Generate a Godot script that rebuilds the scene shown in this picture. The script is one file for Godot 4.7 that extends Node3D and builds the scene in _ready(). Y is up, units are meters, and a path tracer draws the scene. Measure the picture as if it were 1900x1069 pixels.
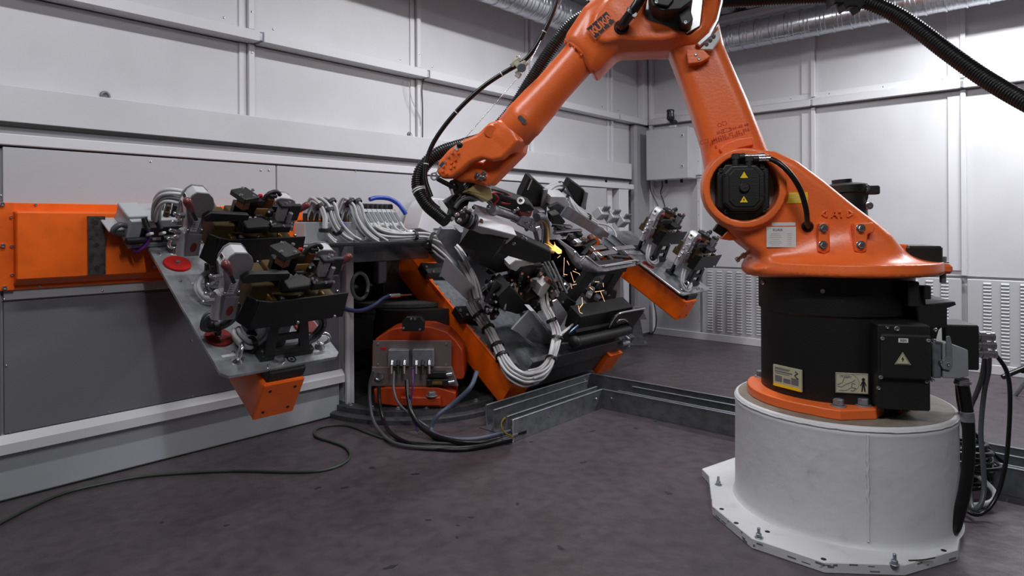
extends Node3D
# A robot welding cell: room, robot on its pedestal, tilting positioner with fixtures, cables and hoses.
const TAUF := TAU
var cam: Camera3D
var names := {}
var M := {}
var rng := RandomNumberGenerator.new()

# ---------------------------------------------------------------- mesh building
class MB:
	var v := PackedVector3Array()
	var n := PackedVector3Array()
	var uv := PackedVector2Array()
	var xf := Transform3D.IDENTITY
	var f := Transform3D.IDENTITY      # frame the shapes are given in
	func _init(x := Transform3D.IDENTITY, fr := Transform3D.IDENTITY):
		xf = x; f = fr
	func tri(a: Vector3, b: Vector3, c: Vector3, na: Vector3, nb: Vector3, nc: Vector3):
		var g := (b - a).cross(c - a)
		if g.length_squared() < 1e-18: return
		v.append(a)
		n.append(na)
		if g.dot(na + nb + nc) > 0.0:
			v.append(c); v.append(b); n.append(nc); n.append(nb)
		else:
			v.append(b); v.append(c); n.append(nb); n.append(nc)
	func quad(a: Vector3, b: Vector3, c: Vector3, d: Vector3, nn: Vector3):
		tri(a, b, c, nn, nn, nn); tri(a, c, d, nn, nn, nn)
	func quads(a: Vector3, b: Vector3, c: Vector3, d: Vector3, na: Vector3, nb: Vector3, nc: Vector3, nd: Vector3):
		tri(a, b, c, na, nb, nc); tri(a, c, d, na, nc, nd)
	func box(T: Transform3D, s: Vector3, b := 0.002):
		# chamfered box centred on T
		T = f * T
		var h := s * 0.5
		b = min(b, min(h.x, min(h.y, h.z)) * 0.6)
		for ax in 3:
			var i := ax; var j := (ax + 1) % 3; var k := (ax + 2) % 3
			for sg in [-1.0, 1.0]:
				var nn := Vector3.ZERO; nn[i] = sg
				var p := []
				for q in [[-1, -1], [1, -1], [1, 1], [-1, 1]]:
					var w := Vector3.ZERO
					w[i] = sg * h[i]; w[j] = q[0] * (h[j] - b); w[k] = q[1] * (h[k] - b)
					p.append(T * w)
				quad(p[0], p[1], p[2], p[3], (T.basis * nn).normalized())
			for s1 in [-1.0, 1.0]:
				for s2 in [-1.0, 1.0]:
					var a1 := Vector3.ZERO; var a2 := Vector3.ZERO; var nn2 := Vector3.ZERO
					a1[j] = s1 * h[j]; a1[k] = s2 * (h[k] - b)
					a2[j] = s1 * (h[j] - b); a2[k] = s2 * h[k]
					nn2[j] = s1; nn2[k] = s2
					var e := Vector3.ZERO; e[i] = h[i] - b
					quad(T * (a1 - e), T * (a1 + e), T * (a2 + e), T * (a2 - e), (T.basis * nn2).normalized())
		for sx in [-1.0, 1.0]:
			for sy in [-1.0, 1.0]:
				for sz in [-1.0, 1.0]:
					var c := Vector3(sx, sy, sz)
					var nn3 := (T.basis * c).normalized()
					tri(T * (Vector3(h.x, h.y - b, h.z - b) * c), T * (Vector3(h.x - b, h.y, h.z - b) * c), T * (Vector3(h.x - b, h.y - b, h.z) * c), nn3, nn3, nn3)
	func lathe(T: Transform3D, prof: Array, seg := 24, crease := 40.0):
		# profile of Vector2(radius, y), outward side on the right when going up
		T = f * T
		var m := prof.size()
		var sn := []
		for i in m - 1:
			var d: Vector2 = (prof[i + 1] - prof[i]).normalized()
			sn.append(Vector2(d.y, -d.x))
		for i in m - 1:
			var na: Vector2 = sn[i]; var nb: Vector2 = sn[i]
			if i > 0 and sn[i].angle_to(sn[i - 1]) < deg_to_rad(crease) and sn[i].angle_to(sn[i - 1]) > -deg_to_rad(crease): na = (sn[i] + sn[i - 1]).normalized()
			if i < m - 2 and absf(sn[i].angle_to(sn[i + 1])) < deg_to_rad(crease): nb = (sn[i] + sn[i + 1]).normalized()
			var A: Vector2 = prof[i]; var B: Vector2 = prof[i + 1]
			for k in seg:
				var t0 := TAU * k / seg; var t1 := TAU * (k + 1) / seg
				var d0 := Vector3(cos(t0), 0, sin(t0)); var d1 := Vector3(cos(t1), 0, sin(t1))
				var u := Vector3.UP
				quads(T * (d0 * A.x + u * A.y), T * (d1 * A.x + u * A.y), T * (d1 * B.x + u * B.y), T * (d0 * B.x + u * B.y),
					(T.basis * (d0 * na.x + u * na.y)).normalized(), (T.basis * (d1 * na.x + u * na.y)).normalized(), (T.basis * (d1 * nb.x + u * nb.y)).normalized(), (T.basis * (d0 * nb.x + u * nb.y)).normalized())
	func cyl(a: Vector3, b: Vector3, r0: float, r1 := -1.0, seg := 16, bev := 0.0015):
		if r1 < 0: r1 = r0
		var L := a.distance_to(b)
		bev = min(bev, min(L * 0.3, min(r0, r1) * 0.5))
		lathe(Transform3D(MB.basis_y(b - a), a), [Vector2(0, 0), Vector2(r0 - bev, 0), Vector2(r0, bev), Vector2(r1, L - bev), Vector2(r1 - bev, L), Vector2(0, L)], seg)
	static func basis_y(d: Vector3) -> Basis:
		var y := d.normalized()
		var x := y.cross(Vector3(0.13, 0.21, 0.97)).normalized()
		if absf(y.dot(Vector3(0.13, 0.21, 0.97).normalized())) > 0.98: x = y.cross(Vector3.RIGHT).normalized()
		return Basis(x, y, x.cross(y))
	static func basis_yz(y: Vector3, z: Vector3) -> Basis:
		y = y.normalized()
		var x := y.cross(z).normalized()
		return Basis(x, y, x.cross(y))
	static func smooth(pts: Array, step: float) -> PackedVector3Array:
		# Catmull-Rom through the points, sampled about every step
		var out := PackedVector3Array()
		for i in pts.size() - 1:
			var p0: Vector3 = pts[max(i - 1, 0)]; var p1: Vector3 = pts[i]; var p2: Vector3 = pts[i + 1]; var p3: Vector3 = pts[min(i + 2, pts.size() - 1)]
			if i == 0: p0 = p1 * 2 - p2
			if i == pts.size() - 2: p3 = p2 * 2 - p1
			var k := maxi(1, int(ceil(p1.distance_to(p2) / step)))
			for j in k:
				var t := float(j) / k
				out.append(0.5 * ((2 * p1) + (p2 - p0) * t + (2 * p0 - 5 * p1 + 4 * p2 - p3) * t * t + (3 * p1 - p0 - 3 * p2 + p3) * t * t * t))
		out.append(pts[pts.size() - 1])
		return out
	func tube(path: Array, r: float, seg := 8, step := 0.02, rib := 0.0, pitch := 0.01):
		# round hose; rib > 0 makes it corrugated
		if rib > 0: step = pitch * 0.25
		var q := MB.smooth(path, step)
		var pts := PackedVector3Array()
		if rib > 0:
			var acc := 0.0
			pts.append(f * q[0])
			for i in range(1, q.size()):
				var a := q[i - 1]; var L := a.distance_to(q[i]); var t := 0.0
				while acc + (L - t) >= step:
					t += step - acc; acc = 0.0
					pts.append(f * a.lerp(q[i], t / L))
				acc += L - t
		else:
			for p in q: pts.append(f * p)
		var m := pts.size()
		if m < 2: return
		var tg := (pts[1] - pts[0]).normalized()
		var nx := MB.basis_y(tg).x
		var ring0 := PackedVector3Array(); var nr0 := PackedVector3Array()
		for i in m:
			tg = (pts[mini(i + 1, m - 1)] - pts[maxi(i - 1, 0)]).normalized()
			nx = (nx - tg * nx.dot(tg)).normalized()
			var ny := tg.cross(nx)
			var rr := r
			var sl := 0.0
			if rib > 0:
				rr = r + rib * [0.0, 1.0, 1.0, 0.0][i % 4]
				sl = [-0.8, -0.5, 0.5, 0.8][i % 4]
			var ring := PackedVector3Array(); var nr := PackedVector3Array()
			for k in seg:
				var d := nx * cos(TAU * k / seg) + ny * sin(TAU * k / seg)
				ring.append(pts[i] + d * rr); nr.append((d + tg * sl).normalized())
			if i > 0:
				for k in seg:
					var k1 := (k + 1) % seg
					quads(ring0[k], ring0[k1], ring[k1], ring[k], nr0[k], nr0[k1], nr[k1], nr[k])
			if i == 0 or i == m - 1:
				var cn := -tg if i == 0 else tg
				for k in range(1, seg - 1): tri(ring[0], ring[k], ring[k + 1], cn, cn, cn)
			ring0 = ring; nr0 = nr
	static func offset(p: PackedVector2Array, d: float) -> PackedVector2Array:
		# moves each corner inwards by d along its mitre (p counter-clockwise)
		var o := PackedVector2Array(); var m := p.size()
		for i in m:
			var a := (p[i] - p[(i + m - 1) % m]).normalized(); var b := (p[(i + 1) % m] - p[i]).normalized()
			var na := Vector2(-a.y, a.x); var nb := Vector2(-b.y, b.x)
			var mm := (na + nb)
			var l := mm.length()
			if l < 0.2: o.append(p[i] + na * d)
			else: o.append(p[i] + mm / l * min(d / max(na.dot(mm / l), 0.3), d * 2.5))
		return o
	static func ccw(p: PackedVector2Array) -> PackedVector2Array:
		var s := 0.0
		for i in p.size(): s += p[i].cross(p[(i + 1) % p.size()])
		if s < 0:
			p = p.duplicate(); p.reverse()
		return p
	static func joined(outer: PackedVector2Array, holes: Array) -> PackedVector2Array:
		var o := outer.duplicate()
		for h0 in holes:
			var h: PackedVector2Array = MB.ccw(h0).duplicate(); h.reverse()
			var bi := 0; var bj := 0; var bd := 1e9
			for i in o.size():
				for j in h.size():
					var d := o[i].distance_squared_to(h[j])
					if d < bd: bd = d; bi = i; bj = j
			var r := PackedVector2Array()
			for i in bi + 1: r.append(o[i])
			for j in h.size() + 1: r.append(h[(bj + j) % h.size()])
			for i in range(bi, o.size()): r.append(o[i])
			# nudge the doubled corners apart
			r[bi + h.size() + 1] += Vector2(1e-6, -1e-6); r[bi + h.size() + 2] += Vector2(1e-6, -1e-6)
			o = r
		return o
	func prism(T: Transform3D, poly: PackedVector2Array, depth: float, bev := 0.002, k := 1, holes := [], crease := 35.0, cf := true, cb := true):
		# polygon in the XY plane of T, from z = 0 (back) to z = depth (front), edges rounded by bev in k steps
		T = f * T
		var o := MB.ccw(poly)
		bev = min(bev, depth * 0.49)
		while bev > 0.0002 and Geometry2D.triangulate_polygon(MB.offset(o, bev)).is_empty(): bev *= 0.5
		if bev <= 0.0002: bev = 0.0
		var rings := []
		var zs := []
		for i in k + 1:
			var a := PI / 2 * i / k
			rings.append(MB.offset(o, bev * (1 - sin(a)))); zs.append(bev * (1 - cos(a)))
		if bev <= 0: rings = [o]; zs = [0.0]
		var all := []
		for i in rings.size(): all.append([rings[i], zs[i]])
		for i in range(rings.size() - 1, -1, -1): all.append([rings[i], depth - zs[i]])
		_walls(T, all, o, crease, 1.0, k, bev)
		for h in holes:
			var hh := MB.ccw(h)
			_walls(T, [[hh, 0.0], [hh, depth]], hh, crease, -1.0, 1, 0.0)
		var cap: PackedVector2Array = MB.joined(rings[0], holes)
		var idx := Geometry2D.triangulate_polygon(cap)
		if idx.is_empty() and not holes.is_empty(): idx = Geometry2D.triangulate_polygon(rings[0]); cap = rings[0]
		for i in range(0, idx.size(), 3):
			var a := cap[idx[i]]; var b := cap[idx[i + 1]]; var c := cap[idx[i + 2]]
			var nf := T.basis.z.normalized()
			if cf: tri(T * Vector3(a.x, a.y, depth), T * Vector3(b.x, b.y, depth), T * Vector3(c.x, c.y, depth), nf, nf, nf)
			if cb: tri(T * Vector3(a.x, a.y, 0), T * Vector3(b.x, b.y, 0), T * Vector3(c.x, c.y, 0), -nf, -nf, -nf)
	func _walls(T: Transform3D, all: Array, o: PackedVector2Array, crease: float, sg: float, k: int, bev: float):
		var m := o.size()
		var en := []
		for i in m:
			var e := (o[(i + 1) % m] - o[i]).normalized()
			en.append(Vector2(e.y, -e.x) * sg)
		var nl := all.size()
		for s in nl - 1:
			var A: PackedVector2Array = all[s][0]; var B: PackedVector2Array = all[s + 1][0]
			var za: float = all[s][1]; var zb: float = all[s + 1][1]
			for i in m:
				var j := (i + 1) % m
				var n0: Vector2 = en[i]; var n1: Vector2 = en[i]
				if absf(rad_to_deg(en[i].angle_to(en[(i + m - 1) % m]))) < crease: n0 = (en[i] + en[(i + m - 1) % m]).normalized()
				if absf(rad_to_deg(en[i].angle_to(en[j]))) < crease: n1 = (en[i] + en[j]).normalized()
				var zA := 0.0; var zB := 0.0      # z part of the normals on the rounded edge
				if bev > 0 and nl > 2:
					if k > 1:
						zA = _zn(s, k, nl); zB = _zn(s + 1, k, nl)
					elif s == 0: zA = -0.7; zB = -0.7
					elif s == nl - 2: zA = 0.7; zB = 0.7
				var bs := T.basis
				var f0 := sqrt(max(0.0, 1 - zA * zA)); var f1 := sqrt(max(0.0, 1 - zB * zB))
				quads(T * Vector3(A[i].x, A[i].y, za), T * Vector3(A[j].x, A[j].y, za), T * Vector3(B[j].x, B[j].y, zb), T * Vector3(B[i].x, B[i].y, zb),
					(bs * Vector3(n0.x * f0, n0.y * f0, zA)).normalized(), (bs * Vector3(n1.x * f0, n1.y * f0, zA)).normalized(),
					(bs * Vector3(n1.x * f1, n1.y * f1, zB)).normalized(), (bs * Vector3(n0.x * f1, n0.y * f1, zB)).normalized())
	func _zn(s: int, k: int, nl: int) -> float:
		if s <= k: return -cos(PI / 2 * s / k)
		return cos(PI / 2 * (nl - 1 - s) / k)
	func loft(rings: Array, caps := true):
		# rings of equal count, smooth all round
		var R := []
		for r in rings:
			var q := PackedVector3Array()
			for p in r: q.append(f * p)
			R.append(q)
		var m: int = R[0].size(); var l := R.size()
		var cen := []
		for r in R:
			var c := Vector3.ZERO
			for p in r: c += p
			cen.append(c / m)
		var nr := []
		for s in l:
			var row := PackedVector3Array()
			for i in m:
				var du: Vector3 = R[s][(i + 1) % m] - R[s][(i + m - 1) % m]
				var dv: Vector3 = R[mini(s + 1, l - 1)][i] - R[maxi(s - 1, 0)][i]
				var nn := du.cross(dv).normalized()
				if nn.dot(R[s][i] - cen[s]) < 0: nn = -nn
				row.append(nn)
			nr.append(row)
		for s in l - 1:
			for i in m:
				var j := (i + 1) % m
				quads(R[s][i], R[s][j], R[s + 1][j], R[s + 1][i], nr[s][i], nr[s][j], nr[s + 1][j], nr[s + 1][i])
		if caps:
			for e in [0, l - 1]:
				var cn: Vector3 = (cen[0] - cen[1] if e == 0 else cen[l - 1] - cen[l - 2]).normalized()
				for i in m: tri(cen[e], R[e][i], R[e][(i + 1) % m], cn, cn, cn)
	func hexnut(T: Transform3D, r: float, h: float, washer := true):
		# hexagon head along +y of T
		var y0 := 0.0
		if washer:
			cyl_t(T, r * 1.45, 0.0, h * 0.22, 14); y0 = h * 0.22
		var p := PackedVector2Array()
		for i in 6: p.append(Vector2(cos(TAU * i / 6), sin(TAU * i / 6)) * r)
		prism(T * Transform3D(Basis(Vector3.RIGHT, -PI / 2), Vector3(0, y0, 0)), p, h - y0, r * 0.12, 1, [], 20.0)
	func cyl_t(T: Transform3D, r: float, y0: float, y1: float, seg := 14, bev := 0.001):
		bev = min(bev, (y1 - y0) * 0.4)
		lathe(T, [Vector2(0, y0), Vector2(r - bev, y0), Vector2(r, y0 + bev), Vector2(r, y1 - bev), Vector2(r - bev, y1), Vector2(0, y1)], seg)
	func screw(p: Vector3, d: Vector3, r: float, h := -1.0):
		# socket screw: round head with a hexagon recess ring
		if h < 0: h = r * 0.9
		var T := Transform3D(MB.basis_y(d), p)
		lathe(T, [Vector2(0, -h * .2), Vector2(r, -h * .2), Vector2(r, h * 0.75), Vector2(r * 0.82, h), Vector2(r * 0.5, h), Vector2(r * 0.42, h * 0.45), Vector2(0, h * 0.4)], 12)
	func sdf(lo: Vector3, hi: Vector3, cell: float, fn: Callable):
		# surface nets of fn (negative inside) over the box lo..hi
		var N := Vector3i(((hi - lo) / cell).ceil()) + Vector3i.ONE
		var val := PackedFloat32Array(); val.resize(N.x * N.y * N.z); val.fill(1e3)
		var B := 4
		for bx in range(0, N.x, B):
			for by in range(0, N.y, B):
				for bz in range(0, N.z, B):
					var c := lo + (Vector3(bx, by, bz) + Vector3.ONE * (B * 0.5)) * cell
					var dc: float = fn.call(c)
					if absf(dc) > cell * (B * 0.9 + 2.5):
						for x in range(bx, mini(bx + B, N.x)):
							for y in range(by, mini(by + B, N.y)):
								for z in range(bz, mini(bz + B, N.z)): val[(x * N.y + y) * N.z + z] = dc
						continue
					for x in range(bx, mini(bx + B, N.x)):
						for y in range(by, mini(by + B, N.y)):
							for z in range(bz, mini(bz + B, N.z)): val[(x * N.y + y) * N.z + z] = fn.call(lo + Vector3(x, y, z) * cell)
		var sx := N.y * N.z; var sy := N.z
		var vid := {}
		var vs := PackedVector3Array(); var ns := PackedVector3Array()
		for x in N.x - 1:
			for y in N.y - 1:
				for z in N.z - 1:
					var i := x * sx + y * sy + z
					var v0 := val[i]
					var cnt := 0
					var d := [v0, val[i + 1], val[i + sy], val[i + sy + 1], val[i + sx], val[i + sx + 1], val[i + sx + sy], val[i + sx + sy + 1]]
					for q in d:
						if q < 0: cnt += 1
					if cnt == 0 or cnt == 8: continue
					var acc := Vector3.ZERO; var m := 0
					for e in [[0, 1], [0, 2], [0, 4], [1, 3], [1, 5], [2, 3], [2, 6], [3, 7], [4, 5], [4, 6], [5, 7], [6, 7]]:
						var a: float = d[e[0]]; var b: float = d[e[1]]
						if (a < 0) == (b < 0): continue
						var t := a / (a - b)
						var pa := Vector3(e[0] >> 2, (e[0] >> 1) & 1, e[0] & 1); var pb := Vector3(e[1] >> 2, (e[1] >> 1) & 1, e[1] & 1)
						acc += pa.lerp(pb, t); m += 1
					var p := lo + (Vector3(x, y, z) + acc / m) * cell
					vid[i] = vs.size()
					var h := cell * 0.35
					var g := Vector3(fn.call(p + Vector3(h, 0, 0)) - fn.call(p - Vector3(h, 0, 0)), fn.call(p + Vector3(0, h, 0)) - fn.call(p - Vector3(0, h, 0)), fn.call(p + Vector3(0, 0, h)) - fn.call(p - Vector3(0, 0, h)))
					if g.length_squared() < 1e-14: g = Vector3.UP
					vs.append(f * p); ns.append((f.basis * g).normalized())
		for i in vid:
			var z: int = i % sy; var y: int = (i / sy) % N.y; var x: int = i / sx
			var s0 := val[i] < 0
			for ax in [[sx, sy, 1], [sy, 1, sx], [1, sx, sy]]:
				if (val[i + ax[0]] < 0) == s0: continue
				var a: int = i; var b: int = i - ax[1]; var c: int = i - ax[1] - ax[2]; var d2: int = i - ax[2]
				if not (vid.has(b) and vid.has(c) and vid.has(d2)): continue
				quads(vs[vid[a]], vs[vid[b]], vs[vid[c]], vs[vid[d2]], ns[vid[a]], ns[vid[b]], ns[vid[c]], ns[vid[d2]])
	func mesh() -> ArrayMesh:
		var arr := []; arr.resize(Mesh.ARRAY_MAX)
		var vv := PackedVector3Array(); vv.resize(v.size()); var nn := PackedVector3Array(); nn.resize(n.size())
		var bb := xf.basis
		for i in v.size():
			vv[i] = xf * v[i]; nn[i] = (bb * n[i]).normalized()
		arr[Mesh.ARRAY_VERTEX] = vv; arr[Mesh.ARRAY_NORMAL] = nn
		if uv.size() == v.size(): arr[Mesh.ARRAY_TEX_UV] = uv
		var m := ArrayMesh.new()
		m.add_surface_from_arrays(Mesh.PRIMITIVE_TRIANGLES, arr)
		return m

# ---------------------------------------------------------------- scene helpers
func numbered(s: String) -> String:
	if not names.has(s):
		names[s] = 0
		return s
	names[s] += 1
	return "%s_%03d" % [s, names[s]]
func xf_of(o: Node3D) -> Transform3D:
	var t := o.transform
	var p = o.get_parent()
	while p != null and p != self and p is Node3D:
		t = p.transform * t
		p = p.get_parent()
	return t
func mb(o: Node3D = null, fr := Transform3D.IDENTITY) -> MB:
	return MB.new(xf_of(o).affine_inverse() if o != null else Transform3D.IDENTITY, fr)
func part(o: Node3D, called: String, m: MB, mat: Material, label := "") -> MeshInstance3D:
	var r := MeshInstance3D.new()
	r.name = called; r.mesh = m.mesh(); r.material_override = mat
	r.cast_shadow = GeometryInstance3D.SHADOW_CASTING_SETTING_ON
	o.add_child(r, true)
	if label: r.set_meta("label", label)
	return r
func thing(called: String, label: String, category: String, pose := Transform3D.IDENTITY, group := "") -> Node3D:
	var o := Node3D.new()
	o.name = numbered(called); o.transform = pose
	add_child(o)
	o.set_meta("label", label); o.set_meta("category", category)
	if group: o.set_meta("group", group)
	return o
func struct(called: String, pose := Transform3D.IDENTITY) -> Node3D:
	var o := Node3D.new()
	o.name = called; o.transform = pose
	add_child(o)
	o.set_meta("kind", "structure")
	return o
func solo(called: String, m: MB, mat: Material, label: String, category: String, group := "", base := Vector3.ZERO) -> MeshInstance3D:
	var o := MeshInstance3D.new()
	o.name = numbered(called)
	m.xf = Transform3D(Basis.IDENTITY, -base)
	o.mesh = m.mesh(); o.position = base; o.material_override = mat
	add_child(o)
	o.set_meta("label", label); o.set_meta("category", category)
	if group: o.set_meta("group", group)
	return o
func lettering(o: Node3D, called: String, T: Transform3D, s: String, size: float, mat: Material, depth := 0.0008, font := "Droid Sans", bold := true):
	# raised letters, centred on T, read along +x, facing +z
	var t := TextMesh.new()
	var sf := SystemFont.new()
	sf.font_names = PackedStringArray([font]); sf.font_weight = 700 if bold else 400
	t.font = sf; t.text = s; t.font_size = 32; t.pixel_size = size / 32.0; t.depth = depth
	t.horizontal_alignment = HORIZONTAL_ALIGNMENT_CENTER; t.vertical_alignment = VERTICAL_ALIGNMENT_CENTER
	var r := MeshInstance3D.new()
	r.name = called; r.mesh = t; r.material_override = mat
	o.add_child(r, true)
	r.transform = xf_of(o).affine_inverse() * T
	return r
func at(x: float, y: float, z: float) -> Transform3D:
	return Transform3D(Basis.IDENTITY, Vector3(x, y, z))
func rect(x0: float, y0: float, x1: float, y1: float) -> PackedVector2Array:
	return PackedVector2Array([Vector2(x0, y0), Vector2(x1, y0), Vector2(x1, y1), Vector2(x0, y1)])
func rrect(x0: float, y0: float, x1: float, y1: float, r: float, k := 4) -> PackedVector2Array:
	var o := PackedVector2Array()
	for c in [[x1 - r, y1 - r, 0.0], [x0 + r, y1 - r, PI / 2], [x0 + r, y0 + r, PI], [x1 - r, y0 + r, PI * 1.5]]:
		for i in k + 1: o.append(Vector2(c[0], c[1]) + Vector2.from_angle(c[2] + PI / 2 * i / k) * r)
	return o
func disc2(x: float, y: float, r: float, k := 20) -> PackedVector2Array:
	var o := PackedVector2Array()
	for i in k: o.append(Vector2(x, y) + Vector2.from_angle(TAU * i / k) * r)
	return o
func rounded(p: Array, r: float, k := 4) -> PackedVector2Array:
	# polygon with its corners rounded to r
	var o := PackedVector2Array(); var m := p.size()
	for i in m:
		var c: Vector2 = p[i]; var a: Vector2 = p[(i + m - 1) % m]; var b: Vector2 = p[(i + 1) % m]
		var da := (a - c).normalized(); var db := (b - c).normalized()
		var half := absf(da.angle_to(db)) * 0.5
		var t: float = min(r / max(tan(half), 0.05), min(c.distance_to(a), c.distance_to(b)) * 0.45)
		var p0 := c + da * t; var p1 := c + db * t
		for j in k + 1:
			var u := float(j) / k
			o.append(p0.lerp(c, u).lerp(c.lerp(p1, u), u))
	return o
# the camera's view of the place: where the sight line through a point of the photograph meets a plane
func ray(px: float, py: float) -> Vector3:
	return cam.transform.basis * Vector3((px - 950.0) / 1208.0, (418.5 - py) / 1208.0, -1.0)
func P(px: float, py: float, d: float) -> Vector3:
	return cam.transform.origin + ray(px, py) * d
func on(T: Transform3D, px: float, py: float, z := 0.0) -> Vector3:
	# local coordinates of the point on the plane z of frame T
	var i := T.affine_inverse()
	var o := i * cam.transform.origin; var d := i.basis * ray(px, py)
	return o + d * ((z - o.z) / d.z)
func on2(T: Transform3D, pts: Array, z := 0.0) -> PackedVector2Array:
	var o := PackedVector2Array()
	for p in pts:
		var q := on(T, p[0], p[1], z)
		o.append(Vector2(q.x, q.y))
	return o
func on_floor(px: float, py: float, y := 0.0) -> Vector3:
	var r := ray(px, py)
	return cam.transform.origin + r * ((y - cam.transform.origin.y) / r.y)
func on_x(px: float, py: float, x: float) -> Vector3:
	var r := ray(px, py)
	return cam.transform.origin + r * ((x - cam.transform.origin.x) / r.x)
func on_z(px: float, py: float, z: float) -> Vector3:
	var r := ray(px, py)
	return cam.transform.origin + r * ((z - cam.transform.origin.z) / r.z)

# ---------------------------------------------------------------- materials
func noise(freq: float, seed: int, ramp: Array = [], normal := false, bump := 1.0, size := 512, oct := 4) -> NoiseTexture2D:
	var t := NoiseTexture2D.new()
	var fn := FastNoiseLite.new()
	fn.noise_type = FastNoiseLite.TYPE_SIMPLEX_SMOOTH; fn.frequency = freq; fn.seed = seed; fn.fractal_octaves = oct
	t.noise = fn; t.width = size; t.height = size; t.seamless = true
	if normal:
		t.as_normal_map = true; t.bump_strength = bump
	if ramp.size():
		var g := Gradient.new()
		var of := PackedFloat32Array(); var cs := PackedColorArray()
		for i in ramp.size():
			of.append(ramp[i][0]); cs.append(ramp[i][1])
		g.offsets = of; g.colors = cs
		t.color_ramp = g
	return t
func mat(c: Color, rough := 0.5, metal := 0.0) -> StandardMaterial3D:
	var m := StandardMaterial3D.new()
	m.albedo_color = c; m.roughness = rough; m.metallic = metal
	return m
func tri_tex(m: StandardMaterial3D, scale: float):
	m.uv1_triplanar = true; m.uv1_world_triplanar = true; m.uv1_scale = Vector3.ONE * scale
func grey(a: float, b := -1.0) -> Color:
	return Color(a, a, a if b < 0 else b)
func wearing(m: StandardMaterial3D, lo: float, hi: float, freq: float, seed: int, scale: float, bump := 0.0):
	# gentle tone variation multiplied into the colour, and fine relief
	m.albedo_texture = noise(freq, seed, [[0.0, grey(lo)], [0.35, grey(lerpf(lo, hi, 0.6))], [0.65, grey(hi)], [1.0, grey(hi)]])
	if bump > 0:
		m.normal_enabled = true; m.normal_texture = noise(0.09, seed + 7, [], true, bump, 256, 3); m.normal_scale = 0.5
	tri_tex(m, scale)
func materials():
	M.white = mat(Color(0.80, 0.80, 0.815), 0.42)
	wearing(M.white, 0.965, 1.0, 0.008, 3, 0.5)
	M.trim = mat(Color(0.83, 0.83, 0.845), 0.38)
	M.panel = mat(Color(0.60, 0.60, 0.62), 0.34)
	wearing(M.panel, 0.97, 1.0, 0.01, 5, 0.7)
	M.plinth = mat(Color(0.66, 0.67, 0.69), 0.45)
	M.ceiling = mat(Color(0.72, 0.72, 0.74), 0.5)
	M.floor = mat(Color(0.322, 0.294, 0.308), 0.40)
	M.floor.albedo_texture = noise(0.008, 11, [[0.0, grey(0.90)], [0.3, grey(0.95)], [0.55, Color(1, 0.985, 0.99)], [0.8, Color(0.98, 0.96, 0.97)], [1.0, grey(0.92)]], false, 1, 1024, 5)
	M.floor.roughness_texture = noise(0.02, 12, [[0.0, grey(0.75)], [0.5, grey(0.95)], [1.0, grey(1.0)]], false, 1, 512, 5)
	M.floor.detail_enabled = true
	M.floor.detail_blend_mode = BaseMaterial3D.BLEND_MODE_MUL
	M.floor.detail_albedo = noise(0.06, 13, [[0.0, grey(0.86)], [0.42, grey(0.95)], [0.6, grey(1)], [1.0, grey(1.0)]], false, 1, 512, 4)
	M.floor.normal_enabled = true
	M.floor.normal_texture = noise(0.03, 15, [], true, 2.0, 512, 5); M.floor.normal_scale = 0.35
	tri_tex(M.floor, 0.45)
	M.orange = mat(Color(0.915, 0.42, 0.18), 0.36)
	M.orange.normal_enabled = true
	M.orange.normal_texture = noise(0.12, 21, [], true, 1.2, 256, 2); M.orange.normal_scale = 0.25
	M.orange.clearcoat_enabled = true; M.orange.clearcoat = 0.25; M.orange.clearcoat_roughness = 0.3
	tri_tex(M.orange, 3.0)
	M.signal = mat(Color(0.95, 0.40, 0.055), 0.38)
	wearing(M.signal, 0.9, 1.0, 0.01, 23, 1.5)
	M.black = mat(grey(0.055, 0.058), 0.46)
	M.black.normal_enabled = true
	M.black.normal_texture = noise(0.15, 25, [], true, 1.5, 256, 2); M.black.normal_scale = 0.2
	tri_tex(M.black, 4.0)
	M.matt = mat(grey(0.085, 0.087), 0.5)
	M.rubber = mat(grey(0.065, 0.067), 0.5)
	M.hose = mat(grey(0.06, 0.062), 0.32)
	M.steel = mat(grey(0.62, 0.64), 0.32, 0.6)
	wearing(M.steel, 0.78, 1.0, 0.02, 27, 3.0, 0.8)
	M.bright = mat(grey(0.80, 0.81), 0.22, 0.95)
	M.zinc = mat(Color(0.62, 0.64, 0.665), 0.36, 0.6)
	wearing(M.zinc, 0.75, 1.0, 0.03, 29, 2.0)
	M.galv = mat(Color(0.66, 0.68, 0.705), 0.30, 0.6)
	wearing(M.galv, 0.80, 1.0, 0.02, 31, 1.2)
	M.alu = mat(grey(0.80, 0.81), 0.36, 0.35)
	M.plate = mat(Color(0.76, 0.77, 0.785), 0.24, 0.6)
	wearing(M.plate, 0.68, 1.0, 0.012, 33, 1.6, 0.6)
	M.raw = mat(Color(0.50, 0.515, 0.53), 0.5, 0.55)
	wearing(M.raw, 0.72, 1.0, 0.03, 35, 2.0, 0.6)
	M.pedestal = mat(Color(0.80, 0.80, 0.805), 0.48)
	M.pedestal.albedo_texture = noise(0.012, 37, [[0.0, grey(0.88)], [0.15, grey(0.96)], [0.3, grey(0.99)], [1.0, grey(1)]], false, 1, 512, 5)
	M.pedestal.normal_enabled = true; M.pedestal.normal_texture = noise(0.05, 38, [], true, 1.5, 256, 4); M.pedestal.normal_scale = 0.3
	tri_tex(M.pedestal, 1.3)
	M.primer = mat(Color(0.50, 0.47, 0.42), 0.55)
	wearing(M.primer, 0.85, 1.0, 0.02, 39, 2.0)
	M.cable = mat(grey(0.72, 0.725), 0.32)
	M.cable_dark = mat(Color(0.30, 0.31, 0.32), 0.42)
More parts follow.
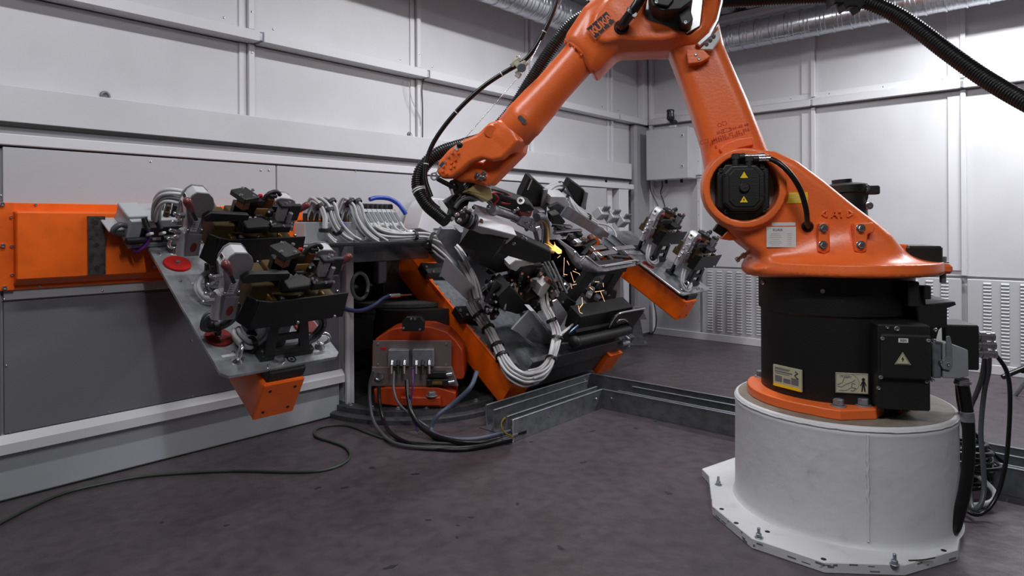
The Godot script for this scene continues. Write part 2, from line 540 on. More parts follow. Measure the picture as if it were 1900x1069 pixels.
	M.green = mat(Color(0.22, 0.26, 0.22), 0.45)
	M.yellow = mat(Color(0.93, 0.77, 0.05), 0.45)
	M.label = mat(Color(0.84, 0.84, 0.83), 0.5)
	M.sticker = mat(Color(0.70, 0.69, 0.58), 0.5)
	M.ink = mat(grey(0.06), 0.6)
	M.plastic = mat(Color(0.66, 0.67, 0.68), 0.4)
	M.plastic_dark = mat(Color(0.40, 0.41, 0.43), 0.42)
	M.plum = mat(Color(0.42, 0.20, 0.20), 0.26)
	M.brass = mat(Color(0.66, 0.52, 0.30), 0.35, 0.8)
	M.bronze = mat(Color(0.34, 0.285, 0.17), 0.38, 0.5)
	M.rust = mat(Color(0.36, 0.20, 0.12), 0.6, 0.3)
	M.red = mat(Color(0.72, 0.08, 0.05), 0.38)
	M.redbrown = mat(Color(0.45, 0.09, 0.08), 0.4)
	M.blue = mat(Color(0.06, 0.22, 0.62), 0.32)
	M.purple = mat(Color(0.32, 0.14, 0.45), 0.4)
	M.gun = mat(Color(0.80, 0.80, 0.82), 0.34)
	M.tan = mat(Color(0.62, 0.57, 0.38), 0.45)
	M.sheet = mat(Color(0.45, 0.44, 0.445), 0.3, 0.85)
	wearing(M.sheet, 0.7, 1.0, 0.02, 41, 3.0, 0.5)
	M.smoked = mat(Color(0.13, 0.13, 0.14, 0.42), 0.1)
	M.smoked.transparency = BaseMaterial3D.TRANSPARENCY_ALPHA
	M.grate = mat(Color(0.74, 0.745, 0.76), 0.45)
	M.redbrown_cast = mat(Color(0.70, 0.16, 0.04), 0.45)
	M.slate = mat(Color(0.13, 0.14, 0.17), 0.35)
	M.dark_wall = mat(Color(0.30, 0.30, 0.31), 0.6)
	M.raw_dark = mat(Color(0.36, 0.365, 0.375), 0.48, 0.5)
	wearing(M.raw_dark, 0.75, 1.0, 0.03, 43, 2.0)
	M.alu_dark = mat(Color(0.52, 0.51, 0.525), 0.38, 0.4)
	M.guard = mat(grey(0.05), 0.42)
	M.blue_dark = mat(Color(0.10, 0.14, 0.26), 0.35)
	M.copper = mat(Color(0.75, 0.48, 0.38), 0.3, 0.9)
	M.brass_dark = mat(Color(0.30, 0.26, 0.18), 0.35, 0.7)
	M.steel_blue = mat(Color(0.40, 0.50, 0.58), 0.3, 0.7)
	M.raw_black = mat(grey(0.16, 0.165), 0.45, 0.3)
	M.panel_lit = mat(Color(0.72, 0.72, 0.735), 0.32)  # upper sheets: sheet paint lightened for the stronger light high on the wall
	M.panel_shaded = mat(Color(0.45, 0.45, 0.475), 0.36)  # lower sheets: same paint, darkened for the light falling off downwards
	M.red_wire = mat(Color(0.62, 0.12, 0.10), 0.35)
	M.cream = mat(Color(0.72, 0.70, 0.62), 0.45)
	M.tripod = mat(grey(0.05), 0.3)
	M.beacon = mat(Color(0.10, 0.12, 0.16), 0.12)
	M.plastic_grey = mat(Color(0.52, 0.53, 0.545), 0.42)
	M.plastic_dark2 = mat(Color(0.38, 0.39, 0.40), 0.42)
	M.blue_grey = mat(Color(0.30, 0.33, 0.40), 0.4)
	M.olive = mat(Color(0.50, 0.42, 0.14), 0.4)
	M.galv_dark = mat(Color(0.50, 0.515, 0.53), 0.32, 0.6)
	wearing(M.galv_dark, 0.8, 1.0, 0.02, 45, 1.5)
	M.signal_shaded = mat(Color(0.68, 0.225, 0.055), 0.42)  # signal orange darkened in colour for the deep shade under the fixture
	M.steel_warm = mat(Color(0.52, 0.47, 0.46), 0.38, 0.5)
	M.duct = mat(Color(0.80, 0.81, 0.83), 0.27, 0.92)
	M.duct.albedo_texture = noise(0.03, 51, [[0.0, grey(0.82)], [0.5, grey(0.95)], [1.0, grey(1)]])
	M.duct.normal_enabled = true; M.duct.normal_texture = noise(0.02, 52, [], true, 3.0, 256, 3); M.duct.normal_scale = 0.1
	tri_tex(M.duct, 2.0)

# ---------------------------------------------------------------- camera and light
func setup():
	cam = Camera3D.new()
	cam.name = "camera"
	add_child(cam)
	cam.transform = Transform3D(Basis.from_euler(Vector3(0, deg_to_rad(41.6), deg_to_rad(-0.36))), Vector3(0, 0.95, 0))
	cam.near = 0.05; cam.far = 40.0
	cam.projection = Camera3D.PROJECTION_FRUSTUM
	cam.size = 0.05 * 1069.0 / 1208.0
	cam.frustum_offset = Vector2(0, -0.05 * 116.0 / 1208.0)
	cam.current = true
	var we := WorldEnvironment.new()
	we.name = "environment"
	var e := Environment.new()
	e.background_mode = Environment.BG_COLOR; e.background_color = Color(0.02, 0.02, 0.022)
	e.tonemap_mode = Environment.TONE_MAPPER_LINEAR; e.tonemap_exposure = 1.0
	e.sdfgi_enabled = true; e.ssao_enabled = true; e.ssil_enabled = true
	we.environment = e
	add_child(we)
	# ceiling luminaires, the last an added front fill: x, z, length along z, energy
	for l in [[-1.75, -2.7, 1.2, 3.2, "z", "over the positioner"], [-1.75, -0.5, 1.2, 1.9, "z", "over the left wall's orange cover"], [0.0, -4.36, 1.4, 5.8, "x", "hung beside the right-hand duct"], [0.35, -0.5, 1.4, 4.5, "x", "added out of view as front fill for the robot"]]:
		luminaire(l[0], l[1], l[2], l[3], l[4], l[5])
func luminaire(x: float, z: float, length: float, energy: float, dir: String, where: String):
	var y := 2.58 if z > -4.0 else 2.45
	var o := thing("ceiling_luminaire", "white trough luminaire with a bare tube under the ceiling, " + where, "lamp", Transform3D(Basis.IDENTITY if dir == "x" else Basis(Vector3.UP, PI / 2), Vector3(x, y, z)), "trough luminaires under the ceiling")
	var m := MB.new()
	m.prism(Transform3D(Basis(Vector3.UP, PI / 2), Vector3(-length / 2, 0, 0)), PackedVector2Array([Vector2(-.09, -.05), Vector2(-.04, 0), Vector2(.04, 0), Vector2(.09, -.05), Vector2(.085, -.052), Vector2(.038, -.006), Vector2(-.038, -.006), Vector2(-.085, -.052)]), length, 0.0)
	part(o, "housing", m, M.trim)
	var t := MB.new()
	t.cyl(Vector3(-length / 2 + .03, -.05, 0), Vector3(length / 2 - .03, -.05, 0), .019, .019, 16)
	var em := mat(Color(1, 1, 1), 0.5)
	em.emission_enabled = true; em.emission = Color(0.985, 0.99, 1.0); em.emission_energy_multiplier = 4.0
	part(o, "tube", t, em)
	var a := AreaLight3D.new()
	a.name = "lamp_light"
	a.area_size = Vector2(length, 0.1)
	a.light_color = Color(0.985, 0.99, 1.0); a.light_energy = energy; a.shadow_enabled = true
	a.set("area_range", 12.0); a.set("area_attenuation", 2.0)
	o.add_child(a)
	a.transform = Transform3D(Basis(Vector3.RIGHT, -PI / 2), Vector3(0, -.075, 0))

# ---------------------------------------------------------------- the room
const XL := -2.93
const ZB := -5.06
const CEIL := 2.62
func wall_screw(o: Node3D, p: Vector3, d: Vector3, r := 0.006):
	var m := mb(o)
	m.lathe(Transform3D(MB.basis_y(d), p), [Vector2(r, 0), Vector2(r * .8, r * .5), Vector2(r * .3, r * .7), Vector2(0, r * .7)], 10)
	part(o, "screw", m, M.bright)
func room():
	var fl := struct("floor")
	var m := mb(fl)
	m.box(at(-0.2, -0.06, -1.4), Vector3(6.1, 0.12, 7.9), 0.0)
	part(fl, "screed", m, M.floor)
	var rnd := RandomNumberGenerator.new(); rnd.seed = 5
	m = mb(fl)
	for p in [[1040, 1016], [848, 997], [725, 1052], [850, 975], [875, 960], [1082, 858], [1240, 915], [1180, 795], [590, 906], [640, 905], [420, 975], [300, 970], [795, 965], [960, 935], [1215, 782], [1100, 800], [770, 880], [985, 820], [690, 868]]:
		var c := on_floor(p[0], p[1], 0.0004)
		var q := PackedVector2Array()
		var rr := rnd.randf_range(.004, .014)
		for i in 9: q.append(Vector2.from_angle(TAU * i / 9) * rr * rnd.randf_range(.5, 1.2) * Vector2(1.5, .8))
		m.prism(Transform3D(Basis(Vector3.UP, rnd.randf() * 3) * Basis(Vector3.RIGHT, -PI / 2), c - Vector3(0, .0006, 0)), q, 0.0012, 0.0)
	var scuffs := part(fl, "scuff", m, mat(Color(.15, .14, .145), .6))
	scuffs.set_meta("kind", "stuff")
	# left wall: a white upper part in panels, a deep header, the grey screwed sheets of the dividing wall, a sill and a plinth
	var w := struct("wall_left")
	m = mb(w)
	m.box(at(XL - 0.07, 1.74, -1.4), Vector3(0.1, 1.76, 7.9), 0.0)
	m.box(at(XL - 0.07, .43, .34), Vector3(0.1, .90, 4.45), 0.0)
	m.box(at(XL - 0.07, .43, -4.88), Vector3(0.1, .90, .98), 0.0)
	part(w, "backing", m, M.white)
	# dark chamber of the other station, seen under the dividing wall
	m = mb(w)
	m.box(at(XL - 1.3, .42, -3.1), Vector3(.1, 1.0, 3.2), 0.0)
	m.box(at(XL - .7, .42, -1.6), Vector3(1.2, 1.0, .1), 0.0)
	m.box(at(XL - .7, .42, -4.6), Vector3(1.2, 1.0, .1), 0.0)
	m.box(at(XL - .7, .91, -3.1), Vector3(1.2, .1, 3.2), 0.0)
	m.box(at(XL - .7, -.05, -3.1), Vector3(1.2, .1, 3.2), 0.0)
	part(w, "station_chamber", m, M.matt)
	for z in [[1.2, -1.45], [-1.475, -2.455], [-2.49, -3.48], [-3.515, -4.50], [-4.535, -5.05]]:
		for y in [[1.24, 1.80], [1.86, 2.60]]:
			m = mb(w)
			m.box(at(XL - 0.01, (y[0] + y[1]) / 2, (z[0] + z[1]) / 2), Vector3(0.02, y[1] - y[0], z[0] - z[1] - .006), 0.002)
			part(w, "panel", m, M.white)
	for z in [-1.462, -2.472, -3.497, -4.517]:
		for y in [[1.46, 1.80], [1.87, 2.60]]:
			m = mb(w)
			m.box(at(XL + 0.011, (y[0] + y[1]) / 2, z), Vector3(0.026, y[1] - y[0], 0.028), 0.002)
			m.box(at(XL + 0.003, (y[0] + y[1]) / 2, z + .035), Vector3(0.008, y[1] - y[0], 0.035), 0.002)
			part(w, "post", m, M.trim)
		wall_screw(w, Vector3(XL + 0.024, 1.76, z), Vector3.RIGHT, .005)
		wall_screw(w, Vector3(XL + 0.024, 1.95, z), Vector3.RIGHT, .005)
		wall_screw(w, Vector3(XL, 1.90, z + .12), Vector3.RIGHT)
		wall_screw(w, Vector3(XL, 1.90, z - .12), Vector3.RIGHT)
	var zz := [1.2, -1.475, -2.485, -3.51, -4.53, -4.98]
	for i in 5:
		m = mb(w)
		m.prism(Transform3D(Basis.IDENTITY, Vector3(XL, 1.805, zz[i + 1] + .004)), PackedVector2Array([Vector2(0, 0), Vector2(.085, 0), Vector2(.085, .045), Vector2(.02, .062), Vector2(0, .062)]), zz[i] - zz[i + 1] - .02, 0.002)
		part(w, "rail", m, M.trim)
		if i < 4:
			m = mb(w)
			m.box(Transform3D(Basis.IDENTITY, Vector3(XL + .042, 1.827, zz[i + 1] - .004)), Vector3(.072, .038, .02), .002)
			part(w, "rail_joint", m, M.zinc)
	# header over the dividing wall
	m = mb(w)
	m.box(at(XL + .045, 1.39, -1.75), Vector3(.09, .13, 5.9), .003)
	part(w, "header", m, M.white)
	m = mb(w)
	m.box(at(XL + .058, 1.317, -1.75), Vector3(.07, .014, 5.9), .002)
	part(w, "header_lip", m, M.matt)
	m = mb(w)
	m.box(at(XL + .03, 1.285, -1.75), Vector3(.06, .09, 5.9), .002)
	m.box(at(XL + .055, 1.262, -1.75), Vector3(.11, .04, 5.9), .003)
	part(w, "head_frame", m, M.trim)
	for p in [[195, 178], [760, 251]]:
		var c := on_x(p[0], p[1], XL)
		m = mb(w)
		m.lathe(Transform3D(Basis(Vector3.BACK, -PI / 2), c), [Vector2(.02, 0), Vector2(.018, .006), Vector2(.011, .008), Vector2(.009, .003), Vector2(0, .002)], 16)
		part(w, "cable_bushing", m, M.plastic_dark)
	# grey sheets
	var x0 := XL + .03
	m = mb(w)
	m.box(at(x0 + .03, .715, -1.0 - .02 + .66), Vector3(.06, 1.03, 3.05), .0)
	part(w, "divider_core", m, M.panel)
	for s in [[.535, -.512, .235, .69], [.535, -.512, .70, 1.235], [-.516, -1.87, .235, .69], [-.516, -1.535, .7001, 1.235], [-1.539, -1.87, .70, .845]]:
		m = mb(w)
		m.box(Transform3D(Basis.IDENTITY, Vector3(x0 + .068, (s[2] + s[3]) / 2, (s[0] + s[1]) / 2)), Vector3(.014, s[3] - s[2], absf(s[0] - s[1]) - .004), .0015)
		part(w, "sheet", m, M.panel_lit if s[2] > .69 else (M.panel_shaded if s[2] == .235 and s[3] < 1.0 else M.panel))
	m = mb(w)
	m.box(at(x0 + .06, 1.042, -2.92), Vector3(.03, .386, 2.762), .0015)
	part(w, "sheet", m, M.panel_lit)
	for p in [[2, 363], [279, 300], [660, 318], [190, 540], [8, 556], [12, 679], [202, 765], [356, 735], [18, 803], [355, 632]]:
		wall_screw(w, on_x(p[0], p[1], x0 + .075), Vector3.RIGHT, .0045)
	for p in [[707, 314], [714, 315], [1000, 330], [720, 315], [484, 316], [499, 316]]: wall_screw(w, on_x(p[0], p[1], x0 + .076), Vector3.RIGHT, .005)
	m = mb(w)
	m.prism(Transform3D(Basis.IDENTITY, Vector3(x0, .17, -1.885)), PackedVector2Array([Vector2(0, 0), Vector2(.1, 0), Vector2(.1, .035), Vector2(.075, .062), Vector2(0, .062)]), 3.1, .002)
	part(w, "sill", m, M.trim)
	m = mb(w)
	m.box(at(XL + .05, .09, -.32), Vector3(.1, .17, 3.1), .002)
	part(w, "plinth", m, M.plinth)
	m = mb(w)
	m.box(at(XL + .051, .004, -.32), Vector3(.104, .008, 3.1), .002)
	part(w, "plinth_gap", m, M.matt)
	m = mb(w)
	m.box(at(XL + .07, .47, -1.925), Vector3(.1, .9, .045), .003)
	m.box(at(XL + .13, .27, -1.90), Vector3(.02, .5, .02), .002)
	part(w, "jamb", m, M.trim)
	# far jamb of the opening and the column in the corner
	m = mb(w)
	m.box(at(XL + .057, .62, -4.55), Vector3(.1, 1.236, .14), .003)
	m.box(at(XL + .05, 1.0, -4.36), Vector3(.02, .62, .03), .002)
	m.box(at(XL + .03, .62, -4.40), Vector3(.06, 1.24, .1), .003)
	part(w, "jamb", m, M.trim)
	m = mb(w)
	m.box(at(XL + .016, 1.02, -4.16), Vector3(.05, .46, .36), .003)
	part(w, "access_door", m, M.panel)
	m = mb(w)
	m.box(at(XL + .035, .9, -4.92), Vector3(.07, 1.8, .24), .02)
	part(w, "corner_column", m, M.panel)
	m = mb(w)
	m.box(at(XL + .03, 2.22, -5.0), Vector3(.06, .8, .1), .004)
	part(w, "corner_post", m, M.trim)
	# back wall
	w = struct("wall_back")
	m = mb(w)
	m.box(at(-.2, 1.31, ZB - .07), Vector3(6.1, 2.62, .1), 0.0)
	part(w, "backing", m, M.white)
	var xs := [-2.86, -1.515, -.605, .30, 1.2, 2.1, 2.8]
	for i in 6:
		for y in [[.605, 1.80], [1.87, 2.60]]:
			m = mb(w)
			m.box(at((xs[i] + xs[i + 1]) / 2, (y[0] + y[1]) / 2, ZB - .01), Vector3(xs[i + 1] - xs[i] - .006, y[1] - y[0], .02), .002)
			part(w, "panel", m, M.white)
		m = mb(w)
		m.prism(Transform3D(Basis(Vector3.UP, PI / 2), Vector3(xs[i] + .006, 1.81, ZB)) , PackedVector2Array([Vector2(0, 0), Vector2(-.06, 0), Vector2(-.06, .045), Vector2(-.006, .062), Vector2(0, .062)]), xs[i + 1] - xs[i] - .016, .002)
		part(w, "rail", m, M.trim)
		m = mb(w)
		m.box(at((xs[i] + xs[i + 1]) / 2, 1.885, ZB + .004), Vector3(xs[i + 1] - xs[i], .05, .008), .002)
		part(w, "rail_flange", m, M.trim)
		for k in 3: wall_screw(w, Vector3(lerpf(xs[i], xs[i + 1], .12 + .38 * k), 1.89, ZB + .008), Vector3.BACK, .005)
		if i > 0:
			for y in [[.61, 1.80], [1.88, 2.60]]:
				m = mb(w)
				m.box(at(xs[i], (y[0] + y[1]) / 2, ZB + .012), Vector3(.028, y[1] - y[0], .026), .002)
				m.box(at(xs[i] - .05, (y[0] + y[1]) / 2, ZB + .004), Vector3(.07, y[1] - y[0] - .06, .012), .002)
				part(w, "post", m, M.trim)
			m = mb(w)
			m.box(at(xs[i] - .004, 1.832, ZB + .03), Vector3(.022, .042, .055), .002)
			part(w, "rail_joint", m, M.zinc)
	# louvred lower sheets
	var lou := MB.new()
	var lp := PackedVector2Array()
	for i in 7: lp.append(Vector2(.009 * sin(PI * i / 6.0) * (1.0 if i < 4 else .8), .010 - .020 * i / 6.0))
	lou.prism(Transform3D(Basis(Vector3.UP, -PI / 2), Vector3(.021, 0, 0)), lp, .042, .004, 2)
	var lm := lou.mesh()
	for s in [[-2.39, -1.53, [-2.32, -2.24, -2.157, -2.078, -2.0, -1.92]], [-1.50, -.62, [-.965, -.88, -.795, -.71]], [-.59, .28, [-.485, -.395, -.30]]]:
		m = mb(w)
		m.box(at((s[0] + s[1]) / 2, .325, ZB + .006), Vector3(s[1] - s[0], .53, .02), .004)
		var sh := part(w, "vent_panel", m, M.grate)
		for cx in s[2]:
			for r in 23:
				var o := MeshInstance3D.new()
				o.name = "louver"; o.mesh = lm; o.material_override = M.grate
				o.position = Vector3(cx, .562 - r * .0215, ZB + .016)
				sh.add_child(o, true)
	m = mb(w)
	m.box(at(-2.62, .325, ZB + .002), Vector3(.42, .53, .012), .003)
	part(w, "panel", m, M.grate)
	m = mb(w)
	m.box(at(-2.41, 1.2, ZB + .012), Vector3(.03, 1.2, .03), .002)
	part(w, "post", m, M.trim)
	for k in 14: wall_screw(w, Vector3(-2.41, .15 + k * .11, ZB + .028), Vector3.BACK, .004)
	m = mb(w)
	m.box(at(-.2, .03, ZB + .014), Vector3(5.4, .06, .028), .003)
	part(w, "kick_strip", m, M.trim)
	m = mb(w)
	m.box(at(-2.845, 1.31, ZB + .02), Vector3(.03, 2.6, .05), .003)
	part(w, "corner_post", m, M.trim)
	for s in [["wall_right", at(2.85, 1.31, -1.4), Vector3(.1, 2.62, 7.9)], ["wall_front", at(-.2, 1.31, 2.5), Vector3(6.1, 2.62, .1)]]:
		w = struct(s[0])
		m = mb(w)
		m.box(s[1], s[2], 0.0)
		part(w, "panel", m, M.dark_wall)
	w = struct("ceiling")
	m = mb(w)
	var tp := PackedVector2Array([Vector2(-3.2, .12), Vector2(-3.2, 0)])
	var xx := -3.1
	while xx < 2.8:
		tp.append_array([Vector2(xx, 0), Vector2(xx + .03, .035), Vector2(xx + .09, .035), Vector2(xx + .12, 0)])
		xx += .2
	tp.append_array([Vector2(2.9, 0), Vector2(2.9, .12)])
	m.prism(at(0, CEIL, -5.2), tp, 7.8, 0.0)
	part(w, "trapezoid_deck", m, M.ceiling)
	m = mb(w)
	m.box(at(-.2, CEIL - .03, ZB + .03), Vector3(5.4, .05, .06), .004)
	m.box(at(XL + .03, CEIL - .03, -1.4), Vector3(.06, .05, 7.6), .004)
	part(w, "cornice", m, M.trim)

# ---------------------------------------------------------------- distance fields for the castings
class PolyF:
	# signed distance to a polygon, kept on a grid
	var lo: Vector2
	var c: float
	var nx: int
	var ny: int
	var d := PackedFloat32Array()
	func _init(p: PackedVector2Array, cell := 0.008, pad := 0.12):
		var a := p[0]; var b := p[0]
		for q in p:
			a = Vector2(min(a.x, q.x), min(a.y, q.y)); b = Vector2(max(b.x, q.x), max(b.y, q.y))
		lo = a - Vector2(pad, pad); c = cell
		nx = int((b.x + pad - lo.x) / c) + 2; ny = int((b.y + pad - lo.y) / c) + 2
		d.resize(nx * ny)
		for i in nx:
			for j in ny:
				var q := lo + Vector2(i, j) * c
				var best := 1e9; var inside := false
				var m := p.size(); var k := m - 1
				for e in m:
					var u := p[e]; var w := p[k]
					var t := clampf((q - u).dot(w - u) / max((w - u).length_squared(), 1e-12), 0, 1)
					best = min(best, q.distance_squared_to(u + (w - u) * t))
					if (u.y > q.y) != (w.y > q.y) and q.x < (w.x - u.x) * (q.y - u.y) / (w.y - u.y) + u.x: inside = not inside
					k = e
				d[i * ny + j] = -sqrt(best) if inside else sqrt(best)
	func at(x: float, y: float) -> float:
		var fx := (x - lo.x) / c; var fy := (y - lo.y) / c
		var ex := 0.0
		var cx := clampf(fx, 0, nx - 1.001); var cy := clampf(fy, 0, ny - 1.001)
		if cx != fx or cy != fy: ex = Vector2(fx - cx, fy - cy).length() * c
		var i := int(cx); var j := int(cy)
		var u := cx - i; var w := cy - j
		var k := i * ny + j
		return lerpf(lerpf(d[k], d[k + 1], w), lerpf(d[k + ny], d[k + ny + 1], w), u) + ex
	func slab(x: float, y: float, z: float, z0: float, z1: float, r: float) -> float:
		# the polygon extruded over z0..z1 with edges rounded by r
		var a := at(x, y) + r
		var b := absf(z - (z0 + z1) * 0.5) - (z1 - z0) * 0.5 + r
		return min(max(a, b), 0.0) + Vector2(max(a, 0.0), max(b, 0.0)).length() - r
static func smin(a: float, b: float, k: float) -> float:
	var h := maxf(k - absf(a - b), 0.0) / k
	return minf(a, b) - h * h * k * 0.25
static func smax(a: float, b: float, k: float) -> float:
	return -smin(-a, -b, k)
static func capsule(p: Vector3, a: Vector3, b: Vector3, ra: float, rb: float) -> float:
	var t := clampf((p - a).dot(b - a) / (b - a).length_squared(), 0, 1)
	return p.distance_to(a + (b - a) * t) - lerpf(ra, rb, t)
static func cylf(p: Vector3, a: Vector3, b: Vector3, r: float, rd := 0.004) -> float:
	var ax := (b - a); var L := ax.length(); ax /= L
	var y := (p - a).dot(ax)
	var q := Vector2((p - a - ax * y).length() - r + rd, absf(y - L / 2) - L / 2 + rd)
	return min(max(q.x, q.y), 0.0) + Vector2(max(q.x, 0.0), max(q.y, 0.0)).length() - rd

var RB: Transform3D
const MOUNT := 0.372
func robot_frame():
	var yaw := deg_to_rad(41.6)
	var right := Vector3(cos(yaw), 0, -sin(yaw)); var fwd := Vector3(-sin(yaw), 0, -cos(yaw))
	var psi := deg_to_rad(13.0)
	var x := right * cos(psi) - fwd * sin(psi)
	var o := right * 1.083 + fwd * 2.16
	RB = Transform3D(Basis(x, Vector3.UP, x.cross(Vector3.UP)), Vector3(o.x, MOUNT, o.z))

func warning_triangle(o: Node3D, T: Transform3D, s: float, bolt: bool, c: Material):
	var m := mb(o)
	m.prism(T, PackedVector2Array([Vector2(-s / 2, -s * .42), Vector2(s / 2, -s * .42), Vector2(0, s * .44)]), .0012, .0004)
	var p := part(o, "warning_triangle", m, c)
	if bolt:
		m = mb(o)
		m.prism(T * at(0, 0, .0011), PackedVector2Array([Vector2(.02, .24) * s, Vector2(-.12, -.06) * s, Vector2(-.02, -.04) * s, Vector2(-.06, -.28) * s, Vector2(.12, .02) * s, Vector2(.02, 0) * s]), .0008, 0.0)
		part(p, "flash_sign", m, M.ink).transform = xf_of(p).affine_inverse() * xf_of(o)

func robot():
	var r := thing("industrial_robot", "large orange and black six-axis robot arm standing on the white pedestal", "robot", RB)
	var z0 := 0.0
	var m: MB
	var s: MeshInstance3D
	# ---- foot, column
	var foot := Transform3D(Basis(Vector3.RIGHT, -PI / 2), Vector3.ZERO)
	m = mb(r, RB)
	var fp := PackedVector2Array()
	for k in 15:
		var aa := deg_to_rad(158 + 6.2 * k)
		fp.append(Vector2(-.012, .02) + Vector2.from_angle(aa) * lerpf(.272, .285, k / 14.0))
	for q in [[1532, 764], [1560, 768], [1626, 766], [1643, 756], [1644, 748], [1672, 757], [1674, 750], [1640, 735]]:
		var w := RB.affine_inverse() * on_floor(q[0], q[1], MOUNT + .021)
		fp.append(Vector2(w.x, -w.z))
	fp.append_array([Vector2(.2, -.1), Vector2(.27, .05), Vector2(.2, .22), Vector2(0, .29), Vector2(-.15, .25)])
	m.prism(foot, fp, .031, .005, 2)
	var ft := part(r, "foot_flange", m, M.orange)
	for q in [[1556, 752], [1602, 751], [1412, 697]]:
		m = mb(r)
		m.hexnut(Transform3D(RB.basis, on_floor(q[0], q[1] + 3, MOUNT + .029)), .0155, .024)
		part(r, "hex_bolt", m, M.zinc)
	m = mb(r, RB)
	m.lathe(at(-.012, 0, -.02), [Vector2(0, 0), Vector2(.228, 0), Vector2(.228, .29), Vector2(.235, .297), Vector2(.235, .425), Vector2(0, .425)], 72)
	part(r, "base_column", m, M.black)
	for q in [[1527, 540], [1417, 524]]:
		var zq := .2
		var p := Vector3.ZERO
		for it in 8:
			p = on(RB, q[0], q[1], zq)
			zq = -.02 + sqrt(max(.0004, .235 * .235 - pow(p.x + .012, 2)))
		m = mb(r, RB)
		m.screw(Vector3(p.x, p.y, zq), Vector3(p.x + .012, 0, zq + .02), .008)
		part(r, "screw", m, M.bright)
	# sign plates on the column
	for d in [[1440, 680, 1484, 722, .92], [1550, 691, 1610, 731, 1.25]]:
		var zz := .2
		var c3 := Vector3.ZERO
		for it in 8:
			c3 = on(RB, (d[0] + d[2]) * .5, (d[1] + d[3]) * .5, zz)
			zz = -.02 + sqrt(max(.002, .2282 * .2282 - pow(c3.x + .012, 2)))
		var nrm := Vector3(c3.x + .012, 0, zz + .02).normalized()
		var a := on(RB, d[0], d[1], zz); var b := on(RB, d[2], d[3], zz)
		c3 += nrm * .002; zz = c3.z
		var T := RB * Transform3D(MB.basis_yz(Vector3.UP, nrm), Vector3(c3.x, c3.y, zz))
		var wd: float = absf(b.x - a.x) / max(nrm.z, .5); var hg: float = absf(a.y - b.y)
		m = mb(r)
		var cv := PackedVector2Array()
		m.box(T, Vector3(wd, hg, .006), .0004)
		s = part(r, "sign_plate", m, M.sticker, "small beige sign plate")
		if d[0] < 1500:
			m = mb(r)
			m.box(T * at(0, -hg * .43, .003), Vector3(wd * .98, hg * .13, .001), 0)
			part(r, "yellow_stripe", m, M.yellow)
			for k in 7:
				m = mb(r)
				var ww: float = wd * [.55, .5, .62, .5, .25, .25, .25][k]
				m.box(T * at([-.16, -.18, -.12, -.16, -.3, 0.0, .28][k] * wd, hg * [.38, .32, .22, .13, -.12, -.15, -.1][k], .0032), Vector3(ww, hg * [.035, .035, .06, .03, .28, .2, .3][k], .0005), 0)
				part(r, "print_line", m, M.plastic_dark)
			m = mb(r)
			m.tube([T * Vector3(wd * .3, hg * .38, .0035), T * Vector3(wd * .38, hg * .3, .0035), T * Vector3(wd * .28, hg * .2, .0035), T * Vector3(wd * .34, hg * .1, .0035), T * Vector3(wd * .4, hg * .06, .0035)], .0016, 6)
			part(r, "print_robot", m, M.ink)
		else:
			# a pictogram of a working range: frame, arc, arm sketch, and a standing figure
			m = mb(r)
			for e in [[0, .47, .97, .02], [0, -.47, .97, .02]]: m.box(T * at(e[0] * wd, e[1] * hg, .0033), Vector3(e[2] * wd, e[3] * hg, .0006), 0)
			for e in [[-.485, 0], [.485, 0]]: m.box(T * at(e[0] * wd, 0, .0033), Vector3(.012 * wd, .95 * hg, .0006), 0)
			var arc := []
			for k in 9: arc.append(T * Vector3(wd * (-.12 + .34 * cos(-1.2 + .3 * k)), hg * (.02 + .46 * sin(-1.2 + .3 * k)), .0034))
			m.tube(arc, .0006, 5)
			for e in [[[-.45, -.08], [-.3, .02], [-.24, .28], [-.1, .3]], [[-.45, -.15], [-.33, -.2], [-.2, -.05], [.02, .1], [.1, .2]], [[-.4, -.36], [-.2, -.36], [-.02, -.2], [.12, -.22], [.02, -.36], [-.05, -.36]], [[-.02, -.2], [0, .02], [.1, -.02]]]:
				var pl := []
				for q in e: pl.append(T * Vector3(q[0] * wd, q[1] * hg, .0034))
				m.tube(pl, .0011, 5)
			part(r, "print_diagram", m, M.plastic_dark)
			lettering(r, "print_text", T * at(-.2 * wd, .35 * hg, .0034), "(KUKA)", hg * .16, M.plastic_dark, .0005)
			m = mb(r)
			var c := Vector2(.35 * wd, 0)
			m.cyl(T * Vector3(c.x, .22 * hg, .003), T * Vector3(c.x, .22 * hg, .004), .075 * hg, -1, 14)
			m.prism(T * at(c.x, 0, .003), PackedVector2Array([Vector2(-.05, .14) * hg, Vector2(-.15, -.08) * hg, Vector2(-.11, -.1) * hg, Vector2(-.05, .03) * hg, Vector2(-.1, -.38) * hg, Vector2(-.04, -.38) * hg, Vector2(0, -.1) * hg, Vector2(.04, -.38) * hg, Vector2(.1, -.38) * hg, Vector2(.05, .03) * hg, Vector2(.11, -.1) * hg, Vector2(.15, -.08) * hg, Vector2(.05, .14) * hg]), .001, 0)
			part(r, "print_figure", m, M.ink)
	# ---- carousel
	var out := on2(RB, [[1402, 500], [1425, 490], [1408, 474], [1386, 458], [1360, 435], [1336, 408], [1318, 385], [1308, 358], [1306, 332], [1314, 305], [1335, 287], [1362, 278], [1400, 277], [1440, 281], [1480, 299], [1530, 336], [1580, 377], [1625, 411], [1652, 436], [1661, 456], [1666, 478], [1676, 500]], .14)
	var pf := PolyF.new(out, .008, .1)
	var A2 := on(RB, 1381, 349, .2)
	var A2v := Vector3(A2.x, A2.y, 0)
	var fy := .435
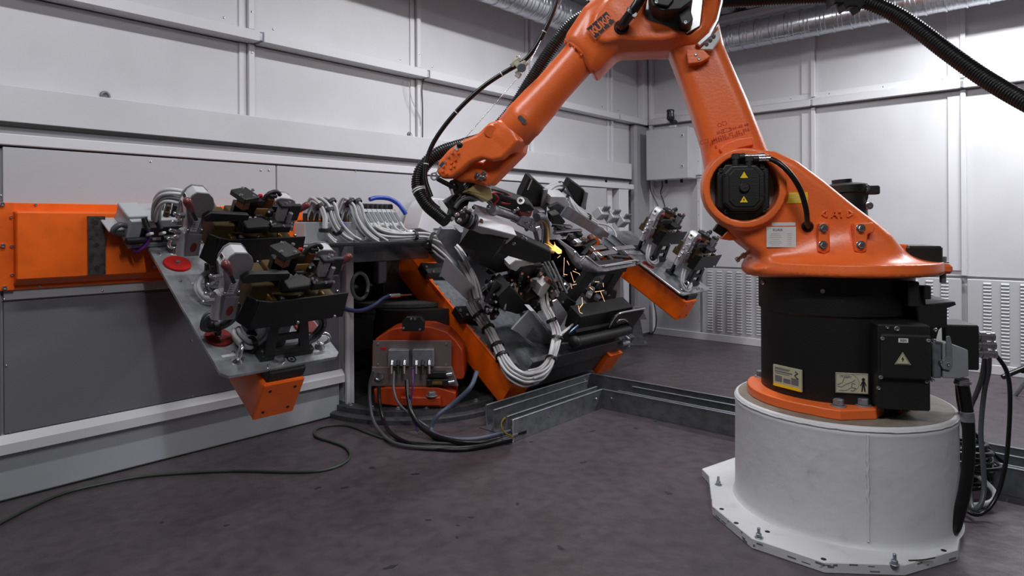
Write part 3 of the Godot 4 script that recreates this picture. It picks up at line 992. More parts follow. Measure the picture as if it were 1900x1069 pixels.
	var f1 := func(p: Vector3) -> float:
		var zb := lerpf(-.16, -.12, clampf((p.y - .45) / .2, 0, 1))
		var d := pf.slab(p.x, p.y, p.z, zb, .165, .03)
		# skirt that widens down to the round flange
		var rr := Vector2(p.x, p.z).length()
		var h := p.y - fy
		var cone := maxf(rr - (.272 - clampf(h, 0, .2) * 1.5), -h)
		cone = maxf(cone, h - .12) * .62
		d = smin(d, cone, .075)
		var q := Vector2(rr - .288, absf(p.y - fy - .006) - .012)
		var fl := minf(maxf(q.x, q.y), 0.0) + Vector2(maxf(q.x, 0), maxf(q.y, 0)).length() - .005
		d = smin(d, fl, .03)
		# bearing ring round the second axis
		var e := Vector2(p.x - A2v.x, p.y - A2v.y).length()
		var w := Vector2(absf(e - .1115) - .009, absf(p.z - .14) - .058)
		var ring := minf(maxf(w.x, w.y), 0.0) + Vector2(maxf(w.x, 0), maxf(w.y, 0)).length() - .006
		d = smin(d, ring, .016)
		d = smax(d, -maxf(e - .101, -(p.z - .075)), .008)
		return d
	m = mb(r, RB)
	m.sdf(Vector3(-.50, .40, -.31), Vector3(.32, .88, .31), .0095, f1)
	part(r, "carousel", m, M.orange)
	var surf := func(px: float, py: float) -> Vector3:
		# where the sight line meets the casting
		var o := RB.affine_inverse() * cam.transform.origin; var dd := (RB.basis.inverse() * ray(px, py)).normalized()
		var t := 1.2
		for it in 60:
			var e: float = f1.call(o + dd * t)
			if e < .0003: break
			t += e * .8
		return o + dd * t
	# lug and bolt at the back of the flange
	m = mb(r, RB)
	m.box(at(.272, fy + .0, .06), Vector3(.06, .03, .07), .008)
	part(r, "flange_lug", m, M.orange)
	m = mb(r, RB)
	m.hexnut(at(.285, fy + .018, .06), .012, .02)
	m.cyl(Vector3(.285, fy - .045, .06), Vector3(.285, fy - .01, .06), .009)
	part(r, "lug_bolt", m, M.zinc)
	# ---- second-axis motor in the ring
	m = mb(r, RB)
	m.cyl(A2v + Vector3(0, 0, .06), A2v + Vector3(0, 0, .112), .103, -1, 40)
	part(r, "gear_face", m, M.alu)
	var mt := thing_part(r, "axis_motor", RB * Transform3D(Basis.IDENTITY, on(RB, 1381, 349, .232)))
	m = mb(mt, xf_of(mt))
	m.prism(at(0, 0, -.14), rounded([Vector2(-.052, .078), Vector2(.052, .078), Vector2(.062, .068), Vector2(.078, .06), Vector2(.078, -.06), Vector2(.062, -.072), Vector2(.05, -.078), Vector2(-.05, -.078), Vector2(-.064, -.07), Vector2(-.078, -.056), Vector2(-.078, .05), Vector2(-.06, .066)], .006, 3), .11, .006, 2)
	part(mt, "motor_body", m, M.black)
	m = mb(mt, xf_of(mt))
	m.prism(at(0, 0, -.05), rounded([Vector2(-.036, .072), Vector2(.036, .072), Vector2(.062, .045), Vector2(.062, -.042), Vector2(.036, -.07), Vector2(-.036, -.07), Vector2(-.062, -.045), Vector2(-.062, .045)], .007, 3), .05, .007, 3)
	m.prism(at(0, 0, -.002), rounded([Vector2(-.028, .06), Vector2(.028, .06), Vector2(.045, .04), Vector2(.045, -.04), Vector2(.028, -.058), Vector2(-.028, -.058), Vector2(-.045, -.04), Vector2(-.045, .04)], .005, 3), .006, .003, 2)
	part(mt, "motor_cover", m, M.black)
	m = mb(mt, xf_of(mt))
	m.cyl(Vector3(0, .002, 0), Vector3(0, .002, .014), .017, .0155, 28, .003)
	m.tube([Vector3(-.007, -.004, .0145), Vector3(-.001, .003, .0145)], .0012, 6)
	m.tube([Vector3(-.001, .003, .0145), Vector3(.001, -.001, .0145)], .0012, 6)
	m.tube([Vector3(.001, -.001, .0145), Vector3(.007, .006, .0145)], .0012, 6)
	part(mt, "brake_cap", m, M.matt)
	for q in [[-.066, .058], [.056, .066], [-.05, -.072], [.062, -.068], [-.058, .042], [.055, -.022]]:
		m = mb(mt, xf_of(mt))
		m.screw(Vector3(q[0], q[1], -.03 if absf(q[1]) > .05 else -.004), Vector3.BACK, .0075 if absf(q[1]) > .05 else .005, .006)
		part(mt, "screw", m, M.matt)
	var mw := xf_of(mt)
	warning_triangle(mt, mw * at(-.001, .040, .005), .023, false, M.yellow)
	warning_triangle(mt, mw * at(-.002, -.035, .005), .023, true, M.yellow)
	for q in [[-.022, .092, .0], [.016, .082, .02]]:
		m = mb(mt, xf_of(mt))
		m.cyl(Vector3(q[0], .06, -.03 + q[2]), Vector3(q[0], q[1] + .012, -.03 + q[2]), .011, -1, 14)
		m.box(at(q[0], q[1] + .008, -.03 + q[2]), Vector3(.024, .02, .022), .003)
		m.cyl(Vector3(q[0] + .01, q[1] + .008, -.03 + q[2]), Vector3(q[0] + .028, q[1] + .008, -.03 + q[2]), .0105, -1, 14)
		part(mt, "elbow_plug", m, M.matt)
		m = mb(mt, xf_of(mt))
		var ln := .058 if q[2] == 0.0 else .034
		m.lathe(Transform3D(Basis(Vector3.BACK, -PI / 2), Vector3(q[0] + .028, q[1] + .008, -.03 + q[2])), [Vector2(0, 0), Vector2(.0095, 0), Vector2(.0095, .008), Vector2(.008, .009), Vector2(.008, ln * .6), Vector2(.0095, ln * .62), Vector2(.0095, ln), Vector2(0, ln)], 16)
		part(mt, "plug_sleeve", m, M.bright)
	# cable from the motor into the casting
	m = mb(r, RB)
	var cpts := []
	for q in [[1430, 295, .225], [1446, 303, .24], [1466, 322, .245], [1484, 350, .24], [1495, 385, .225], [1498, 412, .2], [1499, 424, .16]]: cpts.append(on(RB, q[0], q[1], q[2]))
	m.tube(cpts, .0082, 10)
	part(r, "motor_cable", m, M.hose)
	var gp := on(RB, 1498, 420, .162)
	m = mb(r, RB)
	m.lathe(Transform3D(Basis(Vector3.RIGHT, PI / 2), gp), [Vector2(0, .004), Vector2(.010, .004), Vector2(.013, .008), Vector2(.017, .007), Vector2(.019, 0)], 20)
	part(r, "grommet", m, M.rubber)
	# labels and relief on the carousel
	for q in [[1432, 413, 1476, 419, M.label], [1422, 421, 1477, 459, M.label], [1458, 357, 1499, 377, M.yellow]]:
		var zq: float = max(surf.call(q[0] + 3, q[3] - 3).z, surf.call(q[2] - 3, q[3] - 3).z) + .0006
		var a := on(RB, q[0], q[1], zq); var b := on(RB, q[2], q[3], zq)
		m = mb(r, RB)
		m.box(at((a.x + b.x) / 2, (a.y + b.y) / 2, zq), Vector3(absf(b.x - a.x), absf(a.y - b.y), .0012), .0002)
		part(r, "type_label", m, q[4])
		if q[1] == 421:
			lettering(r, "print_text", RB * at(lerpf(a.x, b.x, .38), lerpf(a.y, b.y, .15), zq + .0008), "KUKA", .011, M.plastic_dark, .0005)
			for k in 7:
				m = mb(r, RB)
				m.box(at(lerpf(a.x, b.x, .3), lerpf(a.y, b.y, .34 + .09 * k), zq + .0008), Vector3(.026 + .006 * (k % 3), .0014, .0004), 0)
				m.box(at(lerpf(a.x, b.x, .78), lerpf(a.y, b.y, .34 + .09 * k), zq + .0008), Vector3(.014 - .003 * (k % 2), .0014, .0004), 0)
				part(r, "print_line", m, M.plastic)
		elif q[1] == 357:
			for k in 5:
				m = mb(r, RB)
				m.box(at(lerpf(a.x, b.x, [.3, .6, .35, .55, .4][k]), lerpf(a.y, b.y, .15 + .17 * k), zq + .0008), Vector3(.02, .0014, .0004), 0)
				part(r, "print_line", m, M.label)
	var tp: Vector3 = surf.call(1553, 397) + Vector3(0, 0, .002)
	lettering(r, "axis_letters", RB * Transform3D(Basis.IDENTITY, tp), "A1", .030, M.orange, .009)
	for sg in [-1, 1]:
		m = mb(r, RB)
		var w := [Vector3(sg * .044, 0, .0), Vector3(sg * .030, .011, 0), Vector3(sg * .030, -.011, 0)]
		for k in 3: m.cyl(tp + w[k] + Vector3(0, 0, -.001), tp + w[(k + 1) % 3] + Vector3(0, 0, .001), .0032, -1, 8)
		part(r, "axis_arrow", m, M.orange)
	for b in [[[[1518, 415], [1528, 411], [1537, 415], [1539, 465], [1528, 471], [1516, 466]], [[1528, 424], [1527, 455]]], [[[1583, 414], [1618, 413], [1622, 424], [1618, 432], [1608, 434], [1606, 466], [1596, 470], [1583, 466]], [[1597, 424], [1597, 455]]]]:
		m = mb(r, RB)
		var zf: float = surf.call(b[1][1][0], b[1][1][1]).z + .006
		m.prism(at(0, 0, zf - .04), rounded(Array(on2(RB, b[0], zf)), .006, 3), .054, .005, 2)
		part(r, "boss", m, M.orange)
		for q in b[1]:
			m = mb(r, RB)
			m.hexnut(Transform3D(Basis(Vector3.RIGHT, PI / 2), on(RB, q[0], q[1], zf + .013)), .0095, .014)
			part(r, "hex_bolt", m, M.bright)
	# rear parts: black box, motor behind, stop and nipple at the front
	m = mb(r, RB)
	var b0 := on(RB, 1700, 478, .05)
	m.box(Transform3D(Basis.IDENTITY, b0), Vector3(.098, .078, .15), .006)
	part(r, "junction_box", m, M.matt)
	m = mb(r, RB)
	m.prism(at(0, 0, -.05), on2(RB, [[1658, 452], [1672, 453], [1676, 490], [1690, 503], [1655, 500]], .05), .16, .004)
	part(r, "box_bracket", m, M.orange)
	m = mb(r, RB)
	var mz := -.12
	var mc := on(RB, 1568, 365, mz)
	m.lathe(Transform3D(Basis(Vector3.BACK, deg_to_rad(4)), mc - Vector3(0, .09, 0)), [Vector2(0, 0), Vector2(.072, 0), Vector2(.072, .10), Vector2(.078, .104), Vector2(.078, .128), Vector2(.06, .134), Vector2(.032, .137), Vector2(.032, .15), Vector2(0, .15)], 28)
	m.box(Transform3D(Basis.IDENTITY, mc + Vector3(.075, .02, .02)), Vector3(.05, .03, .04), .004)
	part(r, "turning_motor", m, M.matt)
	for q in [[1606, 349, .012], [1611, 382, .013]]:
		m = mb(r, RB)
		var pc := on(RB, q[0], q[1], mz + .03)
		m.cyl(pc - Vector3(.045, .006, 0), pc, .0085)
		m.lathe(Transform3D(Basis(Vector3.RIGHT, PI / 2), pc - Vector3(0, 0, .012)), [Vector2(0, 0), Vector2(q[2], 0), Vector2(q[2], .024), Vector2(q[2] * .6, .026), Vector2(0, .024)], 16)
		part(r, "elbow_plug", m, M.bright)
	m = mb(r, RB)
	m.tube([on(RB, 1606, 352, mz + .03), on(RB, 1607, 366, mz + .03), on(RB, 1598, 385, mz + .03), on(RB, 1590, 392, mz)], .007, 8)
	part(r, "motor_cable", m, M.hose)
	m = mb(r, RB)
	m.box(Transform3D(Basis(Vector3.BACK, -.6), on(RB, 1337, 428, .06)), Vector3(.045, .028, .05), .003)
	part(r, "rubber_stop", m, M.rubber)
	m = mb(r, RB)
	m.prism(at(0, 0, .02), on2(RB, [[1348, 428], [1334, 443], [1352, 446], [1375, 444]], .05), .07, .003)
	part(r, "stop_lug", m, M.orange)
	m = mb(r, RB)
	var n0 := on(RB, 1398, 462, .02); var n1 := on(RB, 1371, 480, .02)
	m.cyl(n0, n1, .006); m.cyl(n0.lerp(n1, .55), n0.lerp(n1, .8), .009, -1, 6)
	m.cyl(n1, n1 + (n1 - n0).normalized() * .012, .009)
	part(r, "grease_nipple", m, M.bright)
	# ---- link arm
	var zl := .055
	var la := on2(RB, [[1222, 40], [1238, 96], [1262, 160], [1282, 214], [1300, 270], [1306, 300], [1312, 340], [1335, 400], [1380, 420], [1430, 395], [1440, 340], [1424, 288], [1405, 240], [1386, 192], [1362, 138], [1342, 92], [1330, 40], [1290, 10], [1245, 10]], -.03)
	var pl := PolyF.new(la, .008, .08)
	var arc_f := func(p: Vector3) -> float:
		var d := pl.slab(p.x, p.y, p.z, -.13, zl, .048)
		return d
	m = mb(r, RB)
	m.sdf(Vector3(-.63, .50, -.16), Vector3(-.18, 1.36, .09), .0095, arc_f)
	var arm := part(r, "link_arm", m, M.orange)
	m = mb(r, RB)
	m.prism(at(0, 0, zl - .02), rounded(Array(on2(RB, [[1333, 277], [1346, 266], [1368, 258], [1395, 254], [1398, 270], [1370, 276], [1345, 292]], zl)), .006, 3), .035, .009, 3)
	part(r, "cast_rib", m, M.orange)
	m = mb(r, RB)
	m.prism(at(0, 0, zl - .01), rounded(Array(on2(RB, [[1273, 95], [1305, 95], [1318, 108], [1300, 118], [1277, 121]], zl + .02)), .004, 3), .05, .006, 2)
	part(r, "stop_block", m, M.orange)
	for q in [[1291, 101], [1297, 109]]:
		m = mb(r, RB)
		m.screw(on(RB, q[0], q[1], zl + .039), Vector3.BACK, .0055)
		part(r, "screw", m, M.bright)
	var ang := deg_to_rad(14.5)
	for l in [[1327, 268 - 6, "10-07369560-330731", .0125], [1336, 254, "-444260 07 60 350", .0125], [1341, 243, "90/E  7550-40 60", .011], [1310, 277, "C", .011]]:
		lettering(r, "cast_letters", RB * Transform3D(Basis(Vector3.BACK, ang), on(RB, l[0] + 18, l[1] - 4, zl)), l[2], l[3], M.redbrown_cast, .003, "Droid Sans Mono")
	m = mb(r, RB)
	var cc := on(RB, 1335, 232, zl)
	var ring := []
	for k in 13: ring.append(cc + Vector3(cos(TAU * k / 12) * .006, sin(TAU * k / 12) * .006, 0))
	m.tube(ring, .001, 6)
	for bx in [[1344, 229, .012, .012], [1307, 263, .026, .012], [1347, 242, .03, .012]]:
		var c0 := on(RB, bx[0], bx[1], zl)
		var X: Vector3 = Vector3(cos(ang), sin(ang), 0) * bx[2] * .5; var Y: Vector3 = Vector3(-sin(ang), cos(ang), 0) * bx[3] * .5
		for e in [[X + Y, X - Y], [X - Y, -X - Y], [-X - Y, -X + Y], [-X + Y, X + Y]]: m.tube([c0 + e[0], c0 + e[1]], .0009, 5)
	part(r, "cast_marks", m, M.redbrown_cast)
	# ---- elbow casting with the third-axis hub
	var el := on2(RB, [[1102, 142], [1138, 104], [1152, 98], [1200, 97], [1250, 94], [1296, 88], [1322, 66], [1336, 30], [1338, -20], [1322, -70], [1280, -95], [1220, -90], [1160, -50], [1120, -12], [1084, 18], [1052, 78]], .03)
	var pe := PolyF.new(el, .008, .1)
	var Fa := on(RB, 1084, 98, 0.0); var Fb := on(RB, 952, 246, 0.0)
	var fd := (Fb - Fa).normalized()
	var zfr := .115
	var face := PolyF.new(on2(RB, [[1095, 60], [1112, 76], [1126, 79], [1146, 74], [1180, 76], [1230, 75], [1266, 66], [1290, 46], [1318, -20], [1290, -80], [1200, -70], [1140, -15], [1104, 25]], zfr), .008, .1)
	var win := PolyF.new(rounded(Array(on2(RB, [[1196, 24], [1204, 36], [1280, 60], [1300, 40], [1310, -60], [1210, -60]], zfr)), .01, 3), .008, .1)
	var elbow_f := func(p: Vector3) -> float:
		var d := pe.slab(p.x, p.y, p.z, -.12, .085, .05)
		d = smin(d, face.slab(p.x, p.y, p.z, 0.0, zfr, .012), .03)
		d = smin(d, cylf(p, Fa - fd * .16, Fa - fd * .004, .083, .006), .05)
		d = smax(d, -win.slab(p.x, p.y, p.z, .06, .3, .005), .012)
		return d
	m = mb(r, RB)
	m.sdf(Vector3(-1.0, 1.05, -.15), Vector3(-.24, 1.66, .14), .0095, elbow_f)
	part(r, "elbow_casting", m, M.orange)
	# bright rim of the hub and its sight plate
	m = mb(r, RB)
	m.prism(at(0, 0, -.02), on2(RB, [[1297, 92], [1318, 74], [1333, 45], [1341, 10], [1341, -60], [1335, -60], [1334, 10], [1326, 42], [1312, 66], [1290, 86]], .04), .10, .004)
	part(r, "hub_rim", m, M.bright)
	m = mb(r, RB)
	m.prism(at(0, 0, zfr - .04), on2(RB, [[1299, 92], [1335, 52], [1336, 72], [1322, 92]], zfr - .02), .022, .002)
	var sp := part(r, "sight_plate", m, M.label)
	m = mb(r, RB)
	for q in [[1311, 82], [1318, 75], [1324, 68]]:
		var pc := on(RB, q[0], q[1], zfr - .02)
		m.lathe(Transform3D(Basis(Vector3.RIGHT, PI / 2), pc), [Vector2(.007, 0), Vector2(.007, .006), Vector2(.004, .007), Vector2(0, .003)], 12)
	part(r, "sight_glass", m, M.bright)
	# third-axis motor
	m = mb(r, RB)
	m.prism(at(0, 0, .055), rounded(Array(on2(RB, [[1192, 30], [1275, 58], [1300, 44], [1312, -70], [1200, -70]], zfr)), .008, 3), .035, .002)
	part(r, "motor_flange", m, M.bright)
	m = mb(r, RB)
	m.prism(at(0, 0, .08), rounded(Array(on2(RB, [[1203, -2], [1210, 20], [1228, 29], [1262, 26], [1284, 10], [1292, -60], [1205, -60]], .16)), .008, 3), .13, .008, 3)
	m.prism(at(0, 0, .15), rounded(Array(on2(RB, [[1212, -4], [1216, 10], [1240, 14], [1250, 2], [1250, -60], [1212, -60]], .21)), .006, 3), .075, .006, 3)
	m.prism(at(0, 0, .10), rounded(Array(on2(RB, [[1256, 18], [1278, 8], [1286, 36], [1278, 46], [1264, 44]], .17)), .005, 3), .075, .006, 2)
	part(r, "elbow_motor", m, M.matt)
	for q in [[1271, 13, .176], [1272, 42, .176], [1218, 4, .226]]:
		m = mb(r, RB)
		m.screw(on(RB, q[0], q[1], q[2]), Vector3.BACK, .006)
		part(r, "screw", m, M.zinc)
	# name plate
	var np := on(RB, 1115, 47, zfr)
	var nT := RB * Transform3D(Basis(Vector3.BACK, deg_to_rad(39)), np)
	m = mb(r)
	m.box(nT, Vector3(.090, .052, .005), .001)
	part(r, "name_plate", m, M.orange)
	for k in 4:
		m = mb(r)
		m.box(nT * at(-.0325 + .0217 * k, 0, .0015), Vector3(.0195, .047, .004), .0006)
		part(r, "letter_tile", m, M.slate)
		lettering(r, "letter", nT * at(-.0325 + .0217 * k, 0, .0038), "KUKA"[k], .036, M.orange, .0014)
	# hose elbow that dives into the casting
	m = mb(r, RB)
	m.tube([on(RB, 1200, -30, .2), on(RB, 1184, 5, .2), on(RB, 1168, 28, .185), on(RB, 1156, 44, .15), on(RB, 1153, 52, .10)], .0165, 14)
	part(r, "hose_elbow", m, M.hose)
	m = mb(r, RB)
	var hp := on(RB, 1153, 51, zfr - .004)
	m.lathe(Transform3D(Basis(Vector3.RIGHT, PI / 2), hp), [Vector2(.016, .008), Vector2(.021, .010), Vector2(.025, .006), Vector2(.025, 0)], 24)
	part(r, "grommet", m, M.rubber)
	m = mb(r, RB)
	var h0 := on(RB, 1163, 16, .195); var h1 := on(RB, 1172, 20, .195)
	var hdir := (on(RB, 1184, 5, .2) - on(RB, 1168, 28, .185)).normalized()
	m.cyl(on(RB, 1172, 21, .19) - hdir * .006, on(RB, 1172, 21, .19) + hdir * .006, .0185)
	m.cyl(on(RB, 1178, 29, .19) - Vector3(0, 0, .01), on(RB, 1178, 29, .19) + Vector3(0, 0, .012), .009)
	part(r, "hose_clamp", m, M.bright)
	# ---- forearm tube
	var L := Fa.distance_to(Fb)
	var FT := Transform3D(MB.basis_yz(fd, Vector3.BACK), Fa)
	m = mb(r, RB)
	m.lathe(FT, [Vector2(0, -.02), Vector2(.084, -.02), Vector2(.0855, -.016), Vector2(.0855, .012), Vector2(.083, .016), Vector2(.068, .017), Vector2(.0665, .05), Vector2(.066, L * .45), Vector2(.072, L * .62), Vector2(.0735, L - .085), Vector2(.0755, L - .08), Vector2(.0755, L - .05), Vector2(.0735, L - .045), Vector2(.0735, L - .004), Vector2(.070, L), Vector2(0, L)], 48, 50)
	part(r, "forearm_tube", m, M.orange)
	for k in 14:
		var a := TAU * k / 14.0
		m = mb(r, RB * FT)
		m.hexnut(Transform3D(Basis.IDENTITY, Vector3(cos(a) * .0765, .014, sin(a) * .0765)), .0048, .009, false)
		part(r, "flange_bolt", m, M.orange)
	m = mb(r, RB)
	var pp := on(RB, 969, 222, .075)
	m.box(Transform3D(MB.basis_yz(fd, Vector3(.2, .1, 1)), pp), Vector3(.038, .012, .006), .002)
	m.box(Transform3D(MB.basis_yz(fd, Vector3(.2, .1, 1)), pp), Vector3(.03, .018, .005), .002)
	part(r, "index_plate", m, M.bright)
	# ---- wrist: two cheeks, the belt cover, the tilting block and the tool flange
	var ch := PolyF.new(on2(RB, [[926, 224], [910, 228], [887, 250], [858, 261], [834, 279], [816, 300], [812, 320], [822, 332], [840, 331], [856, 320], [874, 304], [896, 295], [915, 300], [934, 296], [968, 262], [950, 240]], .05), .006, .08)
	var bc := PolyF.new(on2(RB, [[936, 250], [962, 250], [977, 266], [974, 284], [914, 345], [898, 340], [884, 318], [906, 298]], -.04), .006, .08)
	var wc := on(RB, 850, 297, 0.0)
	var wr_f := func(p: Vector3) -> float:
		var d := ch.slab(p.x, p.y, p.z, .015, .072, .014)
		d = smin(d, cylf(p, Fb - fd * .02, Fb + fd * .05, .068, .012), .022)
		d = smin(d, bc.slab(p.x, p.y, p.z, -.085, .002, .008), .010)
		return d
	m = mb(r, RB)
	m.sdf(on(RB, 805, 350, 0.0) - Vector3(.02, .02, .11), on(RB, 985, 212, 0.0) + Vector3(.02, .02, .10), .0065, wr_f)
	var wr := part(r, "wrist_casting", m, M.orange)
	var seed_i := 0
	for q in [[848, 277], [840, 284], [833, 291], [838, 302], [845, 297], [843, 308], [826, 301], [823, 309], [822, 318], [837, 312], [829, 322], [851, 284]]:
		m = mb(r, RB)
		m.hexnut(Transform3D(Basis(Vector3.RIGHT, PI / 2), on(RB, q[0], q[1], .072)), .0052, .006, false)
		part(r, "cheek_bolt", m, M.orange)
	m = mb(r, RB)
	m.cyl(on(RB, 911, 244, .068), on(RB, 911, 244, .076), .026, .024, 28, .003)
	part(r, "cap", m, M.orange)
	lettering(r, "axis_letters", RB * Transform3D(Basis(Vector3.BACK, deg_to_rad(-33)), on(RB, 948, 262, .070)), "A4", .020, M.orange, .006)
	for q in [[940, 292], [958, 283]]:
		m = mb(r, RB)
		m.lathe(Transform3D(Basis(Vector3.RIGHT, PI / 2), on(RB, q[0], q[1], .001)), [Vector2(.009, 0), Vector2(.009, .004), Vector2(.005, .004), Vector2(.005, .001), Vector2(0, .001)], 16)
		part(r, "cover_bolt", m, M.orange)
	m = mb(r, RB)
	var bl := PolyF.new(on2(RB, [[832, 318], [850, 300], [880, 292], [900, 300], [912, 330], [905, 346], [870, 338], [846, 340]], -.01), .006, .08)
	var bl_f := func(p: Vector3) -> float: return bl.slab(p.x, p.y, p.z, -.075, .012, .02)
	m.sdf(on(RB, 822, 356, 0.0) - Vector3(.02, .02, .1), on(RB, 922, 284, 0.0) + Vector3(.02, .02, .05), .007, bl_f)
	part(r, "tilt_block", m, M.orange)
	m = mb(r, RB)
	for q in [[893, 330, .014], [886, 324, .014], [898, 322, .014]]: m.hexnut(Transform3D(Basis(Vector3.RIGHT, PI / 2), on(RB, q[0], q[1], q[2])), .007, .014)
	m.tube([on(RB, 884, 332, .02), on(RB, 893, 327, .03), on(RB, 903, 330, .02)], .004, 6)
	part(r, "wrist_fitting", m, M.bright)
	robot_plugs(r)
func thing_part(o: Node3D, called: String, world: Transform3D) -> Node3D:
	var p := Node3D.new()
	p.name = called
	o.add_child(p, true)
	p.transform = xf_of(o).affine_inverse() * world
	return p

func robot_plugs(r: Node3D):
	# connection boxes on the right of the column
	var m := mb(r, RB)
	var zf := .27
	var a := on(RB, 1629, 602, zf); var b := on(RB, 1727, 764, zf)
	m.box(at((a.x + b.x) / 2, (a.y + b.y) / 2 , zf - .13), Vector3(b.x - a.x, a.y - b.y, .26), .004)
	part(r, "connection_box", m, M.matt)
	m = mb(r, RB)
	a = on(RB, 1634, 620, zf + .012); b = on(RB, 1728, 706, zf + .012)
	m.box(at((a.x + b.x) / 2, (a.y + b.y) / 2, zf + .006), Vector3(b.x - a.x, a.y - b.y, .02), .005)
	part(r, "box_lid", m, M.matt)
	var X := [[1637, 628], [1722, 632], [1634, 700], [1719, 708], [1646, 607], [1664, 610], [1630, 720], [1735, 612], [1732, 632], [1730, 705]]
	for i in X.size():
		m = mb(r, RB)
		m.screw(on(RB, X[i][0], X[i][1], zf + (.015 if i < 3 else .0)), Vector3.BACK, .0055 if i != 5 else .008, .005)
		part(r, "screw", m, M.bright if i > 3 else M.zinc)
	m = mb(r, RB)
	var lp := on(RB, 1676, 632, zf + .0165)
	m.box(Transform3D(Basis.IDENTITY, lp), Vector3(.025, .012, .001), 0)
	part(r, "label_strip", m, M.label)
	lettering(r, "label_text", RB * Transform3D(Basis.IDENTITY, lp + Vector3(0, 0, .0008)), "X01", .0105, M.ink, .0004)
	warning_triangle(r, RB * Transform3D(Basis.IDENTITY, on(RB, 1675, 665, zf + .0162)), .047, false, M.ink)
	warning_triangle(r, RB * Transform3D(Basis.IDENTITY, on(RB, 1675, 665.4, zf + .0172)), .042, false, M.sticker)
	warning_triangle(r, RB * Transform3D(Basis.IDENTITY, on(RB, 1675, 665.8, zf + .0182)), .037, false, M.ink)
	warning_triangle(r, RB * Transform3D(Basis.IDENTITY, on(RB, 1675, 666, zf + .0192)), .033, true, M.sticker)
	# roof of the box, shelf bracket above it
	m = mb(r, RB)
	m.prism(at(0, 0, .0), on2(RB, [[1694, 527], [1700, 527], [1702, 560], [1754, 555], [1756, 561], [1740, 567], [1740, 602], [1690, 602], [1684, 566], [1680, 527]], .10), .17, .003)
	part(r, "cable_shelf", m, M.matt)
	m = mb(r, RB)
	a = on(RB, 1690, 545, .18)
	m.box(Transform3D(Basis.IDENTITY, a), Vector3(.03, .075, .05), .003)
	m.box(Transform3D(Basis.IDENTITY, a + Vector3(.04, .005, 0)), Vector3(.02, .04, .03), .003)
	part(r, "cable_clip", m, M.matt)
	m = mb(r, RB)
	a = on(RB, 1749, 598, .12); b = on(RB, 1815, 690, .12)
	m.box(Transform3D(Basis.IDENTITY, Vector3((a.x + b.x) / 2, (a.y + b.y) / 2, .06)), Vector3(b.x - a.x, (a.y - b.y) * .92, .14), .004)
	part(r, "signal_box", m, M.matt)
	for q in [[1808, 624], [1810, 640], [1812, 656]]:
		m = mb(r, RB)
		var c := on(RB, q[0], q[1], .11)
		m.lathe(Transform3D(Basis(Vector3.BACK, -PI / 2), c), [Vector2(0, 0), Vector2(.012, 0), Vector2(.012, .012), Vector2(.015, .013), Vector2(.015, .028), Vector2(.011, .03), Vector2(.011, .042), Vector2(.013, .043), Vector2(.013, .052), Vector2(0, .052)], 14)
		part(r, "signal_socket", m, M.bright)

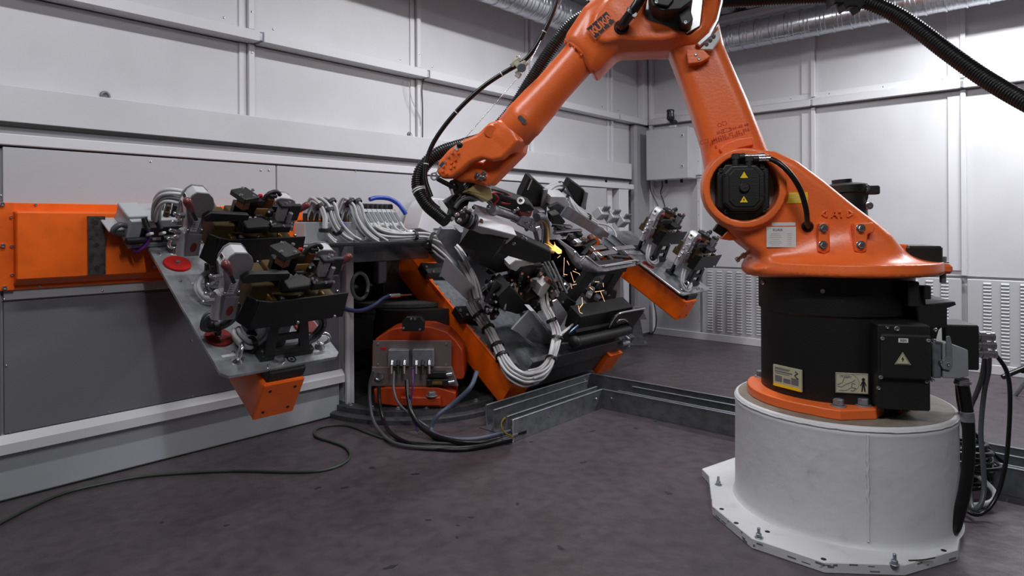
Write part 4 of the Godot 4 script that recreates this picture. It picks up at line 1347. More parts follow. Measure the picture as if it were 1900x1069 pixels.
func pedestal():
	var c := Vector3(RB.origin.x, 0, RB.origin.z)
	var o := thing("robot_pedestal", "white painted steel drum pedestal bolted to the floor under the robot", "pedestal", Transform3D(RB.basis, c))
	var m := mb(o, o.transform)
	var pts := []
	var i := o.transform.affine_inverse()
	for q in [[1315, 898], [1322, 956], [1395, 1018], [1530, 1064], [1678, 1069], [1777, 1040], [1788, 970]]:
		var p := i * on_floor(q[0], q[1], .0)
		pts.append(Vector2(p.x, -p.z))
	pts.append_array([Vector2(.42, .2), Vector2(.3, .36), Vector2(0, .43), Vector2(-.28, .37), Vector2(-.43, .2)])
	m.prism(Transform3D(Basis(Vector3.RIGHT, -PI / 2), Vector3.ZERO), PackedVector2Array(pts), .03, .002)
	part(o, "base_plate", m, M.pedestal)
	m = mb(o, o.transform)
	m.lathe(Transform3D.IDENTITY, [Vector2(.340, .028), Vector2(.335, .033), Vector2(.331, .042), Vector2(.330, .05), Vector2(.328, .33), Vector2(.329, .345), Vector2(.330, .352), Vector2(.326, .358), Vector2(.329, .361), Vector2(.328, .368), Vector2(.322, .372), Vector2(.300, .372)], 80, 50)
	part(o, "drum", m, M.pedestal)
	m = mb(o, o.transform)
	m.lathe(Transform3D.IDENTITY, [Vector2(.318, .366), Vector2(.318, .3726), Vector2(0, .3726)], 72)
	part(o, "top_plate", m, M.primer)
	# weld seams
	m = mb(o)
	var tl := on_floor(1600, 797, .35); var line := []
	var dir := (i * tl); dir.y = 0; dir = dir.normalized() * .3295
	rng.seed = 3
	for k in 25: line.append(o.transform * (dir + Vector3(rng.randf_range(-.0015, .0015), lerpf(.05, .352, k / 24.0), 0)))
	m.tube(line, .0045, 8, .01)
	part(o, "weld_seam", m, M.pedestal)
	m = mb(o, o.transform)
	var ringp := []
	for k in 121: ringp.append(Vector3(cos(TAU * k / 120) * .3275, .3605 + rng.randf_range(-.001, .001), sin(TAU * k / 120) * .3275))
	m.tube(ringp, .0035, 6, .02)
	part(o, "weld_seam", m, M.pedestal)
	# anchor bolts, open holes, scrapes and a cut cable tie
	for q in [[1333, 900], [1408, 998], [1660, 1048], [1762, 961]]:
		m = mb(o)
		var p := on_floor(q[0], q[1], .03)
		m.hexnut(Transform3D(Basis.IDENTITY, p), .0085, .013)
		m.cyl(p, p + Vector3(0, .03, 0), .0045)
		part(o, "anchor_bolt", m, M.zinc)
	for q in [[1339, 945], [1366, 971], [1424, 987], [1528, 1038], [1751, 1022], [1768, 998]]:
		m = mb(o)
		var p := on_floor(q[0], q[1], .0296)
		m.cyl(p, p + Vector3(0, .0012, 0), .0075)
		part(o, "open_hole", m, M.ink)
	m = mb(o)
	m.tube([on_floor(1686, 1040, .033), on_floor(1712, 1039, .033), on_floor(1735, 1035, .034)], .0016, 6)
	part(o, "cable_tie", m, M.ink)
	m = mb(o, o.transform)
	for k in 26:
		var e: int = [0, 1, 2, 3, 4, 1, 2, 3][k % 8]
		var pa: Vector2 = pts[e]; var pb: Vector2 = pts[e + 1]
		var p := pa.lerp(pb, rng.randf())
		var u := (pb - pa).normalized()
		m.box(Transform3D(Basis(Vector3(u.x, 0, -u.y), Vector3.UP, Vector3(u.y, 0, u.x)), Vector3(p.x, rng.randf_range(.006, .028), -p.y)), Vector3(rng.randf_range(.004, .03), rng.randf_range(.001, .006), .002), 0)
	var sc := part(o, "paint_chip", m, M.plastic_dark)
	sc.set_meta("kind", "stuff")

# ---------------------------------------------------------------- the tilting positioner
var FS: Transform3D      # side plates: x along the wall (away), y up the slope, z off the plate
var FC: Transform3D      # middle frame, tilted a little steeper
func slope_frame(deg: float, k: float, x0: float) -> Transform3D:
	var s := sin(deg_to_rad(deg)); var c := cos(deg_to_rad(deg))
	return Transform3D(Basis(Vector3(0, 0, -1), Vector3(-c, s, 0), Vector3(s, c, 0)), Vector3(x0, (k - s * x0) / c, -2.72))
func frames():
	FS = slope_frame(32.5, -.71, -2.065)
	FC = slope_frame(37.3, -1.17, -2.09)
const UP_Y := Basis(Vector3(1, 0, 0), Vector3(0, 0, -1), Vector3(0, 1, 0))     # prism frame: plane x,-z of the slope, extruded along +y
const FRONT := Basis(Vector3(1, 0, 0), Vector3(0, 0, 1), Vector3(0, -1, 0))     # prism frame standing on the plate, facing down the slope
const SIDE := Basis(Vector3(0, 1, 0), Vector3(0, 0, 1), Vector3(1, 0, 0))       # prism frame standing on the plate, facing +x

func eye_bolt(o: Node3D, F: Transform3D, p: Vector3, turn: float, r := .024):
	var m := mb(o, F * Transform3D(Basis(Vector3.BACK, turn), p))
	m.lathe(Transform3D(Basis(Vector3.RIGHT, PI / 2), Vector3.ZERO), [Vector2(0, 0), Vector2(.020, 0), Vector2(.018, .006), Vector2(.010, .012), Vector2(.008, .02), Vector2(0, .02)], 20)
	var ring := []
	for k in 25:
		var a := TAU * k / 24
		ring.append(Vector3(cos(a) * r, 0, .016 + r + sin(a) * r))
	m.tube(ring, .0068, 10, .006)
	part(o, "lifting_eye", m, M.bright)

func fixture_plate(sgn: float, label: String) -> Node3D:
	var u0 := -1.784 if sgn < 0 else 1.340
	var u1 := -1.345 if sgn < 0 else 1.790
	var o := thing("fixture_plate", label, "fixture plate", FS * at((u0 + u1) / 2, .4, -.006), "fixture plates on the outer arms")
	var m := mb(o, FS)
	var e := .02
	m.prism(at(0, 0, -.013), PackedVector2Array([Vector2(u0, e), Vector2(u0 + e, 0), Vector2(u1 - e, 0), Vector2(u1, e), Vector2(u1, .80), Vector2(u0, .80)]), .013, .0015)
	part(o, "plate", m, M.plate)
	return o

func fixture_plate_left():
	var o := fixture_plate(-1.0, "polished steel fixture plate sloping down at the left, carrying two clamping jigs")
	eye_bolt(o, FS, Vector3(-1.712, .062, 0), deg_to_rad(62), .026)
	eye_bolt(o, FS, Vector3(-1.403, .062, 0), deg_to_rad(-20), .024)
	eye_bolt(o, FS, Vector3(-1.700, .715, 0), deg_to_rad(10), .028)
	for p in [[-1.727, .185, .047], [-1.715, .628, .050], [-1.40, .185, .045]]:
		var m := mb(o, FS)
		m.cyl(Vector3(p[0], p[1], .001), Vector3(p[0], p[1], .007), p[2], p[2] - .002, 40, .001)
		var d := part(o, "red_disc", m, M.redbrown if p[1] < .3 else M.red, "flat red disc")
		m = mb(o, FS)
		m.screw(Vector3(p[0], p[1], .007), Vector3.BACK, .008)
		part(o, "screw", m, M.bright)
	var m2 := mb(o, FS)
	m2.hexnut(FS_T(-1.580, .034, 0), .017, .02)
	part(o, "hex_bolt", m2, M.bright)
	m2 = mb(o, FS)
	m2.lathe(FS_T(-1.533, .026, 0), [Vector2(.017, 0), Vector2(.015, .003), Vector2(.012, .003), Vector2(.011, -.004), Vector2(.006, -.004), Vector2(.006, .001), Vector2(0, .001)], 20)
	part(o, "sunk_bolt", m2, M.matt)
	for p in [[-1.709, .105], [-1.625, .012], [-1.70, .42], [-1.74, .52], [-1.69, .68], [-1.755, .70]]:
		m2 = mb(o, FS)
		m2.screw(Vector3(p[0], p[1], 0), Vector3.BACK, .006)
		part(o, "screw", m2, M.bright)
	for p in [[-1.729, .092, .045], [-1.68, .50, .055], [-1.66, .45, .05]]:
		m2 = mb(o, FS)
		m2.box(at(p[0], p[1], .0008), Vector3(p[2], .012, .0016), .0003)
		part(o, "id_strip", m2, M.alu)
func FS_T(x: float, y: float, z: float) -> Transform3D:
	return Transform3D(Basis(Vector3.RIGHT, PI / 2), Vector3(x, y, z))

func fixture_plate_right():
	var o := fixture_plate(1.0, "steel fixture plate on the far arm, carrying two clamping jigs near the back wall")
	eye_bolt(o, FS, Vector3(1.425, .05, 0), deg_to_rad(70), .026)
	var m := mb(o, FS)
	m.cyl(Vector3(1.40, .35, .001), Vector3(1.40, .35, .006), .045, .043, 32, .001)
	part(o, "red_disc", m, M.redbrown, "flat red disc")
	for p in [[1.60, .025], [1.64, .03], [1.68, .02]]:
		m = mb(o, FS)
		m.screw(Vector3(p[0], p[1], 0), Vector3.BACK, .008)
		part(o, "screw", m, M.bright)

func positioner():
	var o := thing("tilting_positioner", "orange-armed tilting positioner on a round floor turntable in front of the dividing wall", "positioner", at(-2.78, 0, -2.72))
	var m: MB
	# ring on the floor
	var ctr := Vector3(-2.85, 0, -2.40)
	m = mb(o, at(ctr.x, 0, ctr.z))
	m.lathe(Transform3D.IDENTITY, [Vector2(.26, 0), Vector2(.585, 0), Vector2(.585, .022), Vector2(.57, .03), Vector2(.545, .03), Vector2(.545, .055), Vector2(.49, .062), Vector2(.47, .05), Vector2(.26, .05)], 96)
	part(o, "floor_ring", m, M.raw_dark)
	for k in 24:
		var a := TAU * k / 24 + .1
		if cos(a) < -.1: continue
		m = mb(o, at(ctr.x + .515 * cos(a), .058, ctr.z + .515 * sin(a)))
		m.hexnut(Transform3D.IDENTITY, .010, .012)
		part(o, "ring_bolt", m, M.zinc)
	# turning head and column
	m = mb(o, at(ctr.x, 0, ctr.z))
	m.lathe(Transform3D.IDENTITY, [Vector2(0, .05), Vector2(.26, .05), Vector2(.24, .50), Vector2(0, .50)], 64)
	part(o, "turning_drum", m, M.matt)
	m = mb(o, at(-3.05, 0, -2.50))
	m.lathe(Transform3D.IDENTITY, [Vector2(0, .43), Vector2(.33, .43), Vector2(.335, .445), Vector2(.335, .465), Vector2(.345, .47), Vector2(.345, .50), Vector2(.36, .505), Vector2(.36, .525), Vector2(.28, .53), Vector2(0, .53)], 96)
	part(o, "top_ring", m, M.raw_dark)
	m = mb(o)
	m.box(at(-3.24, .655, -2.60), Vector3(.40, .26, .58), .006)
	part(o, "axis_housing", m, M.raw_dark)
	m = mb(o)
	m.box(at(-3.02, .69, -2.27), Vector3(.05, .13, .06), .006)
	part(o, "terminal_box", m, M.plastic_dark)
	m = mb(o)
	m.cyl(Vector3(-3.14, .60, -1.96), Vector3(-3.14, .60, -4.32), .04, -1, 32, .004)
	part(o, "tilt_axle", m, M.matt)
	# outer arms
	for s in [[-1.640, -1.485, "outer_arm"], [1.42, 1.585, "outer_arm"]]:
		m = mb(o, FS)
		m.prism(Transform3D(UP_Y, Vector3(0, -.015, 0)), rrect(s[0], .055, s[1], .215, .012, 3), .86, .003, 2)
		part(o, s[2], m, M.signal)
		m = mb(o, FS)
		m.box(at((s[0] + s[1]) / 2, -.017, -.135), Vector3(s[1] - s[0] - .004, .008, .156), .002)
		var cap := part(o, "end_cap", m, M.signal)
		for q in [[.2, .18], [.8, .18], [.2, .82], [.8, .82]]:
			m = mb(o, FS)
			m.cyl(Vector3(lerpf(s[0], s[1], q[0]), -.0225, lerpf(-.06, -.21, q[1])), Vector3(lerpf(s[0], s[1], q[0]), -.0208, lerpf(-.06, -.21, q[1])), .0055, -1, 12, .0002)
			part(cap, "bolt_hole", m, M.ink).transform = xf_of(cap).affine_inverse() * xf_of(o)
		m = mb(o, FS)
		m.box(at((s[0] + s[1]) / 2 + .005, .2, -.034), Vector3(.14, .42, .042), .004)
		part(o, "spacer_block", m, M.matt)
	# middle carriage: two orange channels joined by a raw steel bed
	for s in [[-.30, -.13], [.56, .72]]:
		m = mb(o, FC)
		m.prism(Transform3D(UP_Y, Vector3(0, .072, 0)), rrect(s[0], -.0, s[1], .15, .006, 2), 1.09, .003, 2)
		var ch := part(o, "middle_arm", m, M.signal)
		m = mb(o, FC)
		m.box(at(s[0] + .004, .61, .004), Vector3(.012, 1.09, .016), .003)
		part(o, "arm_edge", m, M.signal)
		for k in 18:
			m = mb(o, FC)
			m.box(at(s[0] + .012, .10 + .058 * k, .010), Vector3(.014, .018, .008), .003)
			part(o, "weld_tab", m, M.signal)
	m = mb(o, FC)
	m.box(at(.28, .50, -.004), Vector3(1.12, .80, .014), .002)
	part(o, "bed_plate", m, M.raw)
	m = mb(o, FC)
	m.box(at(.30, .098, .045), Vector3(.98, .008, .105), .002)
	m.box(at(.30, .11, .096), Vector3(.98, .03, .006), .002)
	part(o, "front_apron", m, M.raw_dark)
	m = mb(o, FC)
	m.box(at(.2, .105, -.07), Vector3(.7, .012, .12), .002)
	part(o, "cross_member", m, M.raw_dark)
	junction(o)

func junction(o: Node3D):
	# orange gearbox cover with the connector panel on the turntable's front
	var c := P(768, 672, 3.22)
	var yaw := deg_to_rad(41.6)
	var J := Transform3D(Basis(Vector3.UP, yaw), c)
	var m := mb(o, J)
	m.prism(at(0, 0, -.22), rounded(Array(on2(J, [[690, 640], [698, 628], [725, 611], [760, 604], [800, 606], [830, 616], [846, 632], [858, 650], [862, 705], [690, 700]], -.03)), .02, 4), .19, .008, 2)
	part(o, "gear_cover", m, M.signal_shaded)
	m = mb(o, J)
	var q := on2(J, [[692, 632], [837, 632], [837, 681], [692, 681]], .0)
	m.prism(at(0, 0, -.006), q, .008, .0015)
	var pn := part(o, "connector_panel", m, M.steel_warm)
	m = mb(o, J)
	var lw := on2(J, [[690, 681], [838, 681], [850, 717], [690, 717]], .01)
	m.prism(at(0, 0, -.02), lw, .03, .003)
	part(o, "lower_panel", m, M.steel_warm)
	for p in [[701, 638], [828, 638], [701, 677], [828, 677]]:
		m = mb(o, J)
		m.screw(on(J, p[0], p[1], .003), Vector3.BACK, .006)
		part(o, "screw", m, M.bright)
	m = mb(o, J)
	m.box(Transform3D(Basis.IDENTITY, on(J, 711, 647, .003)), Vector3(.03, .01, .002), 0)
	part(o, "red_strip", m, M.red)
	for b in [[720, 649, 759, 680], [765, 648, 805, 680]]:
		var a0 := on(J, b[0], b[1], .04); var a1 := on(J, b[2], b[3], .04)
		m = mb(o, J)
		m.box(at((a0.x + a1.x) / 2, (a0.y + a1.y) / 2, .022), Vector3(a1.x - a0.x, a0.y - a1.y, .045), .004)
		part(o, "junction_module", m, M.zinc)
		for k in 3:
			m = mb(o, J)
			var x := lerpf(a0.x, a1.x, .2 + .3 * k)
			m.cyl(Vector3(x, a1.y + .03, .046), Vector3(x, a1.y + .008, .06), .009, -1, 12)
			m.cyl(Vector3(x, a1.y + .008, .06), Vector3(x + .002, a1.y - .03, .072), .007, -1, 12)
			part(o, "round_plug", m, M.bright if k != 1 else M.matt)
	for b in [[794, 690, 828, 701], [792, 704, 832, 716]]:
		var a0 := on(J, b[0], b[1], .03); var a1 := on(J, b[2], b[3], .03)
		m = mb(o, J)
		m.box(at((a0.x + a1.x) / 2, (a0.y + a1.y) / 2, .024), Vector3(a1.x - a0.x, a0.y - a1.y, .03), .004)
		part(o, "heavy_plug", m, M.matt)
		m = mb(o, J)
		m.cyl(Vector3(a1.x, (a0.y + a1.y) / 2, .03), Vector3(a1.x + .03, (a0.y + a1.y) / 2 + .006, .03), .008, -1, 12)
		part(o, "plug_lever", m, M.bright)
	m = mb(o, J)
	var so := on(J, 703, 697, .012)
	m.lathe(Transform3D(Basis(Vector3.RIGHT, PI / 2), so), [Vector2(.024, 0), Vector2(.024, .012), Vector2(.017, .014), Vector2(.015, .006), Vector2(0, .006)], 20)
	part(o, "round_socket", m, M.bright)
	m = mb(o, J)
	m.box(Transform3D(Basis.IDENTITY, on(J, 811, 711, .042)), Vector3(.05, .014, .004), .001)
	part(o, "plug_insert", m, M.brass)
	# lower orange flange with lugs
	m = mb(o, J)
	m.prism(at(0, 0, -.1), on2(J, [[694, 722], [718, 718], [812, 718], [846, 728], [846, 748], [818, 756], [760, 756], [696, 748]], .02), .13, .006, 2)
	part(o, "base_flange", m, M.signal_shaded)
	m = mb(o, J)
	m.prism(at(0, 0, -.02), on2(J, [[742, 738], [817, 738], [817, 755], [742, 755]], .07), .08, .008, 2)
	part(o, "flange_lug", m, M.signal_shaded)
	m = mb(o, J)
	m.hexnut(Transform3D(Basis.IDENTITY, on(J, 801, 735, .05)), .02, .022)
	part(o, "hex_bolt", m, M.zinc)
	# black sensor block on top
	m = mb(o, J)
	m.prism(at(0, 0, .03), rounded(Array(on2(J, [[746, 596], [754, 588], [780, 588], [787, 597], [786, 615], [746, 615]], .07)), .004, 2), .04, .004)
	part(o, "stop_block", m, M.matt)
	for p in [[749, 609], [779, 611], [763, 592], [770, 592]]:
		m = mb(o, J)
		m.screw(on(J, p[0], p[1], .07), Vector3.BACK, .006)
		part(o, "screw", m, M.bright)

func wall_cover():
	# orange sheet cover on the dividing wall at the left
	var o := thing("orange_cover", "long orange sheet-metal cover screwed to the grey dividing wall at the left edge", "cover", at(-2.82, .89, -1.5))
	var xw := -2.825
	var m := mb(o)
	m.box(at(xw + .004, .888, -1.05), Vector3(.018, .305, 1.17), .002)
	m.box(at(xw + .004, 1.01, -1.92), Vector3(.018, .06, .60), .002)
	part(o, "back_sheet", m, M.signal)
	# raised box, shifted forward, with sloping faces
	var a := on_x(30, 392, xw + .07); var b := on_x(38, 522, xw + .07)
	m = mb(o)
	m.prism(Transform3D(Basis(Vector3(1, 0, 0), Vector3(0, 1, 0), Vector3(0, 0, 1)), Vector3(xw, 0, -1.60)), PackedVector2Array([Vector2(0, b.y - .025), Vector2(.055, b.y - .004), Vector2(.070, b.y + .008), Vector2(.070, a.y - .006), Vector2(.060, a.y), Vector2(0, a.y + .004)]), 1.60 + a.z, .004)
	part(o, "raised_box", m, M.signal)
	m = mb(o)
	m.box(at(xw + .012, .888, -.495), Vector3(.026, .305, .10), .002)
	part(o, "end_strap", m, M.signal)
	var p0 := on_x(162, 401, xw + .075); var p1 := on_x(195, 509, xw + .075)
	m = mb(o)
	m.box(at(xw + .076, (p0.y + p1.y) / 2, (p0.z + p1.z) / 2), Vector3(.014, absf(p0.y - p1.y), absf(p0.z - p1.z)), .001)
	var bar := part(o, "steel_bar", m, M.sheet, "dark steel bar with three holes")
	for q in [[178, 413], [179, 455], [180, 497]]:
		var c := on_x(q[0], q[1], xw + .0832)
		m = mb(o)
		m.cyl(c, c + Vector3(.0006, 0, 0), .0085, -1, 16, .0001)
		part(bar, "bar_hole", m, M.ink).transform = xf_of(bar).affine_inverse() * xf_of(o)
	for q in [[4, 379, .026], [5, 456, .026], [8, 534, .026], [66, 380, .014], [73, 531, .014], [20, 403, .026], [21, 457, .026], [22, 510, .026], [287, 494, .074]]:
		var c := on_x(q[0], q[1], xw + q[2])
		m = mb(o)
		m.screw(c, Vector3.RIGHT, .008 if q[0] < 10 or q[0] > 200 else .005)
		part(o, "screw", m, M.bright)

# ---------------------------------------------------------------- clamping jigs
func scr(o: Node3D, p: Vector3, d: Vector3, r := .005, mt: Material = null):
	var m := mb(o)
	m.xf = Transform3D.IDENTITY
	m.screw(p, d, r)
	part(o, "screw", m, mt if mt else M.bright)
func lm(fr := Transform3D.IDENTITY) -> MB:
	return MB.new(Transform3D.IDENTITY, fr)
func clamp_unit(o: Node3D, called: String, X: Transform3D, flip: float, tall: bool) -> Node3D:
	# pneumatic clamp: aluminium side plates with an arched strap, black arm, plum handle
	var c := Node3D.new()
	c.name = called; o.add_child(c, true); c.transform = X
	var body: PackedVector2Array
	if tall: body = PackedVector2Array([Vector2(-.017, .165), Vector2(.026, .165), Vector2(.020, .25), Vector2(.012, .32), Vector2(.015, .335), Vector2(.036, .352), Vector2(.037, .372), Vector2(.026, .398), Vector2(.008, .415), Vector2(-.030, .418), Vector2(-.045, .405), Vector2(-.054, .38), Vector2(-.052, .35), Vector2(-.036, .30)])
	else: body = PackedVector2Array([Vector2(-.010, .225), Vector2(.060, .20), Vector2(.050, .28), Vector2(.036, .325), Vector2(.026, .343), Vector2(.008, .352), Vector2(-.036, .354), Vector2(-.048, .349), Vector2(-.054, .338), Vector2(-.040, .318), Vector2(-.026, .308), Vector2(-.020, .26)])
	if flip < 0:
		for i in body.size(): body[i].x = -body[i].x
	body = MB.ccw(body)
	for y in [-.012, .04]:
		var m := lm()
		m.prism(Transform3D(FRONT, Vector3(0, y, 0)), body, .007, .0015)
		part(c, "side_plate", m, M.alu_dark)
	var mm := lm()
	mm.prism(Transform3D(FRONT, Vector3(0, .036, 0)), MB.offset(body, .0025), .052, .004, 2)
	part(c, "clamp_body", mm, M.alu)
	if tall:
		mm = lm()
		mm.cyl(Vector3(-.016, .014, .15), Vector3(-.026, .014, .25), .019, -1, 24)
		part(c, "cylinder", mm, M.alu)
		mm = lm()
		mm.prism(Transform3D(FRONT, Vector3(0, -.0188, 0)), PackedVector2Array([Vector2(-.019, .163), Vector2(.028, .163), Vector2(.021, .252), Vector2(-.026, .256)]), .003, .0008)
		var lab := part(c, "label_plate", mm, M.alu_dark)
		mm = lm()
		mm.prism(Transform3D(FRONT, Vector3(0, -.0218, 0)), oval(.002, .200, .0105, .019), .001, 0)
		part(lab, "red_oval", mm, M.redbrown)
		mm = lm()
		mm.box(Transform3D(Basis(Vector3.UP, .10), Vector3(-.010, -.0195, .292)), Vector3(.022, .001, .055), 0)
		part(c, "rating_plate", mm, M.alu)
		for k in 5:
			mm = lm()
			mm.box(at(-.010, -.0202, .274 + .009 * k), Vector3(.015, .0006, .0014), 0)
			part(c, "print_line", mm, M.ink)
		mm = lm()
		mm.box(Transform3D(Basis(Vector3.UP, .25), Vector3(-.0545, .012, .378)), Vector3(.002, .03, .028), .0005)
		part(c, "arch_label", mm, M.label)
		mm = lm()
		mm.box(Transform3D(Basis(Vector3.UP, .25), Vector3(-.0562, .012, .388)), Vector3(.001, .016, .012), 0)
		part(c, "arch_sign", mm, M.ink)
		for q in [[-.028, .345], [.014, .27], [.008, .33], [-.03, .27]]: scr(c, Vector3(q[0], -.019, q[1]), Vector3(0, -1, 0), .0055)
		for k in 4:
			mm = lm()
			mm.box(at(-.052, .012 - .008 * (k % 2), .215 + .033 * k), Vector3(.02, .018, .016), .003)
			mm.cyl(Vector3(-.06, .010, .215 + .033 * k), Vector3(-.078, .006, .222 + .033 * k), .006, -1, 10)
			part(c, "air_fitting", mm, M.bright)
	else:
		for q in [[.0, .335], [.03, .30], [.04, .24]]: scr(c, Vector3(q[0] * flip, -.019, q[1]), Vector3(0, -1, 0), .005)
	return c
func oval(x: float, y: float, a: float, b: float) -> PackedVector2Array:
	var o := PackedVector2Array()
	for i in 24: o.append(Vector2(x + a * cos(TAU * i / 24), y + b * sin(TAU * i / 24)))
	return o
func handle(o: Node3D, a: Vector3, b: Vector3):
	var m := lm()
	var d := (b - a).normalized()
	m.cyl(a - d * .05, a + d * .01, .0062, -1, 12)
	part(o, "handle_rod", m, M.matt)
	m = lm()
	var L := a.distance_to(b)
	m.lathe(Transform3D(MB.basis_y(b - a), a), [Vector2(0, 0), Vector2(.0095, 0), Vector2(.0105, .004), Vector2(.0135, L * .62), Vector2(.014, L * .8), Vector2(.012, L * .92), Vector2(.007, L * .985), Vector2(0, L)], 18, 60)
	part(o, "handle", m, M.plum)
func blk(o: Node3D, called: String, c: Vector3, s: Vector3, mt: Material, b := .003, turn := 0.0):
	var m := lm()
	m.box(Transform3D(Basis(Vector3.BACK, turn), c), s, b)
	part(o, called, m, mt)

func make_jig(label: String) -> Node3D:
	# local frame: x along the wall, y up the slope, z off the plate; base at the front edge
	var o := thing("clamping_jig", label, "clamping jig", Transform3D.IDENTITY, "clamping jigs on the outer fixture plates")
	var m := lm()
	m.prism(Transform3D(UP_Y, Vector3(0, -.02, 0)), rrect(-.10, -.026, .10, -.001, .004, 2), .05, .003)
	part(o, "base_rail", m, M.matt)
	for x in [-.085, .085]: scr(o, Vector3(x, .005, .026), Vector3.BACK, .008)
	for y in [-.006, .15]:
		m = lm()
		m.prism(Transform3D(FRONT, Vector3(0, y, 0)), PackedVector2Array([Vector2(-.088, .02), Vector2(.083, .02), Vector2(.020, .19), Vector2(-.108, .19)]), .014, .0015, 1,
			[rounded([Vector2(-.058, .045), Vector2(.036, .045), Vector2(.022, .085), Vector2(-.064, .085)], .007, 3), rounded([Vector2(-.066, .107), Vector2(.014, .107), Vector2(.001, .147), Vector2(-.072, .147)], .007, 3)])
		part(o, "leg_plate", m, M.matt)
	blk(o, "base_rail", Vector3(0, .155, .013), Vector3(.17, .05, .024), M.matt)
	blk(o, "support_box", Vector3(-.03, .075, .10), Vector3(.07, .11, .16), M.zinc, .004)
	# olive chromated carrier plates
	blk(o, "carrier_plate", Vector3(-.02, .085, .205), Vector3(.31, .17, .05), M.bronze, .003)
	blk(o, "carrier_plate", Vector3(-.145, .09, .262), Vector3(.075, .13, .06), M.bronze, .003)
	blk(o, "carrier_plate", Vector3(.01, .13, .258), Vector3(.2, .09, .06), M.bronze, .003)
	# black spatter guard with a folded end
	m = lm()
	m.prism(Transform3D(FRONT, Vector3(0, -.028, 0)), PackedVector2Array([Vector2(-.183, .163), Vector2(.158, .170), Vector2(.145, .276), Vector2(-.14, .268), Vector2(-.194, .280)]), .005, .001)
	part(o, "spatter_guard", m, M.guard)
	m = lm()
	m.prism(Transform3D(Basis(Vector3(-.55, .83, 0).normalized(), Vector3(0, 0, 1), Vector3(-.83, -.55, 0).normalized()), Vector3(-.183, -.03, 0)), PackedVector2Array([Vector2(0, .163), Vector2(.05, .17), Vector2(.04, .275), Vector2(-.008, .280)]), .005, .001)
	part(o, "guard_fold", m, M.guard)
	for q in [[-.02, .172], [.12, .178]]: scr(o, Vector3(q[0], -.033, q[1]), Vector3(0, -1, 0), .006)
	# clamps
	var c1 := clamp_unit(o, "clamp", at(-.235, .05, 0), 1.0, true)
	handle(c1, Vector3(-.046, -.045, .362), Vector3(-.080, -.058, .415))
	m = lm()
	m.prism(Transform3D(FRONT, Vector3(0, -.02, 0)), rounded([Vector2(.008, .315), Vector2(.16, .318), Vector2(.16, .345), Vector2(.02, .352), Vector2(.0, .335)], .008, 3), .02, .003, 2)
	part(c1, "clamp_arm", m, M.matt)
	var c2 := clamp_unit(o, "clamp", at(.13, .14, 0), 1.0, false)
	handle(c2, Vector3(.022, -.06, .322), Vector3(.056, -.07, .364))
	m = lm()
	m.prism(Transform3D(FRONT, Vector3(0, -.02, 0)), rounded([Vector2(.012, .322), Vector2(-.10, .335), Vector2(-.10, .312), Vector2(.0, .288), Vector2(.024, .30)], .008, 3), .022, .003, 2)
	part(c2, "clamp_arm", m, M.matt)
	# locators and pressure pieces between the clamps
	var r := RandomNumberGenerator.new(); r.seed = 21
	blk(o, "locator_block", Vector3(-.045, .02, .292), Vector3(.10, .05, .034), M.matt)
	blk(o, "locator_block", Vector3(.055, .03, .288), Vector3(.08, .06, .03), M.matt)
	blk(o, "locator_block", Vector3(-.02, .10, .33), Vector3(.06, .04, .07), M.matt)
	m = lm()
	m.prism(Transform3D(Basis(Vector3.BACK, .2), Vector3(-.055, .0, .312)), rounded([Vector2(-.05, -.03), Vector2(.03, -.035), Vector2(.055, -.01), Vector2(.04, .025), Vector2(-.035, .03)], .006, 2), .012, .003)
	part(o, "shim_plate", m, M.matt)
	blk(o, "pressure_block", Vector3(-.075, .08, .385), Vector3(.07, .075, .022), M.matt, .003, .35)
	blk(o, "pressure_block", Vector3(-.085, .06, .360), Vector3(.03, .04, .03), M.rust, .003, .35)
	for q in [[-.10, .06], [-.075, .11], [-.055, .055], [-.04, .10]]: scr(o, Vector3(q[0], q[1], .396), Vector3.BACK, .006)
	blk(o, "locator_pin_holder", Vector3(.065, .045, .335), Vector3(.03, .03, .065), M.alu_dark, .003)
	blk(o, "locator_cap", Vector3(.068, .045, .37), Vector3(.042, .036, .014), M.matt, .003)
	m = lm()
	m.cyl(Vector3(.092, .03, .30), Vector3(.094, .03, .345), .009, -1, 14)
	part(o, "locator_pin", m, M.alu_dark)
	blk(o, "gusset", Vector3(.115, .05, .335), Vector3(.05, .016, .07), M.matt, .003)
	m = lm()
	m.tube([Vector3(.0, .09, .30), Vector3(.004, .09, .36), Vector3(.022, .09, .392), Vector3(.05, .09, .40), Vector3(.066, .09, .385)], .008, 8)
	part(o, "sensor_bow", m, M.matt)
	m = lm()
	m.cyl(Vector3(.03, .09, .30), Vector3(.032, .09, .372), .016, -1, 18)
	part(o, "sensor_body", m, M.rust)
	blk(o, "sensor_cap", Vector3(.035, .09, .385), Vector3(.03, .03, .014), M.matt)
	m = lm()
	m.prism(Transform3D(FRONT, Vector3(0, .06, 0)), PackedVector2Array([Vector2(-.035, .31), Vector2(.01, .31), Vector2(.014, .345), Vector2(-.03, .345)]), .004, .001)
	part(o, "brass_flag", m, M.brass)
	for q in [[-.02, .05, .315, .03, .02, .02], [.03, .07, .322, .022, .03, .03], [-.10, .06, .30, .03, .04, .03], [.0, .02, .30, .05, .018, .018], [.09, .06, .30, .03, .04, .035], [-.065, .12, .31, .04, .03, .05], [.045, .11, .34, .02, .02, .05], [.1, .09, .33, .02, .03, .03]]: blk(o, "small_block", Vector3(q[0], q[1], q[2]), Vector3(q[3], q[4], q[5]), M.matt if q[0] < .04 else M.raw_black, .002, q[0] * 2)
